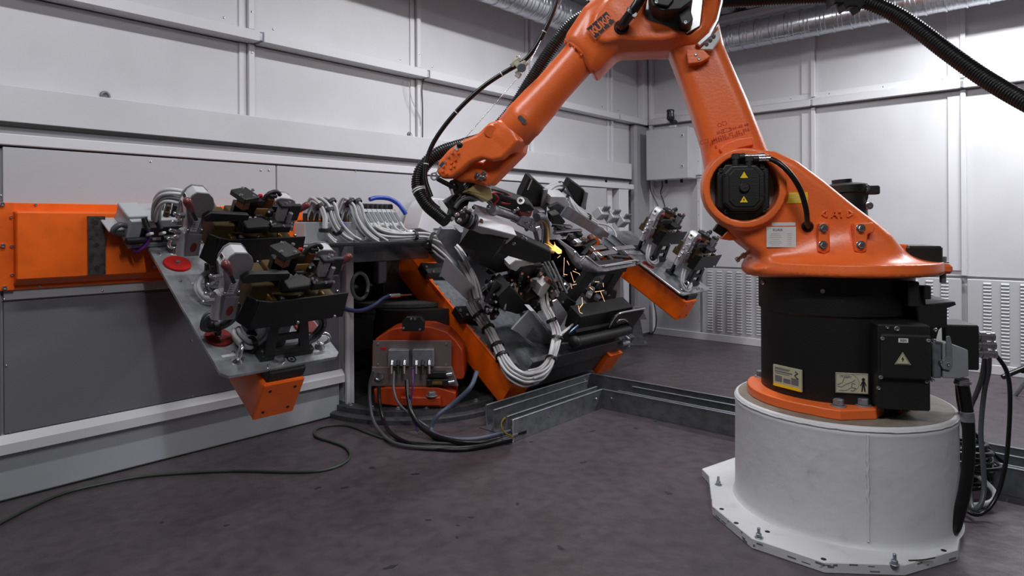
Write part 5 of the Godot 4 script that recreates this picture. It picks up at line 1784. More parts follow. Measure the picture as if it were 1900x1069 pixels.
	for q in [[-.02, .035, .31], [-.004, .028, .305], [.02, .055, .33], [-.1, .045, .32], [-.07, .10, .34], [.09, .045, .322], [.045, .10, .37], [-.12, .05, .295], [.012, .012, .315], [-.06, .03, .32], [-.04, .03, .32]]: scr(o, Vector3(q[0], q[1], q[2]), Vector3(0, -.5, .8), .0055)
	for q in [[-.13, -.0, .25, M.brass], [.05, -.012, .262, M.brass]]: blk(o, "brass_edge", Vector3(q[0], q[1], q[2]), Vector3(.006, .03, .03), q[3], .001)
	blk(o, "red_marker", Vector3(-.002, .105, .365), Vector3(.016, .012, .026), M.red, .003)
	for q in [[-.09, .0, .319], [-.028, .002, .31], [.018, .005, .305], [.032, .012, .305], [.06, -.002, .305], [.07, .04, .378], [.088, .05, .378], [.1, .01, .295], [-.01, .06, .308], [.035, .06, .305], [.06, .13, .294], [-.06, .13, .294]]:
		scr(o, Vector3(q[0], q[1], q[2]), Vector3.BACK, .0055)
	for q in [[.05, -.005, .27], [-.03, -.005, .262], [.12, .0, .262]]: scr(o, Vector3(q[0], q[1], q[2]), Vector3(0, -1, 0), .0055)
	m = lm()
	m.cyl(Vector3(-.1, -.012, .268), Vector3(-.1, -.03, .268), .009, -1, 14)
	part(o, "rubber_knob", m, M.rubber)
	return o
func jigs():
	var a := make_jig("clamping jig at the lower end of the left plate, nearest the camera")
	a.transform = FS * at(-1.545, .055, 0)
	for s in [[-1.53, .415, "clamping jig at the upper end of the left plate, beside the red disc"], [1.585, .08, "clamping jig at the lower end of the far right plate, beside the lifting eye"], [1.57, .385, "clamping jig at the upper end of the far right plate, nearer the corner column"]]:
		var d: Node3D = a.duplicate()
		d.name = numbered("clamping_jig"); add_child(d)
		d.transform = FS * at(s[0], s[1], 0)
		d.set_meta("label", s[2])

# ---------------------------------------------------------------- cables
func bundle(label: String, pts: Array, count: int, r: float, spread: float, ties: Array, mt: Material, group := "", seed := 1, fan: Array = [], called := "cable_bundle") -> Node3D:
	# pts are points in the room; ties are places along the run, 0..1; fan scales the spread along the run
	var o := thing(called, label, "cables", Transform3D(Basis.IDENTITY, pts[0]), group)
	var q := MB.smooth(pts, .02)
	var rn := RandomNumberGenerator.new(); rn.seed = seed
	var m: MB
	var n := q.size()
	for c in count:
		var rad := spread * sqrt((c + .4) / count); var ang := c * 2.4 + rn.randf() * .5
		var tw := rn.randf_range(-.5, .5); var wob := rn.randf_range(.3, 1.0) * r
		var path := []
		var nx := Vector3.ZERO
		for i in range(0, n):
			var t := float(i) / (n - 1)
			var tg := (q[mini(i + 1, n - 1)] - q[maxi(i - 1, 0)]).normalized()
			if i == 0: nx = MB.basis_y(tg).x
			nx = (nx - tg * nx.dot(tg)).normalized()
			if i % 3 != 0 and i != n - 1: continue
			var ny := tg.cross(nx)
			var sc := 1.0
			if fan.size():
				var fi := t * (fan.size() - 1)
				var k := mini(int(fi), fan.size() - 2)
				sc = lerpf(fan[k], fan[k + 1], fi - k)
			var a := ang + tw * t * 2.0
			path.append(q[i] + (nx * cos(a) + ny * sin(a)) * (rad * sc + sin(t * 9.0 + c) * wob * .5))
		m = mb(o)
		m.tube(path, r, 7, .012)
		part(o, "cable", m, mt)
	for t in ties:
		var i := clampi(int(t * (n - 1)), 1, n - 2)
		var tg := (q[i + 1] - q[i - 1]).normalized()
		var sc := 1.0
		if fan.size():
			var fi: float = t * (fan.size() - 1); var k := mini(int(fi), fan.size() - 2)
			sc = lerpf(fan[k], fan[k + 1], fi - k)
		m = mb(o)
		var R := spread * sc + r * 1.5
		m.lathe(Transform3D(MB.basis_y(tg), q[i]), [Vector2(R * .9, -.009), Vector2(R, -.008), Vector2(R * 1.03, 0), Vector2(R, .008), Vector2(R * .9, .009)], 18, 60)
		m.box(Transform3D(MB.basis_y(tg), q[i]) * at(R * 1.05, 0, .004), Vector3(.006, .016, .02), .002)
		part(o, "hook_tie", m, M.rubber)
	return o
func fc(l: Array) -> Array:
	# [px, py, height over the middle bed] -> room points
	var o := []
	for p in l: o.append(FC * on(FC, p[0], p[1], p[2]))
	return o
func fs(l: Array) -> Array:
	var o := []
	for p in l: o.append(FS * on(FS, p[0], p[1], p[2]))
	return o
func fx(l: Array) -> Array:
	var o := []
	for p in l: o.append(on_x(p[0], p[1], p[2]))
	return o
func pd(l: Array) -> Array:
	var o := []
	for p in l: o.append(P(p[0], p[1], p[2]))
	return o

func cables_positioner():
	var g := "grey cable bundles on the positioner"
	bundle("thick grey cable bundle with black ties running down the middle bed's left side", fc([[876, 560, .10], [886, 580, .085], [900, 600, .075], [918, 632, .065], [932, 662, .06], [948, 688, .075], [972, 702, .09], [998, 697, .10]]), 16, .0065, .030, [.16, .30, .47, .58], M.cable, "", 3, [1.2, 1, .85, .85, .85, 1.1, 1.25, 1.2])
	bundle("grey cable bundle looping up from the apron to the black clamps", fc([[985, 700, .10], [1008, 690, .13], [1022, 668, .15], [1029, 645, .17], [1033, 620, .20], [1024, 594, .24], [1012, 570, .27], [1008, 545, .30]]), 11, .0065, .024, [.30, .55, .74], M.cable, "", 5, [1.5, 1.2, .8, .9, 1, .9, .9, 1.2])
	bundle("fan of grey cables dropping from the valve shelf behind the grey cable shield", fx([[790, 446, -2.56], [815, 452, -2.50], [840, 470, -2.43], [862, 500, -2.36], [878, 532, -2.30], [884, 556, -2.27]]), 15, .0065, .038, [.08], M.cable, "", 7, [.7, 1.5, 1.5, 1.2, .9, .8])
	bundle("short grey cables tied beside the steel angle, left of the black clamps", fc([[868, 556, .22], [885, 548, .24], [905, 535, .26], [925, 520, .28], [942, 514, .30]]), 5, .0065, .014, [.75], M.cable, "", 9)
	bundle("pair of grey cables hanging in front of the black clamp block", fc([[952, 488, .36], [957, 510, .34], [958, 535, .30], [952, 556, .26], [940, 572, .22], [934, 578, .2]]), 3, .007, .010, [.25, .92], M.cable, "", 11, [1.4, .9, .8, .8, .7, .7])
	bundle("single grey cable arching left beside the black clamp block", fc([[948, 526, .31], [938, 530, .30], [933, 545, .29], [938, 562, .27], [936, 574, .24]]), 1, .0065, .001, [], M.cable, "", 12)
	bundle("pair of grey cables rising from the loop to the black upper beam", fc([[1036, 622, .2], [1050, 612, .2], [1064, 600, .2], [1070, 586, .22], [1069, 575, .24]]), 2, .0065, .008, [], M.cable, "", 14)
	bundle("grey cable bundle over the black guards at the top of the middle fixture", fc([[1014, 356, .52], [1028, 347, .53], [1043, 347, .53], [1056, 358, .50], [1062, 376, .47], [1074, 394, .43], [1092, 407, .40], [1106, 416, .38]]), 9, .0085, .022, [.30, .52, .86], M.cable, "", 15)
	for e in [[[[1106, 413, .38], [1128, 418, .37], [1140, 430, .36], [1144, 448, .34], [1142, 462, .32]], 16], [[[1104, 416, .38], [1120, 424, .36], [1130, 440, .34], [1131, 460, .32]], 17], [[[1100, 420, .38], [1106, 436, .36], [1118, 452, .34], [1122, 462, .32]], 18]]:
		bundle(["grey cable curving down to the bright clamp strips, outermost of three", "grey cable curving down to the bright clamp strips, middle of three", "grey cable curving down to the bright clamp strips, innermost of three"][e[1] - 16], fc(e[0]), 1, .007, .001, [], M.cable, "", e[1])
	# valve shelf
	for e in [[572, 587, 612, 21], [584, 600, 640, 22], [596, 612, 655, 23], [632, 648, 690, 24], [644, 660, 705, 25]]:
		var x0: float = e[0]
		bundle("grey cables arching over the valve shelf, loop %s from its left end" % ["first", "second", "third", "fourth", "fifth"][e[3] - 21], fx([[x0 - 4, 405, -2.66], [x0 + 4, 382, -2.64], [x0 + 14, 372, -2.60], [x0 + 26, 390, -2.57], [x0 + 32, 412, -2.56], [e[2] - 8, 434, -2.56], [e[2] + 10, 446, -2.56]]), 5, .0062, .015, [.48, .8] if e[3] < 23 else [.4], M.cable, g, e[3], [1.3, 1.3, 1.2, .9, .9, 1, 1.2])
	bundle("long grey cables sweeping from the valve block towards the middle bed", fx([[690, 424, -2.57], [712, 434, -2.555], [745, 438, -2.55], [775, 437, -2.545], [800, 441, -2.53], [826, 462, -2.47], [848, 494, -2.40], [866, 525, -2.34]]), 7, .0068, .018, [.40], M.cable, "", 31, [1.6, 1.2, .8, .8, .9, 1, 1.2])
	for k in 4:
		bundle(["leftmost short grey cable plugged into the valve block's front", "second short grey cable from the left at the valve block's front", "third short grey cable from the left at the valve block's front", "rightmost short grey cable plugged into the valve block's front"][k], fx([[700 + 14 * k, 412, -2.58], [706 + 15 * k, 425, -2.56], [722 + 15 * k, 434, -2.55], [745 + 12 * k, 437, -2.548]]), 1, .0065, .001, [], M.cable, "", 33 + k)
	var hs := solo("blue_hose", tube_of(fx([[686, 370, -2.68], [700, 367, -2.68], [722, 369, -2.67], [738, 378, -2.65], [748, 390, -2.63], [753, 398, -2.62]]), .011, 12), M.blue, "bright blue air hose arching over the valve block", "hose", "", on_x(686, 370, -2.68))
	solo("blue_hose", tube_of(fx([[622, 416, -2.60], [632, 412, -2.58], [638, 422, -2.57], [640, 436, -2.57], [650, 443, -2.57]]), .011, 12), M.blue, "short blue air hose half hidden between the grey cables on the valve shelf", "hose", "", on_x(622, 416, -2.6))
	# left plate
	bundle("white-grey cables arching from the round plugs of the left valve terminal", fs([[290, 405, .14], [291, 385, .20], [300, 366, .26], [325, 364, .28], [350, 372, .27], [372, 392, .2]]), 6, .007, .020, [], M.cable, "", 41, [.8, 1, 1, 1.3, 1.3, 1])
	bundle("light grey cables arching behind the left jig's plum handle", fs([[336, 400, .18], [345, 368, .30], [362, 358, .36], [378, 366, .36], [388, 385, .32]]), 6, .007, .022, [], M.cable, "", 42)
	bundle("two grey hoses looping off the left plate beside the upper jig", fs([[398, 488, .10], [385, 500, .09], [371, 515, .07], [363, 535, .05], [371, 553, .03], [388, 558, .03], [405, 556, .05]]), 2, .0095, .011, [], M.cable, "", 43)
	bundle("dark grey hoses hanging under the upper jig's black guard", fs([[395, 490, .12], [392, 510, .08], [396, 530, .05], [408, 545, .04]]), 5, .008, .026, [], M.cable_dark, "", 44)
	bundle("grey and dark hoses looping in front of the lower jig's label plate", fs([[438, 566, .14], [430, 590, .09], [412, 604, .05], [392, 610, .04], [380, 602, .06], [385, 590, .09], [398, 583, .10]]), 4, .008, .014, [.55], M.cable_dark, "", 45)
	bundle("shiny ribbed hoses with a black tie under the lower jig", fs([[498, 600, .13], [494, 618, .07], [480, 632, .035], [460, 640, .03], [445, 630, .04], [438, 612, .05]]), 4, .0085, .018, [.62], M.cable, "", 46, [.6, 1, 1.1, .8, 1, 1])
	bundle("dark hoses at the right end of the lower jig, beside the lifting eye", fs([[598, 585, .15], [600, 602, .10], [588, 622, .05], [570, 636, .03]]), 3, .0075, .012, [], M.cable_dark, "", 47)
	bundle("purple signal cables hanging from the left valve terminal", fs([[270, 425, .08], [273, 440, .06], [270, 455, .03], [258, 462, .01], [250, 460, .0]]), 2, .006, .012, [], M.purple, "", 48)
	bundle("black and grey plug cables at the left end of the valve terminal", fs([[255, 430, .05], [236, 432, .05], [214, 432, .06], [208, 424, .08], [222, 419, .09], [238, 423, .08]]), 2, .009, .009, [], M.cable_dark, "", 49)
	# right plate
	for s in [[0.0, "lower", .08], [1.0, "upper", .385]]:
		var u: float = 1.585 - .015 * s[0]; var v: float = s[2]
		bundle("grey hoses looping beside the %s jig on the far right plate" % s[1], [FS * Vector3(u - .20, v + .02, .14), FS * Vector3(u - .22, v - .02, .06), FS * Vector3(u - .16, v - .05, .02), FS * Vector3(u - .06, v - .03, .02), FS * Vector3(u - .02, v + .04, .06)], 4, .008, .014, [], M.cable, "", 51 + int(s[0]))
	for e in [[[640, 541, -2.35], [618, 560, -2.36], [622, 573, -2.38], [650, 576, -2.42], [690, 566, -2.5], [720, 552, -2.56], [732, 549, -2.58]]]:
		solo("blue_hose", tube_of(fx([[626, 562, -2.40], [640, 573, -2.42], [665, 577, -2.46], [690, 569, -2.50], [708, 556, -2.53], [722, 549, -2.55]]), .0095, 12), M.blue_dark, "dark blue hose running behind the lower jig to a copper coupling at the middle arm", "hose", "", on_x(626, 562, -2.4))
	var cp := thing("hose_coupling", "small copper and steel hose coupling in front of the orange middle arm", "coupling", Transform3D(Basis.IDENTITY, on_x(724, 549, -2.55)))
	var m := mb(cp)
	m.cyl(on_x(722, 549, -2.55), on_x(741, 548, -2.555), .010, -1, 14)
	part(cp, "collar", m, M.bright)
	m = mb(cp)
	m.cyl(on_x(739, 548.5, -2.555), on_x(750, 548, -2.56), .008, .004, 14)
	m.cyl(on_x(749, 548, -2.56), on_x(764, 547, -2.565), .0035, -1, 10)
	part(cp, "nipple", m, M.copper)
	var lp := []
	for k in 15:
		var a := TAU * k / 13.0
		lp.append(on_x(668 + cos(a) * 15, 531 + sin(a) * 24, -2.66 + .004 * k))
	solo("grey_hose_coil", tube_of(lp, .009, 10), M.cable_dark, "dark grey hose coiled once in the shade beside the axis housing", "hose", "", on_x(668, 531, -2.66))
func tube_of(pts: Array, r: float, seg := 10, rib := 0.0, pitch := 0.01, step := .012) -> MB:
	var m := MB.new()
	m.tube(pts, r, seg, step, rib, pitch)
	return m

# ---------------------------------------------------------------- valve units
func valves():
	# terminal on the left plate
	var o := thing("valve_terminal", "white valve terminal with round black plugs at the top of the left fixture plate", "valve terminal", FS * at(-1.80, .80, .03))
	var V := FS * Transform3D(Basis(Vector3.BACK, .10), Vector3(-1.81, .775, .0))
	var m := mb(o, V)
	m.box(at(.10, .04, .012), Vector3(.30, .15, .02), .003)
	part(o, "base", m, M.zinc)
	m = mb(o, V)
	m.prism(Transform3D(FRONT, Vector3(0, .09, 0)), PackedVector2Array([Vector2(-.06, .03), Vector2(.24, .03), Vector2(.24, .125), Vector2(-.06, .125)]), .125, .006, 2)
	part(o, "module", m, M.plastic)
	m = mb(o, V)
	m.box(at(-.03, .03, .13), Vector3(.07, .10, .014), .003)
	part(o, "cover", m, M.plastic)
	m = mb(o, V)
	m.box(at(-.085, .05, .06), Vector3(.05, .10, .008), .002)
	part(o, "foot", m, M.alu)
	m = mb(o, V)
	m.box(at(.11, -.03, .07), Vector3(.26, .012, .05), .003)
	part(o, "front_strip", m, M.matt)
	for k in 8:
		m = mb(o, V)
		var x := .075 + .028 * (k % 4) + (.05 if k % 4 > 2 else 0.0); var y := -.01 + .05 * (k / 4)
		m.cyl(Vector3(x, y, .125), Vector3(x, y, .15), .011, -1, 14)
		m.cyl(Vector3(x, y, .15), Vector3(x, y, .175), .009, -1, 14)
		part(o, "round_plug", m, M.matt if k % 2 else M.brass_dark)
	for k in 4:
		m = mb(o, V)
		m.cyl(Vector3(.05 + .04 * k, .0, .125), Vector3(.05 + .04 * k, .0, .1265), .008, -1, 12)
		part(o, "open_port", m, M.ink)
	for k in 2:
		m = mb(o, V)
		m.cyl(Vector3(-.015 + .04 * k, -.03, .135), Vector3(-.005 + .045 * k, -.06, .10), .010, -1, 12)
		part(o, "cable_plug", m, M.matt)
		m = mb(o, V)
		m.box(Transform3D(Basis(Vector3.RIGHT, .85), Vector3(.0 + .045 * k, -.068, .086)), Vector3(.014, .01, .034), .002)
		part(o, "cable_tag", m, M.label)
	m = mb(o, V)
	m.cyl(Vector3(-.07, -.05, .05), Vector3(.02, -.05, .05), .012, -1, 14)
	m.cyl(Vector3(.06, -.05, .05), Vector3(.15, -.05, .05), .013, -1, 14)
	part(o, "heavy_plug", m, M.matt)
	# shelf with the valve block
	var sh := thing("valve_shelf", "galvanised shelf with a smoked front sheet in front of the dividing wall", "shelf", Transform3D(Basis.IDENTITY, on_x(690, 455, -2.6)))
	var z0 := on_x(560, 448, -2.54).z; var z1 := on_x(800, 448, -2.54).z
	var ys := on_x(690, 449, -2.54).y
	m = mb(sh)
	m.box(at(-2.635, ys - .012, (z0 + z1) / 2), Vector3(.20, .008, z0 - z1), .002)
	part(sh, "shelf_plate", m, M.galv)
	m = mb(sh)
	m.box(at(-2.535, ys - .006, (z0 + z1) / 2 - .03), Vector3(.012, .014, (z0 - z1) * .86), .002)
	part(sh, "front_lip", m, M.matt)
	m = mb(sh)
	var zz0 := on_x(588, 460, -2.535).z; var zz1 := on_x(795, 460, -2.535).z
	m.box(at(-2.535, ys - .052, (zz0 + zz1) / 2), Vector3(.005, .08, zz0 - zz1), .001)
	part(sh, "smoked_sheet", m, M.smoked)
	m = mb(sh)
	m.prism(Transform3D(Basis(Vector3(1, 0, 0), Vector3(0, 1, 0), Vector3(0, 0, 1)), Vector3(-2.72, ys - .09, z0 + .004)), PackedVector2Array([Vector2(0, .08), Vector2(.18, .08), Vector2(.16, -.02), Vector2(.10, -.10), Vector2(0, -.04)]), .006, .001)
	part(sh, "end_bracket", m, M.galv)
	# connector distribution block and the valve block
	var b := thing("distribution_block", "low white connector block under the arching grey cables on the valve shelf", "connector block", Transform3D(Basis.IDENTITY, on_x(600, 420, -2.63)))
	var ba := on_x(562, 395, -2.63); var bb := on_x(690, 440, -2.63)
	m = mb(b)
	m.box(at(-2.66, ys + .045, (ba.z + bb.z) / 2), Vector3(.09, .10, ba.z - bb.z), .004)
	part(b, "body", m, M.plastic)
	for k in 12:
		m = mb(b)
		var z := lerpf(ba.z, bb.z, .06 + .08 * k)
		m.cyl(Vector3(-2.65, ys + .09, z), Vector3(-2.65, ys + .135 + .01 * (k % 2), z), .010, -1, 12)
		part(b, "round_plug", m, M.brass_dark if k % 2 else M.matt)
	var vb := thing("valve_block", "light grey ten-station valve block with black top on the valve shelf", "valve block", Transform3D(Basis.IDENTITY, on_x(715, 400, -2.62)))
	var va := on_x(662, 402, -2.58); var vc := on_x(752, 402, -2.58)
	var L := va.z - vc.z
	m = mb(vb)
	m.box(at(-2.645, ys + .03, (va.z + vc.z) / 2), Vector3(.13, .055, L), .003)
	part(vb, "manifold", m, M.plastic)
	for k in 10:
		var z := va.z - L * (k + .5) / 10
		m = mb(vb)
		m.prism(Transform3D(Basis.IDENTITY, Vector3(-2.71, ys + .055, z - L * .046)), PackedVector2Array([Vector2(0, 0), Vector2(.12, 0), Vector2(.125, .02), Vector2(.045, .105), Vector2(0, .108)]), L * .092, .002)
		part(vb, "valve", m, M.plastic)
		m = mb(vb)
		m.box(Transform3D(Basis(Vector3.BACK, -.815), Vector3(-2.624, ys + .119, z)), Vector3(.07, .004, L * .06), .001)
		part(vb, "window", m, M.plastic_dark)
		m = mb(vb)
		m.box(at(-2.695, ys + .172, z), Vector3(.05, .03, L * .09), .007)
		part(vb, "solenoid", m, M.matt)
		m = mb(vb)
		m.cyl(Vector3(-2.585, ys + .02, z), Vector3(-2.565, ys + .017, z), .009, -1, 12)
		part(vb, "push_fitting", m, M.bright)
	for k in 2:
		m = mb(vb)
		m.cyl(Vector3(-2.60, ys + .045 - .03 * k, vc.z), Vector3(-2.60, ys + .045 - .03 * k, vc.z - .07), .014, -1, 14)
		m.cyl(Vector3(-2.60, ys + .045 - .03 * k, vc.z - .02), Vector3(-2.60, ys + .045 - .03 * k, vc.z - .05), .018, -1, 6)
		part(vb, "air_coupling", m, M.bright)
	# plain white box at the right end of the shelf
	var wb := thing("white_cabinet", "plain white sheet-metal box behind the corrugated hose at the valve shelf's right end", "box", Transform3D(Basis.IDENTITY, on_x(815, 430, -2.66)))
	m = mb(wb)
	var X := -2.66
	var wq := []
	for q in [[776, 424], [786, 388], [795, 374], [806, 367], [850, 372], [850, 428], [815, 440]]:
		var p := on_x(q[0], q[1], X)
		wq.append(Vector2(-p.z, p.y))
	m.prism(Transform3D(Basis(Vector3(0, 0, -1), Vector3.UP, Vector3(1, 0, 0)), Vector3(X - .14, 0, 0)), PackedVector2Array(wq), .14, .008, 2)
	part(wb, "shell", m, M.white)
	m = mb(wb)
	var wp := on_x(833, 424, X + .004)
	m.box(Transform3D(Basis.IDENTITY, wp), Vector3(.012, .006, .22), .002)
	part(wb, "edge_trim", m, M.plastic_dark)

# ---------------------------------------------------------------- middle welding fixture
func fr(y: float) -> Transform3D:
	return FC * Transform3D(FRONT, Vector3(0, y, 0))
func sheet(o: Node3D, called: String, y: float, th: float, pts: Array, mt: Material, bev := .002, holes := [], label := "") -> MeshInstance3D:
	# upright plate across the bed: its front face, th thick, stands at y up the slope
	var T := fr(y)
	var m := mb(o, T)
	var hh := []
	for h in holes: hh.append(on2(T, h))
	m.prism(at(0, 0, -th), on2(T, pts), th, bev, 1, hh)
	return part(o, called, m, mt, label)
func lump(o: Node3D, called: String, px: float, py: float, n: float, s: Vector3, mt: Material, turn := 0.0, tilt := 0.0, bev := .003):
	var p := on(FC, px, py, n)
	var m := mb(o, FC)
	m.box(Transform3D(Basis(Vector3.BACK, turn) * Basis(Vector3.RIGHT, tilt), p), s, bev)
	part(o, called, m, mt)
func dot(o: Node3D, px: float, py: float, n: float, r := .007, mt: Material = null):
	var p := on(FC, px, py, n)
	var m := mb(o, FC)
	m.screw(p, Vector3(-.5, -.6, .6), r)
	part(o, "screw", m, mt if mt else M.bright)
func fixture():
	var o := thing("welding_fixture", "dense black and steel welding fixture with clamps and guards on the middle bed", "welding fixture", FC * at(.3, .4, .1))
	var m: MB
	# clamp feet along the left arm
	for q in [[805, 503, .03, .16, .09], [868, 584, .03, .15, .09], [950, 687, .02, .07, .05]]:
		lump(o, "foot_block", q[0], q[1], q[2], Vector3(q[3], q[4], .05), M.matt, -.1)
		for k in 3: dot(o, q[0] - 14 + 13 * k, q[1] - 8 + 8 * k, q[2] + .03, .008)
	# cable shield and steel angle
	sheet(o, "cable_shield", .47, .006, [[818, 512], [828, 476], [887, 539], [874, 563]], M.alu, .001)
	sheet(o, "shield_edge", .465, .02, [[872, 562], [884, 539], [888, 540], [876, 564]], M.alu, .002)
	sheet(o, "steel_angle", .62, .02, [[812, 440], [820, 424], [842, 424], [862, 434], [936, 541], [905, 562], [893, 548]], M.galv, .003, [[[843, 458], [850, 451], [873, 478], [872, 488], [862, 487]]])
	sheet(o, "angle_flange", .60, .06, [[852, 430], [866, 432], [940, 538], [934, 543]], M.galv, .003)
	m = mb(o, FC)
	m.cyl(on(FC, 900, 490, .36), on(FC, 917, 500, .35), .014, -1, 16)
	m.cyl(on(FC, 914, 497, .355), on(FC, 922, 503, .345), .018, -1, 16)
	part(o, "sensor_barrel", m, M.alu)
	dot(o, 850, 427, .42, .012)
	# dark box behind the gun and the clamps under it
	sheet(o, "clamp_tower", .50, .12, [[884, 470], [900, 446], [960, 470], [962, 500], [925, 508], [890, 492]], M.matt, .006)
	sheet(o, "clamp_tower", .44, .10, [[950, 500], [972, 488], [1008, 492], [1016, 516], [990, 540], [962, 530]], M.matt, .008)
	sheet(o, "valve_head", .42, .05, [[946, 492], [958, 483], [996, 480], [999, 486], [988, 492], [966, 496], [958, 504], [946, 500]], M.alu, .004)
	sheet(o, "brass_piece", .41, .03, [[978, 486], [992, 478], [998, 483], [984, 490]], M.tan, .002)
	sheet(o, "clamp_lever", .40, .03, [[968, 556], [985, 534], [1014, 500], [1022, 506], [1004, 532], [978, 562]], M.raw_dark, .006)
	sheet(o, "clamp_tower", .36, .10, [[925, 552], [948, 530], [975, 560], [1000, 545], [1012, 560], [1005, 578], [960, 584], [930, 575]], M.matt, .006)
	sheet(o, "clamp_tower", .38, .09, [[1005, 555], [1010, 530], [1030, 512], [1048, 520], [1052, 545], [1038, 566], [1018, 570]], M.matt, .006)
	sheet(o, "cylinder_block", .34, .05, [[998, 548], [1006, 532], [1018, 522], [1023, 528], [1012, 546], [1006, 556]], M.alu, .004)
	sheet(o, "rust_block", .335, .03, [[1014, 524], [1020, 518], [1026, 522], [1021, 530]], M.rust, .003)
	for q in [[[1010, 486], [1034, 535]], [[1016, 484], [1044, 540]], [[1024, 484], [1052, 545]], [[1006, 490], [1028, 530]]]:
		m = mb(o, FC)
		m.cyl(on(FC, q[0][0], q[0][1], .46), on(FC, q[1][0], q[1][1], .38), .007, -1, 10)
		part(o, "guide_rod", m, M.raw_dark)
	# clutter of screws, fittings and small blocks between the towers
	var rn := RandomNumberGenerator.new(); rn.seed = 77
	var sp := [[938, 548, .22], [930, 558, .2], [944, 560, .22], [952, 566, .2], [968, 560, .21], [978, 568, .2], [986, 562, .22], [975, 552, .24], [992, 570, .2], [955, 528, .3], [966, 545, .27], [985, 520, .36], [1003, 508, .4], [968, 508, .38], [1020, 556, .3], [1034, 548, .34], [1040, 532, .38], [1024, 540, .36], [1030, 520, .4], [1046, 512, .42], [902, 500, .3], [912, 522, .26], [940, 470, .42], [926, 492, .36], [1058, 528, .36], [1000, 560, .27], [905, 555, .2], [918, 560, .2], [1044, 560, .28]]
	for q in sp: dot(o, q[0], q[1], q[2] + .02, rn.randf_range(.005, .009))
	for i in 26:
		var q = sp[(i * 5) % sp.size()]
		lump(o, "small_block", q[0] + rn.randf_range(-9, 9), q[1] + rn.randf_range(-7, 7), q[2], Vector3(rn.randf_range(.02, .06), rn.randf_range(.02, .05), rn.randf_range(.02, .06)), [M.matt, M.matt, M.raw_dark, M.alu_dark, M.matt][i % 5], rn.randf_range(-.6, .6), rn.randf_range(-.5, .5))
	for i in 44:
		var px := rn.randf_range(905, 1060); var py := rn.randf_range(515, 585)
		if py > 640 - .08 * px + 20: continue
		var nn := .16 + .001 * (585 - py) * 2.6
		lump(o, "small_block", px, py, nn, Vector3(rn.randf_range(.015, .05), rn.randf_range(.015, .05), rn.randf_range(.02, .05)), [M.matt, M.raw_black, M.matt, M.alu_dark, M.matt, M.raw_dark, M.zinc][i % 7], rn.randf_range(-.7, .7), rn.randf_range(-.6, .6))
		if i % 2 == 0: dot(o, px + rn.randf_range(-5, 5), py + rn.randf_range(-4, 4), nn + .035, rn.randf_range(.005, .009))
		if i % 5 == 0:
			m = mb(o, FC)
			m.cyl(on(FC, px, py, nn + .03), on(FC, px + rn.randf_range(-9, 9), py + rn.randf_range(-6, 6), nn + .05), .0075, -1, 10)
			part(o, "air_fitting", m, M.bright)
	for q in [[928, 548], [922, 552], [934, 553], [941, 545]]:
		m = mb(o, FC)
		m.cyl(on(FC, q[0], q[1], .24), on(FC, q[0] + 5, q[1] + 3, .25), .008, -1, 10)
		part(o, "air_fitting", m, M.bright)
	# frame plate with the slot, grey flag
	sheet(o, "frame_plate", .26, .010, [[950, 612], [982, 577], [990, 578], [1033, 634], [1006, 661], [1000, 656], [962, 618]], M.plastic, .001, [[[975, 628], [989, 608], [1012, 640], [1011, 652]]])
	sheet(o, "frame_plate", .245, .05, [[984, 577], [992, 577], [1036, 632], [1032, 636]], M.plastic, .002)
	for k in 6: dot(o, 958 + 3.6 * k, 612 - 5.5 * k, .12 + .02 * k, .005, M.matt)
	sheet(o, "gusset_plate", .27, .008, [[1026, 560], [1034, 556], [1053, 582], [1040, 606], [1034, 600]], M.alu, .001)
	sheet(o, "gusset_plate", .40, .012, [[900, 562], [922, 520], [930, 527], [912, 560]], M.raw_dark, .002)
	# black beams, apron sheet, lever plate with polished edge, knob
	sheet(o, "black_beam", .17, .09, [[1066, 624], [1077, 588], [1174, 569], [1175, 596], [1150, 606]], M.matt, .004)
	sheet(o, "black_beam", .15, .05, [[1050, 640], [1070, 616], [1165, 598], [1168, 612], [1080, 642]], M.matt, .004)
	m = mb(o, FC)
	var ba := on(FC, 1070, 634, .175); var bb := on(FC, 1166, 612, .175)
	m.cyl(ba, bb, .028, -1, 8, .003)
	part(o, "rest_bar", m, M.matt)
	m = mb(o, FC)
	m.lathe(Transform3D(MB.basis_y(ba - bb), ba), [Vector2(0, -.005), Vector2(.030, -.005), Vector2(.034, .008), Vector2(.034, .024), Vector2(.027, .036), Vector2(.014, .042), Vector2(0, .043)], 24, 60)
	part(o, "end_knob", m, M.rubber)
	sheet(o, "apron_sheet", .12, .006, [[1026, 640], [1060, 636], [1168, 616], [1166, 646], [1030, 678]], M.raw_dark, .001)
	sheet(o, "lever_plate", .13, .012, [[1128, 612], [1138, 593], [1149, 582], [1192, 574], [1196, 577], [1168, 618], [1160, 624]], M.matt, .002, [[[1143, 598], [1148, 593], [1158, 592], [1165, 598], [1168, 604], [1150, 608]]])
	m = mb(o, FC)
	var ed := []
	for q in [[1130, 607], [1137, 594], [1143, 586], [1151, 581], [1170, 577], [1196, 572.5]]: ed.append(fr_pt(q[0], q[1], .128))
	m.tube(ed, .0065, 8)
	part(o, "polished_edge", m, M.bright)
	m = mb(o, FC)
	ed = []
	for q in [[1143, 598], [1149, 594], [1158, 593], [1164, 597]]: ed.append(fr_pt(q[0], q[1], .126))
	m.tube(ed, .0055, 8)
	part(o, "polished_edge", m, M.bright)
	for q in [[1166, 593], [1172, 590], [1175, 597], [1170, 601], [1162, 626], [1156, 633], [1168, 630], [1165, 622]]: dot(o, q[0], q[1], .17 if q[1] < 605 else .10, .007)
	m = mb(o, FC)
	m.cyl(on(FC, 1160, 625, .12), on(FC, 1167, 630, .12), .012, -1, 12)
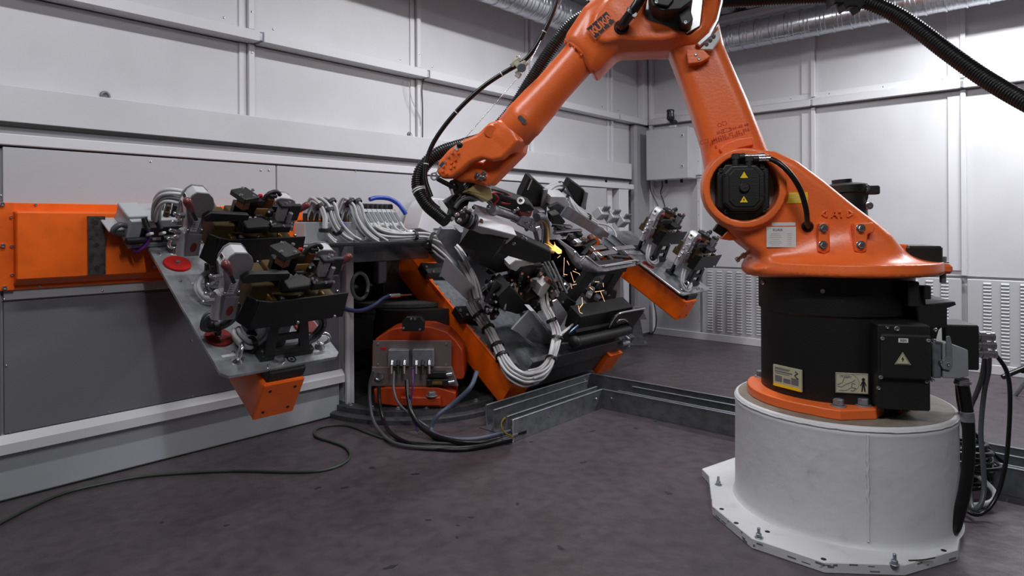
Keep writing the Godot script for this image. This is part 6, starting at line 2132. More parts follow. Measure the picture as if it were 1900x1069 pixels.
	m.cyl(on(FC, 1153, 638, .08), on(FC, 1166, 636, .08), .016, -1, 12)
	part(o, "pivot", m, M.zinc)
	sheet(o, "blue_tag", .16, .01, [[1056, 620], [1064, 612], [1074, 604], [1070, 616], [1062, 626]], M.steel_blue, .002)
	# black arch that carries the workpiece
	sheet(o, "arch_leg", .30, .035, [[1052, 557], [1066, 563], [1110, 507], [1094, 502]], M.raw_black, .003)
	sheet(o, "arch_top", .30, .06, [[1090, 504], [1100, 498], [1166, 491], [1162, 505], [1104, 514]], M.raw_black, .004)
	sheet(o, "arch_leg", .32, .05, [[1140, 508], [1164, 494], [1132, 545], [1112, 560]], M.matt, .003)
	sheet(o, "arch_foot", .29, .06, [[1040, 566], [1054, 552], [1070, 562], [1058, 585], [1044, 584]], M.matt, .004)
	sheet(o, "under_clamp", .34, .08, [[1086, 548], [1096, 528], [1112, 522], [1146, 540], [1142, 560], [1120, 572], [1092, 566]], M.matt, .006)
	for q in [[1090, 530, .36, M.bright], [1098, 538, .35, M.bright], [1093, 546, .33, M.alu], [1112, 530, .36, M.raw_dark], [1120, 544, .33, M.raw_dark], [1108, 552, .31, M.alu_dark]]:
		lump(o, "small_block", q[0], q[1], q[2], Vector3(.045, .03, .025), q[3], .6)
	for q in [[1102, 522, .38], [1115, 552, .32], [1130, 548, .33], [1103, 566, .28], [1142, 524, .36]]: dot(o, q[0], q[1], q[2], .006)
	# clamps over the workpiece
	for q in [[[1100, 461], [1122, 458]], [[1112, 472], [1142, 467]], [[1140, 462], [1176, 458]], [[1160, 468], [1190, 470]]]:
		var a := on(FC, q[0][0], q[0][1], .47); var b := on(FC, q[1][0], q[1][1], .47)
		m = mb(o, FC)
		m.box(Transform3D(MB.basis_yz(b - a, Vector3.BACK), (a + b) / 2), Vector3(.035, a.distance_to(b), .008), .001)
		part(o, "bright_strip", m, M.bright)
	for q in [[[1080, 474], [1094, 458]], [[1120, 474], [1165, 478]], [[1085, 460], [1105, 448]], [[1060, 452], [1090, 446]]]:
		m = mb(o, FC)
		m.cyl(on(FC, q[0][0], q[0][1], .45), on(FC, q[1][0], q[1][1], .46), .013, -1, 12)
		part(o, "clamp_rod", m, M.matt)
	for q in [[1132, 482, .018], [1108, 482, .012], [1083, 448, .016], [1096, 443, .02]]:
		m = mb(o, FC)
		var p := on(FC, q[0], q[1], .45)
		m.cyl(p - Vector3(.0, .02, .0), p + Vector3(0, .02, .01), q[2], -1, 16, .004)
		part(o, "clamp_pad", m, M.matt if q[1] > 460 else M.rust)
	for q in [[1098, 468, M.rust], [1105, 474, M.alu_dark], [1112, 478, M.rust], [1120, 462, M.matt], [1150, 472, M.matt], [1092, 480, M.matt], [1070, 450, M.alu], [1060, 442, M.matt], [1046, 432, M.matt], [1036, 425, M.matt], [1052, 424, M.alu_dark], [1072, 436, M.matt]]:
		lump(o, "small_block", q[0], q[1], .45, Vector3(.05, .035, .035), q[2], rn.randf_range(-.5, .5))
	for q in [[1128, 474], [1138, 475], [1100, 462], [1090, 488], [1062, 436], [1044, 440], [1078, 442]]: dot(o, q[0], q[1], .48, .006)
	for q in [[[1022, 417], [1060, 421]], [[1028, 432], [1078, 428]]]:
		m = mb(o, FC)
		var a := on(FC, q[0][0], q[0][1], .46); var b := on(FC, q[1][0], q[1][1], .46)
		m.box(Transform3D(MB.basis_yz(b - a, Vector3.BACK), (a + b) / 2), Vector3(.02, a.distance_to(b), .02), .002)
		part(o, "spacer_bar", m, M.bright)
	# upper steel plate, rails, black guards with their brackets
	sheet(o, "slanted_plate", .70, .012, [[1040, 401], [1054, 382], [1070, 392], [1140, 440], [1160, 462], [1150, 468], [1122, 450], [1085, 425]], M.galv, .001)
	for q in [[[1117, 446], [1148, 470]], [[1130, 440], [1163, 467]]]:
		var a := fr_pt(q[0][0], q[0][1], .66); var b := fr_pt(q[1][0], q[1][1], .60)
		m = mb(o, FC)
		m.box(Transform3D(MB.basis_yz(b - a, Vector3(0, -1, .4)), (a + b) / 2), Vector3(.05, a.distance_to(b), .02), .002)
		m.box(Transform3D(MB.basis_yz(b - a, Vector3(0, -1, .4)), (a + b) / 2) * at(-.022, 0, .015), Vector3(.006, a.distance_to(b), .02), .001)
		part(o, "rail", m, M.galv)
	sheet(o, "guard", .78, .05, [[966, 378], [968, 364], [984, 330], [990, 330], [1012, 350], [1014, 356], [1008, 392], [996, 396]], M.matt, .006)
	sheet(o, "guard_slot", .778, .004, [[978, 352], [986, 333], [988, 334], [980, 353]], M.alu, .0)
	sheet(o, "guard", .86, .05, [[1053, 349], [1060, 336], [1064, 337], [1084, 352], [1090, 360], [1088, 390], [1076, 384], [1066, 372]], M.matt, .006)
	sheet(o, "bracket_plate", .76, .012, [[1009, 352], [1017, 351], [1013, 420], [1006, 412], [1003, 390]], M.galv, .002)
	sheet(o, "bracket_plate", .84, .012, [[1086, 356], [1092, 358], [1086, 390], [1080, 386]], M.galv, .002)
	sheet(o, "grey_hood", .74, .07, [[1018, 378], [1022, 364], [1050, 365], [1058, 380], [1048, 398], [1026, 392]], M.alu, .004)
	sheet(o, "dark_hood", .73, .05, [[1018, 384], [1036, 376], [1052, 386], [1046, 398], [1030, 400]], M.raw_dark, .006)
	sheet(o, "guard_arm", .72, .05, [[1000, 392], [1012, 392], [1016, 418], [1006, 426], [996, 410]], M.alu_dark, .006)
	sheet(o, "guard_arm", .68, .05, [[1024, 400], [1038, 396], [1050, 412], [1044, 418], [1026, 416]], M.matt, .005)
	for q in [[993, 352, .60], [978, 358, .58], [975, 363, .57], [988, 372, .55], [1068, 357, .62], [1066, 409, .46], [1026, 407, .47], [1032, 412, .46]]: dot(o, q[0], q[1], q[2], .008)
	for q in [[985, 366], [992, 374], [999, 380]]: lump(o, "air_fitting", q[0], q[1], .56, Vector3(.03, .015, .015), M.bright, .5)
func fr_pt(px: float, py: float, y: float) -> Vector3:
	# bed coordinates of the point on the upright plane y
	var p := on(fr(y), px, py, 0)
	return Vector3(p.x, y, p.y)
func workpiece():
	var o := thing("stamped_bracket", "dark stamped sheet-steel bracket clamped on the black arch, being welded at its tip", "workpiece", FC * at(.6, .3, .45))
	var up := [[1034, 443], [1046, 452], [1067, 467], [1076, 477], [1087, 476], [1096, 482], [1108, 492], [1120, 493], [1172, 484], [1184, 484]]
	var dn := [[1036, 449], [1046, 458], [1053, 473], [1060, 487], [1070, 498], [1085, 503], [1106, 506], [1122, 505], [1174, 494], [1186, 488]]
	var m := mb(o, FC)
	var rings := []
	for i in up.size():
		var y := .36 - .012 * i if i < 6 else .29
		var a := fr_pt(up[i][0], up[i][1], y); var b := fr_pt(dn[i][0], dn[i][1], y - .03)
		var ring := []
		for k in 9:
			var t := k / 8.0
			var p := a.lerp(b, t) + Vector3(0, -.018 * sin(PI * t), 0)
			ring.append(p)
		for k in 9:
			ring.append(ring[8 - k] + Vector3(.001, .005, .002))
		rings.append(ring)
	m.loft(rings)
	part(o, "skin", m, M.sheet)
	m = mb(o, FC)
	var l := []
	for i in up.size(): l.append(fr_pt(up[i][0], up[i][1], .358 - .012 * i if i < 6 else .288))
	m.tube(l, .006, 8)
	part(o, "top_flange", m, M.bright)
	for e in [[[1067, 467], [1065, 480], [1068, 487]], [[1085, 477], [1075, 488], [1078, 495]], [[1121, 499], [1172, 492]], [[1122, 494], [1172, 487]]]:
		m = mb(o, FC)
		l = []
		for q in e: l.append(fr_pt(q[0], q[1], .275))
		m.tube(l, .004, 6)
		part(o, "bead", m, M.bright)
func junction_blocks():
	var k := 0
	for q in [[1114, 396, .5, "left"], [1134, 402, .48, "middle"], [1154, 410, .46, "right"]]:
		var c := on(FC, q[0], q[1], .42)
		var o := thing("junction_block", "light grey plug-in junction block above the slanted plate, %s of three" % q[3], "junction block", FC * Transform3D(Basis.IDENTITY, c), "")
		var m := mb(o, FC)
		m.box(Transform3D(Basis(Vector3.RIGHT, .3), c), Vector3(.085, .07, .075), .006)
		part(o, "body", m, M.plastic)
		for e in 3:
			m = mb(o, FC)
			var p := c + Vector3(-.028 + .028 * e, -.02, .04)
			m.cyl(p, p + Vector3(.0, .0, .035), .009, -1, 12)
			part(o, "plug", m, M.alu_dark if k % 2 else M.plastic_dark)
		k += 1

# ---------------------------------------------------------------- the welding gun on the robot's flange
func slab3(o: Node3D, called: String, pts: Array, th: float, mt: Material, bev := .0015, label := "") -> MeshInstance3D:
	# flat sheet through room points (first three give the plane), th thick away from the camera
	var a: Vector3 = pts[0]; var b: Vector3 = pts[1]; var c: Vector3 = pts[2]
	var z := (b - a).cross(c - a).normalized()
	if z.dot(cam.transform.origin - a) < 0: z = -z
	var x := (b - a).normalized()
	var T := Transform3D(Basis(x, z.cross(x), z), a)
	var q := PackedVector2Array(); var i := T.affine_inverse()
	for p in pts:
		var l: Vector3 = i * p
		q.append(Vector2(l.x, l.y))
	var m := mb(o, T)
	m.prism(at(0, 0, -th), q, th, bev)
	return part(o, called, m, mt, label)
func inplane(a: Vector3, b: Vector3, c: Vector3, pts: Array) -> Array:
	# the sight lines through pts, cut by the plane a b c
	var n := (b - a).cross(c - a).normalized()
	var o := []
	for p in pts:
		var r := ray(p[0], p[1])
		o.append(cam.transform.origin + r * (n.dot(a - cam.transform.origin) / n.dot(r)))
	return o
func bar3(o: Node3D, called: String, a: Vector3, b: Vector3, w: float, h: float, mt: Material, bev := .003):
	var m := mb(o)
	m.box(Transform3D(MB.basis_yz(b - a, cam.transform.origin - a), (a + b) / 2), Vector3(w, a.distance_to(b), h), bev)
	part(o, called, m, mt)
func rod3(o: Node3D, called: String, a: Vector3, b: Vector3, r: float, mt: Material, r1 := -1.0, seg := 16):
	var m := mb(o)
	m.cyl(a, b, r, r1, seg)
	part(o, called, m, mt)
func weld_gun():
	var o := thing("welding_gun", "spot-welding gun with a white sheet-metal cover hanging from the robot's wrist", "welding gun", Transform3D(Basis.IDENTITY, P(880, 400, 2.6)))
	# flange plate and mounting frame under the wrist
	var d := 2.58
	rod3(o, "tool_flange", P(872, 338, 2.52), P(878, 352, 2.58), .055, M.raw_dark, .055, 28)
	slab3(o, "mount_plate", pd([[846, 352, 2.55], [870, 340, 2.55], [985, 380, 2.75], [1000, 402, 2.76], [970, 412, 2.72], [870, 372, 2.56]]), .05, M.matt, .004)
	slab3(o, "transformer", pd([[869, 356, 2.45], [883, 341, 2.47], [912, 350, 2.51], [916, 368, 2.51], [905, 374, 2.50]]), .05, M.tan, .004)
	slab3(o, "transformer_lid", pd([[868, 354, 2.445], [884, 340, 2.468], [912, 349, 2.508], [898, 362, 2.485]]), .006, M.tan, .001)
	# white cover: folded sheet
	var f0 := P(883, 417.5, 2.50); var f1 := P(958.5, 437, 2.64)
	slab3(o, "cover_top", inplane(f0, f1, P(880, 377, 2.66), [[883, 417.5], [958.5, 437], [949, 415], [913, 399], [910, 388], [880, 377]]), .004, M.gun, .001)
	slab3(o, "cover_side", inplane(f0, f1, P(866, 423, 2.525), [[883, 417.5], [958.5, 437], [939, 453.5], [866, 423]]), .004, M.gun, .001)
	slab3(o, "cover_core", inplane(P(872, 420, 2.57), P(950, 438, 2.71), P(884, 388, 2.72), [[874, 421], [936, 447], [952, 434], [944, 416], [912, 398], [884, 384]]), .10, M.matt, .004)
	slab3(o, "cover_slot", pd([[890, 411, 2.531], [897, 413, 2.543], [896, 407, 2.56], [891, 406, 2.555]]), .004, M.rust, 0)
	slab3(o, "cover_slot", pd([[937, 444, 2.665], [942, 446, 2.675], [945, 442, 2.665], [940, 440, 2.658]]), .004, M.ink, 0)
	# gun body below: black plates and the curved arm to the tip
	slab3(o, "gun_plate", pd([[894, 440, 2.66], [938, 454, 2.74], [958, 438, 2.72], [1012, 444, 2.92], [1014, 466, 2.96], [985, 478, 2.92], [905, 470, 2.72], [880, 462, 2.66]]), .04, M.matt, .004)
	var arm := pd([[955, 462, 2.82], [968, 470, 2.88], [985, 474, 2.95], [1003, 472, 3.02], [1016, 466, 3.10], [1022, 464, 3.16]])
	var m := mb(o)
	m.tube(arm, .016, 12)
	part(o, "lower_arm", m, M.raw_dark)
	rod3(o, "electrode", P(1018, 466, 3.12), P(1027, 468, 3.2), .012, M.zinc, .006)
	# upper arm: curved black arm and electrode holder
	m = mb(o)
	m.tube(pd([[996, 404, 2.84], [1006, 404, 2.88], [1012, 414, 2.95], [1013, 432, 3.05], [1012, 448, 3.12], [1017, 456, 3.16]]), .020, 12)
	part(o, "upper_arm", m, M.raw_dark)
	# steel cylinder and its fittings
	rod3(o, "cylinder", P(914, 388, 2.66), P(961, 404, 2.80), .019, M.steel, .019, 24)
	rod3(o, "cylinder_cap", P(911, 387, 2.65), P(919, 390, 2.68), .024, M.steel, .024, 24)
	bar3(o, "cylinder_head", P(958, 403, 2.79), P(973, 410, 2.84), .05, .05, M.steel)
	bar3(o, "guide_block", P(970, 409, 2.83), P(992, 419, 2.90), .055, .05, M.zinc)
	bar3(o, "guide_rod", P(976, 426, 2.85), P(999, 412, 2.92), .018, .02, M.tan)
	slab3(o, "valve_block", pd([[961, 389, 2.74], [972, 377, 2.76], [991, 387, 2.82], [986, 402, 2.82], [966, 400, 2.76]]), .05, M.redbrown, .004)
	slab3(o, "valve_face", pd([[972, 379, 2.755], [980, 382, 2.785], [984, 397, 2.80], [974, 391, 2.77]]), .01, M.plastic_dark, .002)
	slab3(o, "white_lid", pd([[973, 377, 2.75], [978, 373, 2.77], [993, 387, 2.83], [991, 392, 2.825]]), .01, M.label, .002)
	bar3(o, "hanging_link", P(992, 424, 2.88), P(998, 448, 2.94), .022, .03, M.zinc)
	rod3(o, "link_pin", P(990, 424, 2.87), P(998, 422, 2.89), .014, M.bright)
	for q in [[985, 412, 2.88], [992, 416, 2.9], [985, 420, 2.88], [978, 414, 2.85], [996, 404, 2.9], [967, 372, 2.74], [1010, 405, 2.96], [960, 388, 2.74], [954, 392, 2.74], [969, 440, 2.79], [975, 444, 2.81], [990, 448, 2.9], [953, 452, 2.76], [906, 384, 2.62]]:
		m = mb(o)
		var p := P(q[0], q[1], q[2] - .04)
		m.screw(p, cam.transform.origin - p, .008)
		part(o, "screw", m, M.bright)
	m = mb(o)
	m.lathe(Transform3D(MB.basis_y(Vector3(.6, .2, .7)), P(966, 373, 2.70)), [Vector2(.008, 0), Vector2(.016, 0), Vector2(.016, .008), Vector2(.008, .008)], 20)
	part(o, "ring_terminal", m, M.bright)
	# rear end: connector ring, pipes, brackets
	rod3(o, "round_connector", P(854, 402, 2.46), P(878, 412, 2.52), .030, M.matt, .030, 24)
	for k in 4:
		rod3(o, "knurled_ring", P(862 + 4.5 * k, 405 + 2.0 * k, 2.472 + .012 * k), P(865 + 4.5 * k, 406.3 + 2.0 * k, 2.478 + .012 * k), .0335, M.plastic_dark if k % 2 else M.matt, -1.0, 24)
	bar3(o, "bracket", P(822, 380, 2.5), P(868, 352, 2.56), .03, .012, M.alu_dark)
	slab3(o, "bracket_plate", pd([[826, 376, 2.48], [845, 358, 2.52], [872, 372, 2.55], [866, 392, 2.52], [842, 395, 2.48]]), .03, M.matt, .004)
	rod3(o, "pull_rod", P(812, 332, 2.40), P(846, 350, 2.46), .009, M.matt)
	m = mb(o)
	var ring := []
	for k in 21: ring.append(P(805.5 + 5.5 * cos(TAU * k / 20), 327 + 6.5 * sin(TAU * k / 20), 2.39))
	m.tube(ring, .0035, 8)
	part(o, "pull_ring", m, M.zinc)
	rod3(o, "hose_fitting", P(842, 348, 2.46), P(852, 344, 2.48), .03, M.matt, .028, 20)
	for q in [[862, 388, 2.44], [856, 394, 2.44], [870, 393, 2.46], [878, 386, 2.5], [874, 400, 2.47], [846, 400, 2.42], [836, 408, 2.40], [850, 410, 2.42]]:
		rod3(o, "pipe_fitting", P(q[0], q[1], q[2]), P(q[0] + 4, q[1] - 3, q[2] - .01), .008, M.bright)
	slab3(o, "strain_relief", pd([[824, 402, 2.42], [838, 395, 2.42], [852, 402, 2.44], [842, 412, 2.42], [830, 412, 2.42]]), .04, M.matt, .004)
	# wires on top
	for e in [[[[846, 380, 2.47], [858, 366, 2.48], [880, 362, 2.5], [900, 368, 2.54], [910, 377, 2.58]], .009, M.hose], [[[844, 386, 2.46], [856, 371, 2.47], [878, 366, 2.49], [896, 372, 2.53]], .008, M.cable_dark], [[[841, 362, 2.45], [838, 352, 2.45], [846, 340, 2.46], [856, 342, 2.47]], .006, M.cable], [[[892, 360, 2.54], [906, 356, 2.58], [920, 362, 2.62], [925, 368, 2.63], [920, 376, 2.63], [915, 381, 2.63]], .004, M.red_wire], [[[896, 364, 2.55], [912, 358, 2.58], [935, 358, 2.66], [952, 366, 2.72], [960, 376, 2.75]], .004, M.red_wire], [[[908, 350, 2.58], [926, 354, 2.62], [945, 362, 2.70], [952, 372, 2.73], [948, 380, 2.73]], .0045, M.hose], [[[930, 376, 2.66], [944, 378, 2.70], [958, 372, 2.74], [960, 366, 2.75]], .004, M.red_wire]]:
		m = mb(o)
		m.tube(pd(e[0]), e[1], 8)
		part(o, "wire", m, e[2])
	for k in 5:
		rod3(o, "grey_coupling", P(859 + 3 * k, 339 + 2.2 * k, 2.47 + .01 * k), P(861 + 3 * k, 340.5 + 2.2 * k, 2.473 + .01 * k), .016, M.plastic_dark if k % 2 else M.plastic, -1, 16)

# ---------------------------------------------------------------- hoses round the robot
func rbp(l: Array) -> Array:
	var o := []
	for p in l: o.append(RB * on(RB, p[0], p[1], p[2]))
	return o
func hoses():
	var pts := rbp([[1120, 10, -.13], [1096, 24, -.13], [1058, 48, -.13], [1022, 92, -.13], [985, 150, -.14], [948, 208, -.14], [905, 252, -.12], [862, 268, -.06], [815, 284, .0], [784, 312, .03], [776, 345, .05], [792, 378, .07], [814, 398, .08], [829, 410, .09]])
	var o := thing("dress_hose", "thick black corrugated hose running along the forearm and round the wrist to the welding gun", "hose", Transform3D(Basis.IDENTITY, pts[0]))
	var m := mb(o)
	m.tube(pts, .0225, 16, .02, .0035, .0085)
	part(o, "corrugated_tube", m, M.hose)
	var q := MB.smooth(pts, .01)
	for p in [[788, 349], [790, 356]]:
		var best := 0; var bd := 1e9
		for i in q.size():
			var l: Vector3 = cam.transform.affine_inverse() * q[i]
			var e := Vector2(950 - 1208 * l.x / l.z, 418.5 + 1208 * l.y / l.z).distance_to(Vector2(p[0] - 5, p[1]))
			if e < bd and i > q.size() / 2: bd = e; best = i
		m = mb(o)
		m.lathe(Transform3D(MB.basis_y(q[mini(best + 1, q.size() - 1)] - q[best - 1]), q[best]), [Vector2(.025, -.003), Vector2(.0275, -.002), Vector2(.0275, .002), Vector2(.025, .003)], 24)
		part(o, "white_band", m, M.label)
	m = mb(o)
	slab3(o, "white_tag", rbp([[812, 372, .115], [819, 371, .115], [831, 388, .12], [829, 398, .12], [818, 388, .115]]), .004, M.label)
	# slim black cable and the balancer line
	var c := rbp([[1036, -20, .04], [1028, 16, .04], [1008, 62, .04], [986, 98, .04], [966, 117, .04], [935, 135, .05], [895, 162, .06], [850, 204, .07], [812, 252, .08], [794, 290, .09], [789, 330, .10], [800, 365, .10]])
	o = thing("slim_black_cable", "slim black cable hanging in a wide arc left of the robot's forearm", "cable", Transform3D(Basis.IDENTITY, c[0]))
	m = mb(o)
	m.tube(c, .0085, 12)
	part(o, "jacket", m, M.hose)
	for p in [[1008, 57], [930, 138], [841, 205], [788, 305]]:
		var qq := MB.smooth(c, .01)
		var best := 1; var bd := 1e9
		for i in range(1, qq.size() - 1):
			var l: Vector3 = cam.transform.affine_inverse() * qq[i]
			var e := Vector2(950 - 1208 * l.x / l.z, 418.5 + 1208 * l.y / l.z).distance_to(Vector2(p[0], p[1]))
			if e < bd: bd = e; best = i
		m = mb(o)
		m.cyl(qq[best], qq[best] + (qq[best + 1] - qq[best]).normalized() * .004, .0098, -1, 14, .0005)
		part(o, "white_mark", m, M.label)
	# clamp with the line to the ring
	var k := thing("line_clamp", "pale plastic cable clamp with pulley on the slim black cable", "clamp", RB * Transform3D(Basis.IDENTITY, on(RB, 960, 120, .06)))
	var z := .06
	for e in [[[948, 122], [966, 108], .018, .03], [[954, 112], [966, 126], .02, .03], [[964, 122], [976, 116], .02, .018], [[956, 136], [980, 116], .012, .012]]:
		bar3(k, "clamp_jaw", RB * on(RB, e[0][0], e[0][1], z), RB * on(RB, e[1][0], e[1][1], z), e[2], e[3], M.cream)
	rod3(k, "pulley", RB * on(RB, 967, 124, .05), RB * on(RB, 968, 126, .085), .016, M.plastic_dark, -1, 20)
	rod3(k, "clamp_screw", RB * on(RB, 960, 104, .06), RB * on(RB, 966, 114, .06), .006, M.bright)
	bar3(k, "clamp_plate", RB * on(RB, 957, 136, z), RB * on(RB, 966, 142, z), .02, .01, M.alu)
	var l2 := thing("balancer_line", "thin steel wire with a black ball running down to the gun's pull ring", "wire", Transform3D(Basis.IDENTITY, RB * on(RB, 964, 138, .06)))
	m = mb(l2)
	m.tube(rbp([[1052, -20, .0], [985, 112, .06]]), .0012, 6, .5)
	m.tube(rbp([[964, 140, .06], [853, 268, .13]]), .0012, 6, .5)
	m.tube(rbp([[853, 268, .13], [826, 298, .12]]), .0012, 6, .5)
	m.tube(rbp([[826, 298, .12], [808, 322, .12]]), .0018, 6, .5)
	part(l2, "wire", m, M.bright)
	m = mb(l2)
	var bp := RB * on(RB, 853, 269, .13)
	m.lathe(Transform3D(Basis.IDENTITY, bp), [Vector2(0, -.0115), Vector2(.006, -.0098), Vector2(.010, -.0055), Vector2(.0115, 0), Vector2(.010, .0055), Vector2(.006, .0098), Vector2(0, .0115)], 20, 60)
	part(l2, "ball", m, M.rubber)
	bar3(l2, "tag", RB * on(RB, 851, 271, .128), RB * on(RB, 845, 278, .128), .014, .004, M.label, .001)
	bar3(l2, "wire_grip", RB * on(RB, 824, 301, .12), RB * on(RB, 816, 310, .12), .014, .008, M.bright, .002)
	# big hoses at the upper right
	o = thing("supply_hose", "thick black corrugated hose sweeping down to the right edge in front of the bright wall", "hose", Transform3D(Basis.IDENTITY, P(1600, 0, 2.1)))
	m = mb(o)
	m.tube(pd([[1535, -14, 2.12], [1575, -6, 2.1], [1615, 6, 2.07], [1660, 26, 2.03], [1705, 56, 1.98], [1760, 98, 1.92], [1825, 144, 1.85], [1900, 188, 1.76], [1990, 232, 1.66], [2110, 300, 1.58], [2230, 430, 1.5], [2290, 640, 1.46], [2300, 860, 1.45], [2330, 1190, 1.45]]), .0215, 20, .02, .0032, .0085)
	part(o, "corrugated_tube", m, M.hose)
	o = thing("upper_hose", "black corrugated hose lying level along the top edge behind the robot's elbow", "hose", Transform3D(Basis.IDENTITY, P(1400, 0, 2.2)))
	m = mb(o)
	m.tube(pd([[1300, 4, 2.25], [1345, 2, 2.23], [1400, -1, 2.2], [1470, -5, 2.16], [1545, -8, 2.13]]), .0215, 20, .02, .0032, .0085)
	part(o, "corrugated_tube", m, M.hose)
	o = thing("hose_holder", "black toothed hose holder joining the two corrugated hoses at the top edge", "holder", Transform3D(Basis.IDENTITY, P(1580, 0, 2.1)))
	slab3(o, "saddle", pd([[1544, -20, 2.06], [1546, 10, 2.06], [1552, 6, 2.06], [1566, 6, 2.06], [1570, 18, 2.06], [1577, 12, 2.06], [1590, 12, 2.06], [1596, 21, 2.06], [1602, 12, 2.06], [1612, 6, 2.06], [1612, -20, 2.06]]), .05, M.rubber, .004)
	# grey coupling plate seen behind the elbow
	o = thing("hose_guide", "white bracket with a round eye guiding the hose behind the robot's elbow", "bracket", RB * Transform3D(Basis.IDENTITY, on(RB, 1100, 8, -.12)))
	slab3(o, "plate", rbp([[1085, -8, -.15], [1093, 15, -.15], [1106, 22, -.15], [1122, 14, -.15], [1134, -8, -.15]]), .012, M.label, .003)
	m = mb(o, RB)
	m.lathe(Transform3D(Basis(Vector3.RIGHT, PI / 2), on(RB, 1111, 7, -.15)), [Vector2(.012, .004), Vector2(.016, .008), Vector2(.02, .004), Vector2(.021, 0)], 24)
	part(o, "eye", m, M.alu)
	m = mb(o, RB)
	m.screw(on(RB, 1092, 4, -.15), Vector3.BACK, .006)
	part(o, "screw", m, M.matt)

# ---------------------------------------------------------------- spiral ducts under the ceiling
func duct_piece(o: Node3D, a: Vector3, b: Vector3, r: float):
	var m := mb(o)
	var L := a.distance_to(b)
	var n := int(L / .105)
	var prof := [Vector2(r, 0)]
	for k in n:
		var y := L * (k + .5) / n
		prof.append_array([Vector2(r, y - .007), Vector2(r + .006, y - .005), Vector2(r + .006, y + .005), Vector2(r, y + .007)])
		for j in 2: prof.append_array([Vector2(r, y + L / n * (.3 + .25 * j) - .004), Vector2(r - .0015, y + L / n * (.3 + .25 * j)), Vector2(r, y + L / n * (.3 + .25 * j) + .004)])
	prof.append(Vector2(r, L))
	m.lathe(Transform3D(MB.basis_y(b - a), a), prof, 48, 20)
	part(o, "spiral_duct", m, M.duct)
func ducts():
	var zc := ZB + .30
	var o := thing("ventilation_duct", "galvanised spiral ventilation duct under the ceiling, turning along both walls in the corner", "duct", at(-2.4, 2.3, -4.7))
	var c1 := on_z(1343, 74, zc); var c2 := on_z(1760, -12, zc)
	var r := .098
	var dir := (c2 - c1).normalized()
	duct_piece(o, Vector3(-2.18, c1.y, zc), Vector3(2.78, c1.y, zc), r)
	var xl := XL + .32
	var d1 := on_x(905, -12, xl); var d2 := on_x(1130, 92, xl)
	duct_piece(o, Vector3(xl, c1.y, 2.4), Vector3(xl, c1.y, -4.32), r)
	# elbow in five mitred segments
	var m := mb(o)
	var rings := []
	var cc := Vector3(xl + .44, c1.y, -4.32)
	for k in 6:
		var a := PI / 2 * k / 5.0
		var ctr := cc + Vector3(-cos(a), 0, -sin(a)) * .44
		var rad := Vector3(-cos(a), 0, -sin(a))
		var ring := []
		for i in 32: ring.append(ctr + rad * cos(TAU * i / 32) * (r + .002) + Vector3.UP * sin(TAU * i / 32) * (r + .002))
		rings.append(ring)
	m.loft(rings, false)
	part(o, "elbow", m, M.duct)
	for k in [0, 5]:
		m = mb(o)
		m.cyl(Vector3(rings[k][0] + rings[k][16]) / 2, (rings[k][0] + rings[k][16]) / 2 + Vector3(.02 * (k / 5), 0, .02 * (1 - k / 5)), r + .006, -1, 40)
		part(o, "collar", m, M.duct)
	for p in [[-1.2, c1.y, zc], [.1, c1.y, zc]]:
		m = mb(o)
		m.tube([Vector3(p[0], CEIL, p[2]), Vector3(p[0], p[1] + r, p[2])], .005, 6, .3)
		part(o, "hanger", m, M.zinc)

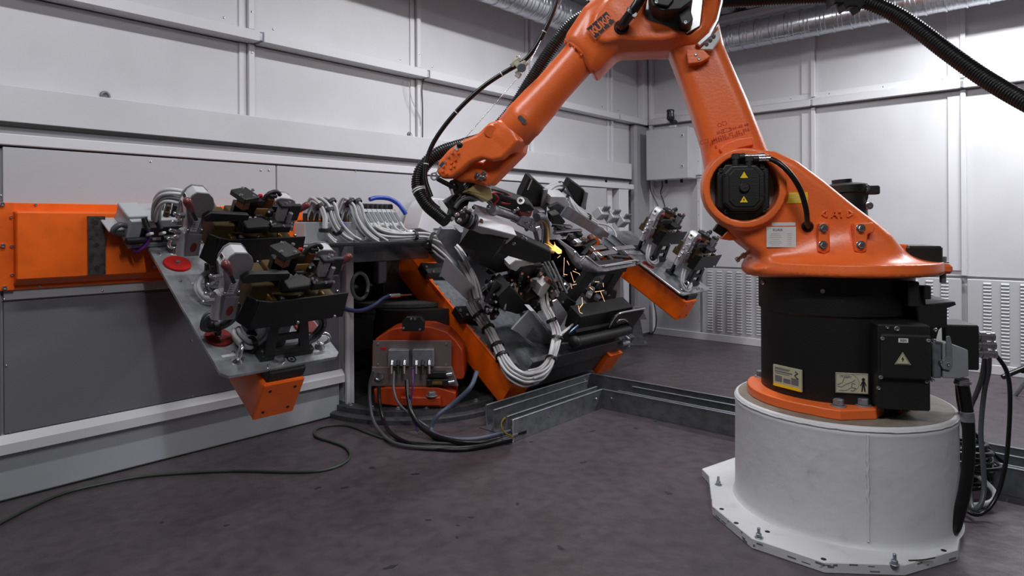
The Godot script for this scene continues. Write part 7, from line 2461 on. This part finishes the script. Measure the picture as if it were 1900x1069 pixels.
# ---------------------------------------------------------------- cabinet, beacon, wires on the back wall
func back_wall_things():
	var zf := ZB + .20
	var a := on_z(1199, 243, zf); var b := on_z(1277, 330, zf)
	var o := thing("switch_cabinet", "grey steel switch cabinet with two square locks on the back wall", "cabinet", at((a.x + b.x) / 2, (a.y + b.y) / 2, ZB))
	var w := b.x - a.x; var h := a.y - b.y; var c := Vector3((a.x + b.x) / 2, (a.y + b.y) / 2, 0)
	var m := mb(o)
	m.box(at(c.x, c.y, ZB + .10), Vector3(w, h, .17), .006)
	part(o, "body", m, M.white)
	m = mb(o)
	m.box(at(c.x, c.y, zf - .008), Vector3(w + .004, h + .004, .02), .005)
	var dr := part(o, "door", m, M.grate)
	for q in [[1266, 251], [1266, 308]]:
		var p := on_z(q[0], q[1], zf + .003)
		m = mb(o)
		m.box(Transform3D(Basis.IDENTITY, p), Vector3(.028, .028, .008), .002)
		part(dr, "lock", m, M.alu).transform = xf_of(dr).affine_inverse() * xf_of(o)
		m = mb(o)
		m.cyl(p + Vector3(0, 0, .002), p + Vector3(0, 0, .0055), .006, -1, 12, .0005)
		part(dr, "keyhole", m, M.ink).transform = xf_of(dr).affine_inverse() * xf_of(o)
	for x in [-.06, .08]:
		m = mb(o)
		m.cyl(Vector3(c.x + x, b.y + .005, ZB + .1), Vector3(c.x + x, b.y - .03, ZB + .1), .012, -1, 12)
		part(o, "cable_gland", m, M.matt)
	m = mb(o)
	m.box(at(b.x + .02, b.y + .025, ZB + .06), Vector3(.06, .012, .012), .002)
	m.box(at(b.x + .02, b.y + .004, ZB + .06), Vector3(.06, .006, .012), .002)
	part(o, "wall_lug", m, M.alu_dark)
	# beacon on top of the cabinet
	var zb := ZB + .12
	o = thing("warning_beacon", "small dark blue beacon on a bent arm above the switch cabinet", "beacon", Transform3D(Basis.IDENTITY, on_z(1247, 235, zb)))
	var t := on_z(1244, 214, zb)
	m = mb(o)
	m.lathe(Transform3D(Basis.IDENTITY, t - Vector3(0, .045, 0)), [Vector2(0, 0), Vector2(.024, .004), Vector2(.031, .018), Vector2(.031, .034), Vector2(0, .034)], 24)
	part(o, "socket", m, M.matt)
	m = mb(o)
	m.lathe(Transform3D(Basis.IDENTITY, t - Vector3(0, .012, 0)), [Vector2(0, 0), Vector2(.030, 0), Vector2(.030, .045), Vector2(0, .045)], 24)
	part(o, "lens", m, M.beacon)
	m = mb(o)
	m.lathe(Transform3D(Basis.IDENTITY, t + Vector3(0, .033, 0)), [Vector2(0, 0), Vector2(.032, 0), Vector2(.032, .008), Vector2(.026, .014), Vector2(0, .014)], 24)
	part(o, "cap", m, M.matt)
	m = mb(o)
	m.tube([t - Vector3(0, .04, 0), on_z(1247, 226, zb), on_z(1253, 227, zb)], .015, 10)
	m.cyl(on_z(1252, 227, zb - .02), on_z(1252, 227, zb + .02), .021, -1, 18)
	part(o, "joint", m, M.rubber)
	m = mb(o)
	m.box(Transform3D(Basis.IDENTITY, on_z(1249, 235, zb)), Vector3(.065, .022, .04), .004)
	part(o, "foot", m, M.alu)
	# thin wires below the cabinet and on the left wall
	var z := ZB + .05
	for e in [[[[1206, 330], [1207, 352], [1216, 372], [1226, 392]], .004, M.cable_dark, "thin dark wire below the switch cabinet, nearest the corner"], [[[1228, 331], [1229, 345], [1226, 358], [1232, 376], [1236, 395]], .005, M.hose, "black wire dropping from the switch cabinet's gland"], [[[1212, 331], [1214, 352], [1222, 362], [1234, 358], [1240, 345], [1238, 331]], .004, M.cable, "white wire hanging in a loop below the switch cabinet"]]:
		var l := []
		for q in e[0]: l.append(on_z(q[0], q[1], z))
		solo("wire", tube_of(l, e[1], 7), e[2], e[3], "wire", "", l[0])
	for e in [[[[787, 143], [783, 165], [784, 200], [784, 255]], .004, "grey wire hanging beside the middle wall post, right of it"], [[[759, 143], [760, 165], [766, 190], [780, 218], [781, 232]], .0022, "thin pale wire hanging in a bow left of the middle wall post"]]:
		var l := []
		for q in e[0]: l.append(on_x(q[0], q[1], XL + .03))
		solo("wire", tube_of(l, e[1], 7), M.cable_dark if e[1] > .003 else M.cable, e[2], "wire", "", l[0])
	var l3 := []
	for q in [[1213, 560], [1218, 590], [1215, 612], [1206, 622]]: l3.append(on_z(q[0], q[1], ZB + .06))
	solo("wire", tube_of(l3, .006, 7), M.cable_dark, "dark wire running down the corner to the floor", "wire", "", l3[3])
	# steel foot with a gusset in the corner
	o = thing("steel_foot", "grey welded steel foot with gussets on the floor behind the positioner", "stand", Transform3D(Basis.IDENTITY, on_floor(1185, 640)))
	var p0 := on_floor(1182, 639)
	m = mb(o, Transform3D(Basis(Vector3.UP, deg_to_rad(41)), p0))
	m.box(at(0, .008, 0), Vector3(.15, .016, .12), .002)
	part(o, "sole_plate", m, M.zinc)
	m = mb(o, Transform3D(Basis(Vector3.UP, deg_to_rad(41)), p0))
	m.prism(at(0, .016, -.03), PackedVector2Array([Vector2(-.06, 0), Vector2(.05, 0), Vector2(.02, .19), Vector2(-.02, .19)]), .012, .002)
	part(o, "gusset", m, M.zinc)
	m = mb(o, Transform3D(Basis(Vector3.UP, deg_to_rad(41)), p0))
	m.prism(at(0, .016, .03), PackedVector2Array([Vector2(-.06, 0), Vector2(.05, 0), Vector2(.02, .19), Vector2(-.02, .19)]), .012, .002)
	part(o, "gusset", m, M.zinc)
	m = mb(o, Transform3D(Basis(Vector3.UP, deg_to_rad(41)), p0))
	m.prism(at(0, .205, -.05), PackedVector2Array([Vector2(-.02, 0), Vector2(.075, -.0), Vector2(.03, .09), Vector2(-.02, .09)]), .10, .003)
	part(o, "head_plate", m, M.alu)

# ---------------------------------------------------------------- grey plug, cables behind the pedestal, tripod leg
func plug_and_cables():
	var zf := .21
	var o := thing("heavy_power_plug", "grey multi-pin plug with a locking lever on the side of the black connection box", "plug", RB * Transform3D(Basis.IDENTITY, on(RB, 1760, 680, zf)))
	var m := mb(o, RB)
	m.prism(at(0, 0, zf - .07), rounded(Array(on2(RB, [[1731, 637], [1747, 637], [1747, 702], [1731, 702]], zf)), .003, 2), .07, .003)
	part(o, "housing_base", m, M.plastic_dark2)
	m = mb(o, RB)
	m.prism(at(0, 0, zf - .065), rounded(Array(on2(RB, [[1749, 636], [1765, 638], [1797, 650], [1798, 698], [1780, 703], [1749, 702]], zf)), .006, 3), .065, .006, 2)
	part(o, "hood", m, M.plastic_grey)
	m = mb(o, RB)
	m.prism(at(0, 0, zf + .001), rounded(Array(on2(RB, [[1754, 624], [1761, 622], [1765, 640], [1766, 676], [1760, 687], [1748, 684], [1740, 672], [1742, 666], [1750, 668], [1754, 660]], zf)), .004, 3), .006, .0015)
	part(o, "lever", m, M.zinc)
	for q in [[1759, 676], [1745, 670]]:
		m = mb(o, RB)
		m.screw(on(RB, q[0], q[1], zf + .006), Vector3.BACK, .005)
		part(o, "rivet", m, M.bright)
	m = mb(o, RB)
	slab3(o, "paper_tag", [RB * on(RB, 1736, 633, zf + .01), RB * on(RB, 1748, 634, zf + .01), RB * on(RB, 1747, 608, zf + .01), RB * on(RB, 1742, 612, zf + .01)], .001, M.label, 0.0)
	m = mb(o, RB)
	var gl := on(RB, 1785, 703, zf - .03); var g2 := on(RB, 1786, 714, zf - .03)
	m.cyl(gl, g2, .020, -1, 18); m.cyl(gl.lerp(g2, .3), gl.lerp(g2, .8), .024, -1, 8)
	part(o, "cable_gland", m, M.bright)
	# thick black cable down to the floor
	var pts := []
	for q in [[1786, 712, .18], [1792, 745, .18], [1797, 790, .19], [1797, 850, .20], [1790, 910, .21], [1779, 955, .21], [1768, 984, .20], [1757, 978, .16], [1753, 950, .10], [1750, 925, .03]]: pts.append(RB * on(RB, q[0], q[1], q[2]))
	o = thing("power_cable", "thick black power cable bending to the floor beside the pedestal", "cable", Transform3D(Basis.IDENTITY, pts[6]))
	m = mb(o)
	m.tube(pts, .0165, 16)
	part(o, "jacket", m, M.hose)
	m = mb(o)
	var e0: Vector3 = RB * on(RB, 1794, 764, .185); var e1: Vector3 = RB * on(RB, 1796, 783, .187)
	m.cyl(e0, e1, .0185, -1, 18)
	part(o, "silver_tape", m, M.steel)
	pts = []
	for q in [[1776, 712, .12], [1778, 740, .11], [1784, 772, .10], [1790, 800, .12]]: pts.append(RB * on(RB, q[0], q[1], q[2]))
	solo("thin_cable", tube_of(pts, .006, 10), M.hose, "short black lead behind the thick black power cable", "cable", "", pts[0])
	pts = []
	for q in [[1838, 652, .05], [1852, 664, .03], [1868, 690, .0], [1874, 730, -.03], [1872, 800, -.05], [1866, 860, -.05], [1852, 915, -.04], [1830, 948, -.02], [1808, 955, .0], [1785, 940, -.02], [1772, 920, -.06]]: pts.append(RB * on(RB, q[0], q[1], q[2]))
	solo("thin_cable", tube_of(pts, .0065, 10), M.hose, "thin black cable swinging out to the right from the signal sockets", "cable", "", pts[8])
	for e in [[[[1835, 662, .05], [1834, 690, .0], [1826, 730, -.05], [1820, 800, -.06], [1824, 860, -.05], [1826, 905, -.04], [1820, 935, -.02], [1806, 946, -.02], [1800, 925, -.06], [1796, 890, -.1]], "grey signal cable hanging straight down in a long loop, right one of two"], [[[1828, 662, .03], [1822, 700, -.02], [1812, 730, -.06], [1800, 760, -.1], [1796, 800, -.14]], "grey signal cable slanting down behind the thick black cable"]]:
		pts = []
		for q in e[0]: pts.append(RB * on(RB, q[0], q[1], q[2]))
		solo("signal_cable", tube_of(pts, .0075, 10), M.cable_dark, e[1], "cable", "", pts[0])
	# coil on the floor behind the pedestal
	o = thing("cable_coil", "tangle of black cables lying coiled on the floor behind the pedestal", "cables", Transform3D(Basis.IDENTITY, on_floor(1775, 890)))
	var rn := RandomNumberGenerator.new(); rn.seed = 12
	for k in 11:
		pts = []
		var c := on_floor(1748 + rn.randf_range(-8, 8), 892, .02)
		var rx := rn.randf_range(.10, .17)
		for i in 17:
			var a := TAU * i / 15.0 + k
			pts.append(c + Vector3(cos(a) * rx, .02 + .012 * k + .014 * sin(a * 1.3 + k), sin(a) * rx * .8))
		m = mb(o)
		m.tube(pts, rn.randf_range(.006, .009), 8)
		part(o, "cable", m, M.hose)
	pts = []
	for q in [[1735, 822, .22], [1760, 836, .20], [1800, 860, .16], [1834, 888, .11], [1846, 905, .08], [1838, 920, .05], [1800, 926, .03], [1760, 920, .03], [1734, 905, .04]]: pts.append(on_floor(q[0], q[1] + 12, q[2] * .6))
	solo("coiled_grey_cable", tube_of(pts, .0085, 10), M.cable, "pale grey cable making one wide loop behind the pedestal", "cable", "", pts[6])
	pts = []
	for q in [[1795, 790, -.3], [1830, 828, -.34], [1870, 866, -.4], [1930, 910, -.5]]: pts.append(RB * on(RB, q[0], q[1], q[2]))
	solo("thin_cable", tube_of(pts, .007, 8), M.hose, "black cable running across to the right edge over the floor trunking", "cable", "", pts[3])
	# tripod legs at the right edge
	o = thing("black_tripod", "black tubular tripod legs cut off by the right edge of the picture", "tripod", Transform3D(Basis.IDENTITY, on_floor(1905, 720)))
	var d := 3.6
	rod3(o, "leg", P(1860, 700, d), P(1935, 668, d), .014, M.tripod)
	rod3(o, "leg", P(1868, 752, d), P(1918, 690, d - .1), .012, M.zinc)
	rod3(o, "leg", P(1896, 688, d), P(1940, 690, d + .1), .014, M.tripod)
	rod3(o, "mast", P(1932, 690, d), P(1936, 560, d), .018, M.tripod)
	# thin green cable over the floor, with the bend by the wall
	pts = []
	for q in [[-40, 992], [60, 940], [120, 915], [190, 898], [260, 885], [340, 878], [440, 874], [540, 876], [600, 873], [637, 860], [650, 845], [640, 830], [615, 820], [590, 812], [583, 803], [592, 794], [620, 789], [650, 791], [690, 806], [720, 815], [770, 820], [830, 823], [900, 822], [948, 812]]: pts.append(on_floor(q[0], q[1], .006))
	solo("floor_cable", tube_of(pts, .0055, 8), M.green, "thin grey-green cable wandering across the floor from the left corner", "cable", "", pts[6])
	# cables from the connector panel to the trunking
	var Jy := 3.1
	for e in [[[P(693, 560 + 128, Jy), P(686, 720, 3.1), P(690, 770, 3.05), on_floor(705, 800, .02), on_floor(740, 825, .012), on_floor(830, 832, .012), on_floor(900, 826, .012), on_floor(960, 806, .03)], .008, M.cable_dark, "grey cable falling from the connector panel's left edge"],
		[[P(755, 706, Jy), P(757, 735, 3.05), P(765, 768, 3.0), on_floor(790, 800, .03), on_floor(840, 818, .018), on_floor(900, 820, .018), on_floor(975, 800, .03)], .011, M.hose, "thick black cable falling from the middle of the connector panel"],
		[[P(731, 690, Jy), P(731, 725, 3.05), P(745, 755, 3.0), on_floor(790, 790, .02), on_floor(830, 812, .012), on_floor(905, 810, .012), on_floor(960, 795, .03)], .006, M.cable_dark, "thin dark cable falling beside the thick black one"],
		[[P(766, 686, Jy), P(766, 710, 3.05), P(764, 735, 3.04), P(762, 765, 3.02), on_floor(775, 800, .02)], .0045, M.purple, "purple cable hanging straight from the connector panel"],
		[[P(885, 690, 3.05), P(872, 720, 3.0), P(840, 750, 3.0), P(812, 772, 2.98), on_floor(800, 798, .02), on_floor(820, 812, .014), on_floor(880, 815, .012), on_floor(960, 798, .03)], .011, M.blue_grey, "blue-grey hose slanting down from behind the orange middle arm"],
		[[P(703, 716, Jy), P(704, 745, 3.08), P(712, 780, 3.04), on_floor(730, 808, .02), on_floor(780, 828, .01), on_floor(860, 834, .01), on_floor(950, 815, .02)], .009, M.hose, "black cable falling from the round socket of the connector panel"]]:
		solo("floor_cable", tube_of(e[0], e[1], 9), e[2], e[3], "cable", "cables from the connector panel to the floor trunking", e[0][3])
	pts = []
	for q in [[952, 812], [936, 802], [930, 788], [938, 775], [960, 769], [990, 768], [1020, 774]]: pts.append(on_floor(q[0], q[1], .055))
	solo("yellow_cable", tube_of(pts, .004, 8), M.olive, "thin yellow cable curling out of the trunking's open end", "cable", "", pts[0])

# ---------------------------------------------------------------- sheet-metal trunking on the floor
func trunking():
	var o := thing("floor_trunking", "L-shaped open sheet-metal cable trunking on the floor, its lids off", "cable trunking", at(-1.93, 0, -2.8))
	# side sheets: start and end on the floor (room x, z), height
	var a1 := on_floor(950, 821); var a2 := on_floor(1117, 757); var a3 := on_floor(1365, 813)
	var xr := a1.x; var zb := a2.z
	var runs := [[Vector3(xr, 0, a1.z), Vector3(xr, 0, zb), .10], [Vector3(xr - .075, 0, a1.z - .05), Vector3(xr - .075, 0, zb - .06), .09], [Vector3(xr - .165, 0, a1.z - .06), Vector3(xr - .165, 0, zb - .10), .10], [Vector3(xr - .25, 0, a1.z - .10), Vector3(xr - .25, 0, zb - .26), .10],
		[Vector3(xr, 0, zb), Vector3(1.9, 0, zb), .10], [Vector3(xr + .05, 0, zb - .075), Vector3(1.9, 0, zb - .075), .085], [Vector3(xr + .08, 0, zb - .165), Vector3(1.9, 0, zb - .165), .095], [Vector3(xr - .25, 0, zb - .26), Vector3(1.9, 0, zb - .26), .10]]
	for r in runs:
		var d: Vector3 = r[1] - r[0]
		var T := Transform3D(MB.basis_yz(Vector3.UP, d), (r[0] + r[1]) / 2 + Vector3(0, r[2] / 2, 0))
		var m := mb(o)
		m.box(T, Vector3(.004, r[2], d.length()), .001)
		part(o, "side_sheet", m, M.galv_dark)
		m = mb(o)
		m.box(T * at(0, r[2] / 2 - .002, 0), Vector3(.012, .004, d.length()), .001)
		part(o, "folded_rim", m, M.galv)
		if absf(d.x) < .01:
			m = mb(o)
			m.box(Transform3D(Basis.IDENTITY, r[0] + Vector3(.002, r[2] / 2, .002)), Vector3(.012, r[2], .006), .001)
			part(o, "end_edge", m, M.bright)
	var m := mb(o)
	m.box(at(xr - .125, .002, (a1.z + zb) / 2 - .1), Vector3(.25, .004, absf(zb - a1.z) + .1), .0005)
	m.box(at((xr + 1.9) / 2, .002, zb - .13), Vector3(1.9 - xr, .004, .26), .0005)
	part(o, "bottom_sheet", m, M.raw_dark)
	for q in [[Vector3(xr + .003, .06, zb + .06), Vector3.RIGHT], [Vector3(xr + .06, .06, zb + .003), Vector3.BACK], [Vector3(xr - .247, .07, zb - .2), Vector3.RIGHT]]:
		m = mb(o)
		m.screw(q[0], q[1], .007)
		part(o, "screw", m, M.bright)
	# cables lying inside
	for k in 3:
		var pts := [Vector3(xr - .03 - .02 * k, .02, a1.z - .1), Vector3(xr - .04 - .012 * k, .02, zb + .1), Vector3(xr - .02, .022, zb - .03 - .01 * k), Vector3(xr + .2, .02, zb - .04 - .012 * k), Vector3(1.8, .02, zb - .04 - .012 * k)]
		solo("trunking_cable", tube_of(pts, .009, 8, 0.0, .01, .05), M.hose if k != 1 else M.cable_dark, ["black cable lying in the front channel of the trunking, nearest the rim", "grey cable lying between two black ones in the trunking", "black cable lying deepest in the front channel of the trunking"][k], "cable", "", pts[1])

# ---------------------------------------------------------------- arc and sparks
func sparks():
	var c := P(1037, 467, 3.16)
	var o := thing("weld_flash", "small bright yellow welding flash at the electrode tip", "flame", Transform3D(Basis.IDENTITY, c))
	var m := mb(o)
	var rn := RandomNumberGenerator.new(); rn.seed = 4
	m.lathe(Transform3D(MB.basis_y(Vector3(-.5, .6, 0)), c), [Vector2(0, -.012), Vector2(.009, -.006), Vector2(.013, .004), Vector2(.009, .018), Vector2(.004, .035), Vector2(0, .045)], 16, 60)
	var fm := mat(Color(1, .85, .45), .5)
	fm.emission_enabled = true; fm.emission = Color(1.0, .86, .55); fm.emission_energy_multiplier = 4.5
	part(o, "flame_core", m, fm)
	# spray of fine streaks thrown back along the gun arm
	var fs2 := mat(Color(1, .7, .3), .5)
	fs2.emission_enabled = true; fs2.emission = Color(1.0, .76, .36); fs2.emission_energy_multiplier = 1.7
	for k in 46:
		var a := P(1039 + rn.randf_range(-4, 3), 467 + rn.randf_range(-3, 3), 3.15 + rn.randf_range(-.02, .02))
		var t := rn.randf_range(.25, 1.0)
		var e := P(1037 - t * rn.randf_range(8, 34), 466 - t * rn.randf_range(4, 24), 3.13 + rn.randf_range(-.05, .03))
		m = mb(o)
		m.cyl(a, e, .0022, .0004, 6, .0001)
		part(o, "spray_streak", m, fs2)
	var l := OmniLight3D.new()
	l.name = "flame_light"; l.light_color = Color(1.0, .70, .32); l.light_energy = .004; l.omni_range = 6.0; l.omni_attenuation = 2.0
	l.light_size = .02; l.shadow_enabled = true
	o.add_child(l)
	l.position = Vector3(0, .012, .0)
	var sm := mat(Color(1, .7, .4), .5)
	sm.emission_enabled = true; sm.emission = Color(1.0, .80, .60); sm.emission_energy_multiplier = 1.5
	var sp := thing("welding_sparks", "short bright orange sparks falling below the welding flash", "sparks", Transform3D(Basis.IDENTITY, c))
	for e in [[[1047, 478], [1046, 509], [1053, 510]], [[1052, 484], [1056, 492]], [[1059, 505], [1065, 524], [1068, 522]], [[1063, 503], [1075, 508], [1076, 511]], [[1067, 499], [1069, 501]], [[1062, 529], [1070, 527]], [[1059, 527], [1061, 536]], [[1104, 542], [1121, 539]], [[1114, 540], [1122, 560]], [[1104, 523], [1112, 523]], [[1119, 525], [1120, 533]], [[1080, 552], [1081, 565], [1074, 574], [1076, 580], [1081, 582]], [[1073, 567], [1075, 578]], [[1030, 462], [1037, 466]], [[1040, 474], [1034, 479]], [[1094, 533], [1100, 538]], [[1082, 563], [1076, 570]]]:
		var pts := []
		for q in e: pts.append(P(q[0], q[1], 3.06))
		for i in pts.size() - 1:
			m = mb(sp)
			m.cyl(pts[i], pts[i + 1], .0011, .0007, 6, .0002)
			part(sp, "spark", m, sm)

func _ready():
	rng.seed = 7
	materials()
	setup()
	room()
	robot_frame()
	robot()
	pedestal()
	frames()
	wall_cover()
	positioner()
	fixture_plate_left()
	fixture_plate_right()
	jigs()
	valves()
	fixture()
	workpiece()
	junction_blocks()
	cables_positioner()
	weld_gun()
	hoses()
	ducts()
	back_wall_things()
	plug_and_cables()
	trunking()
	sparks()
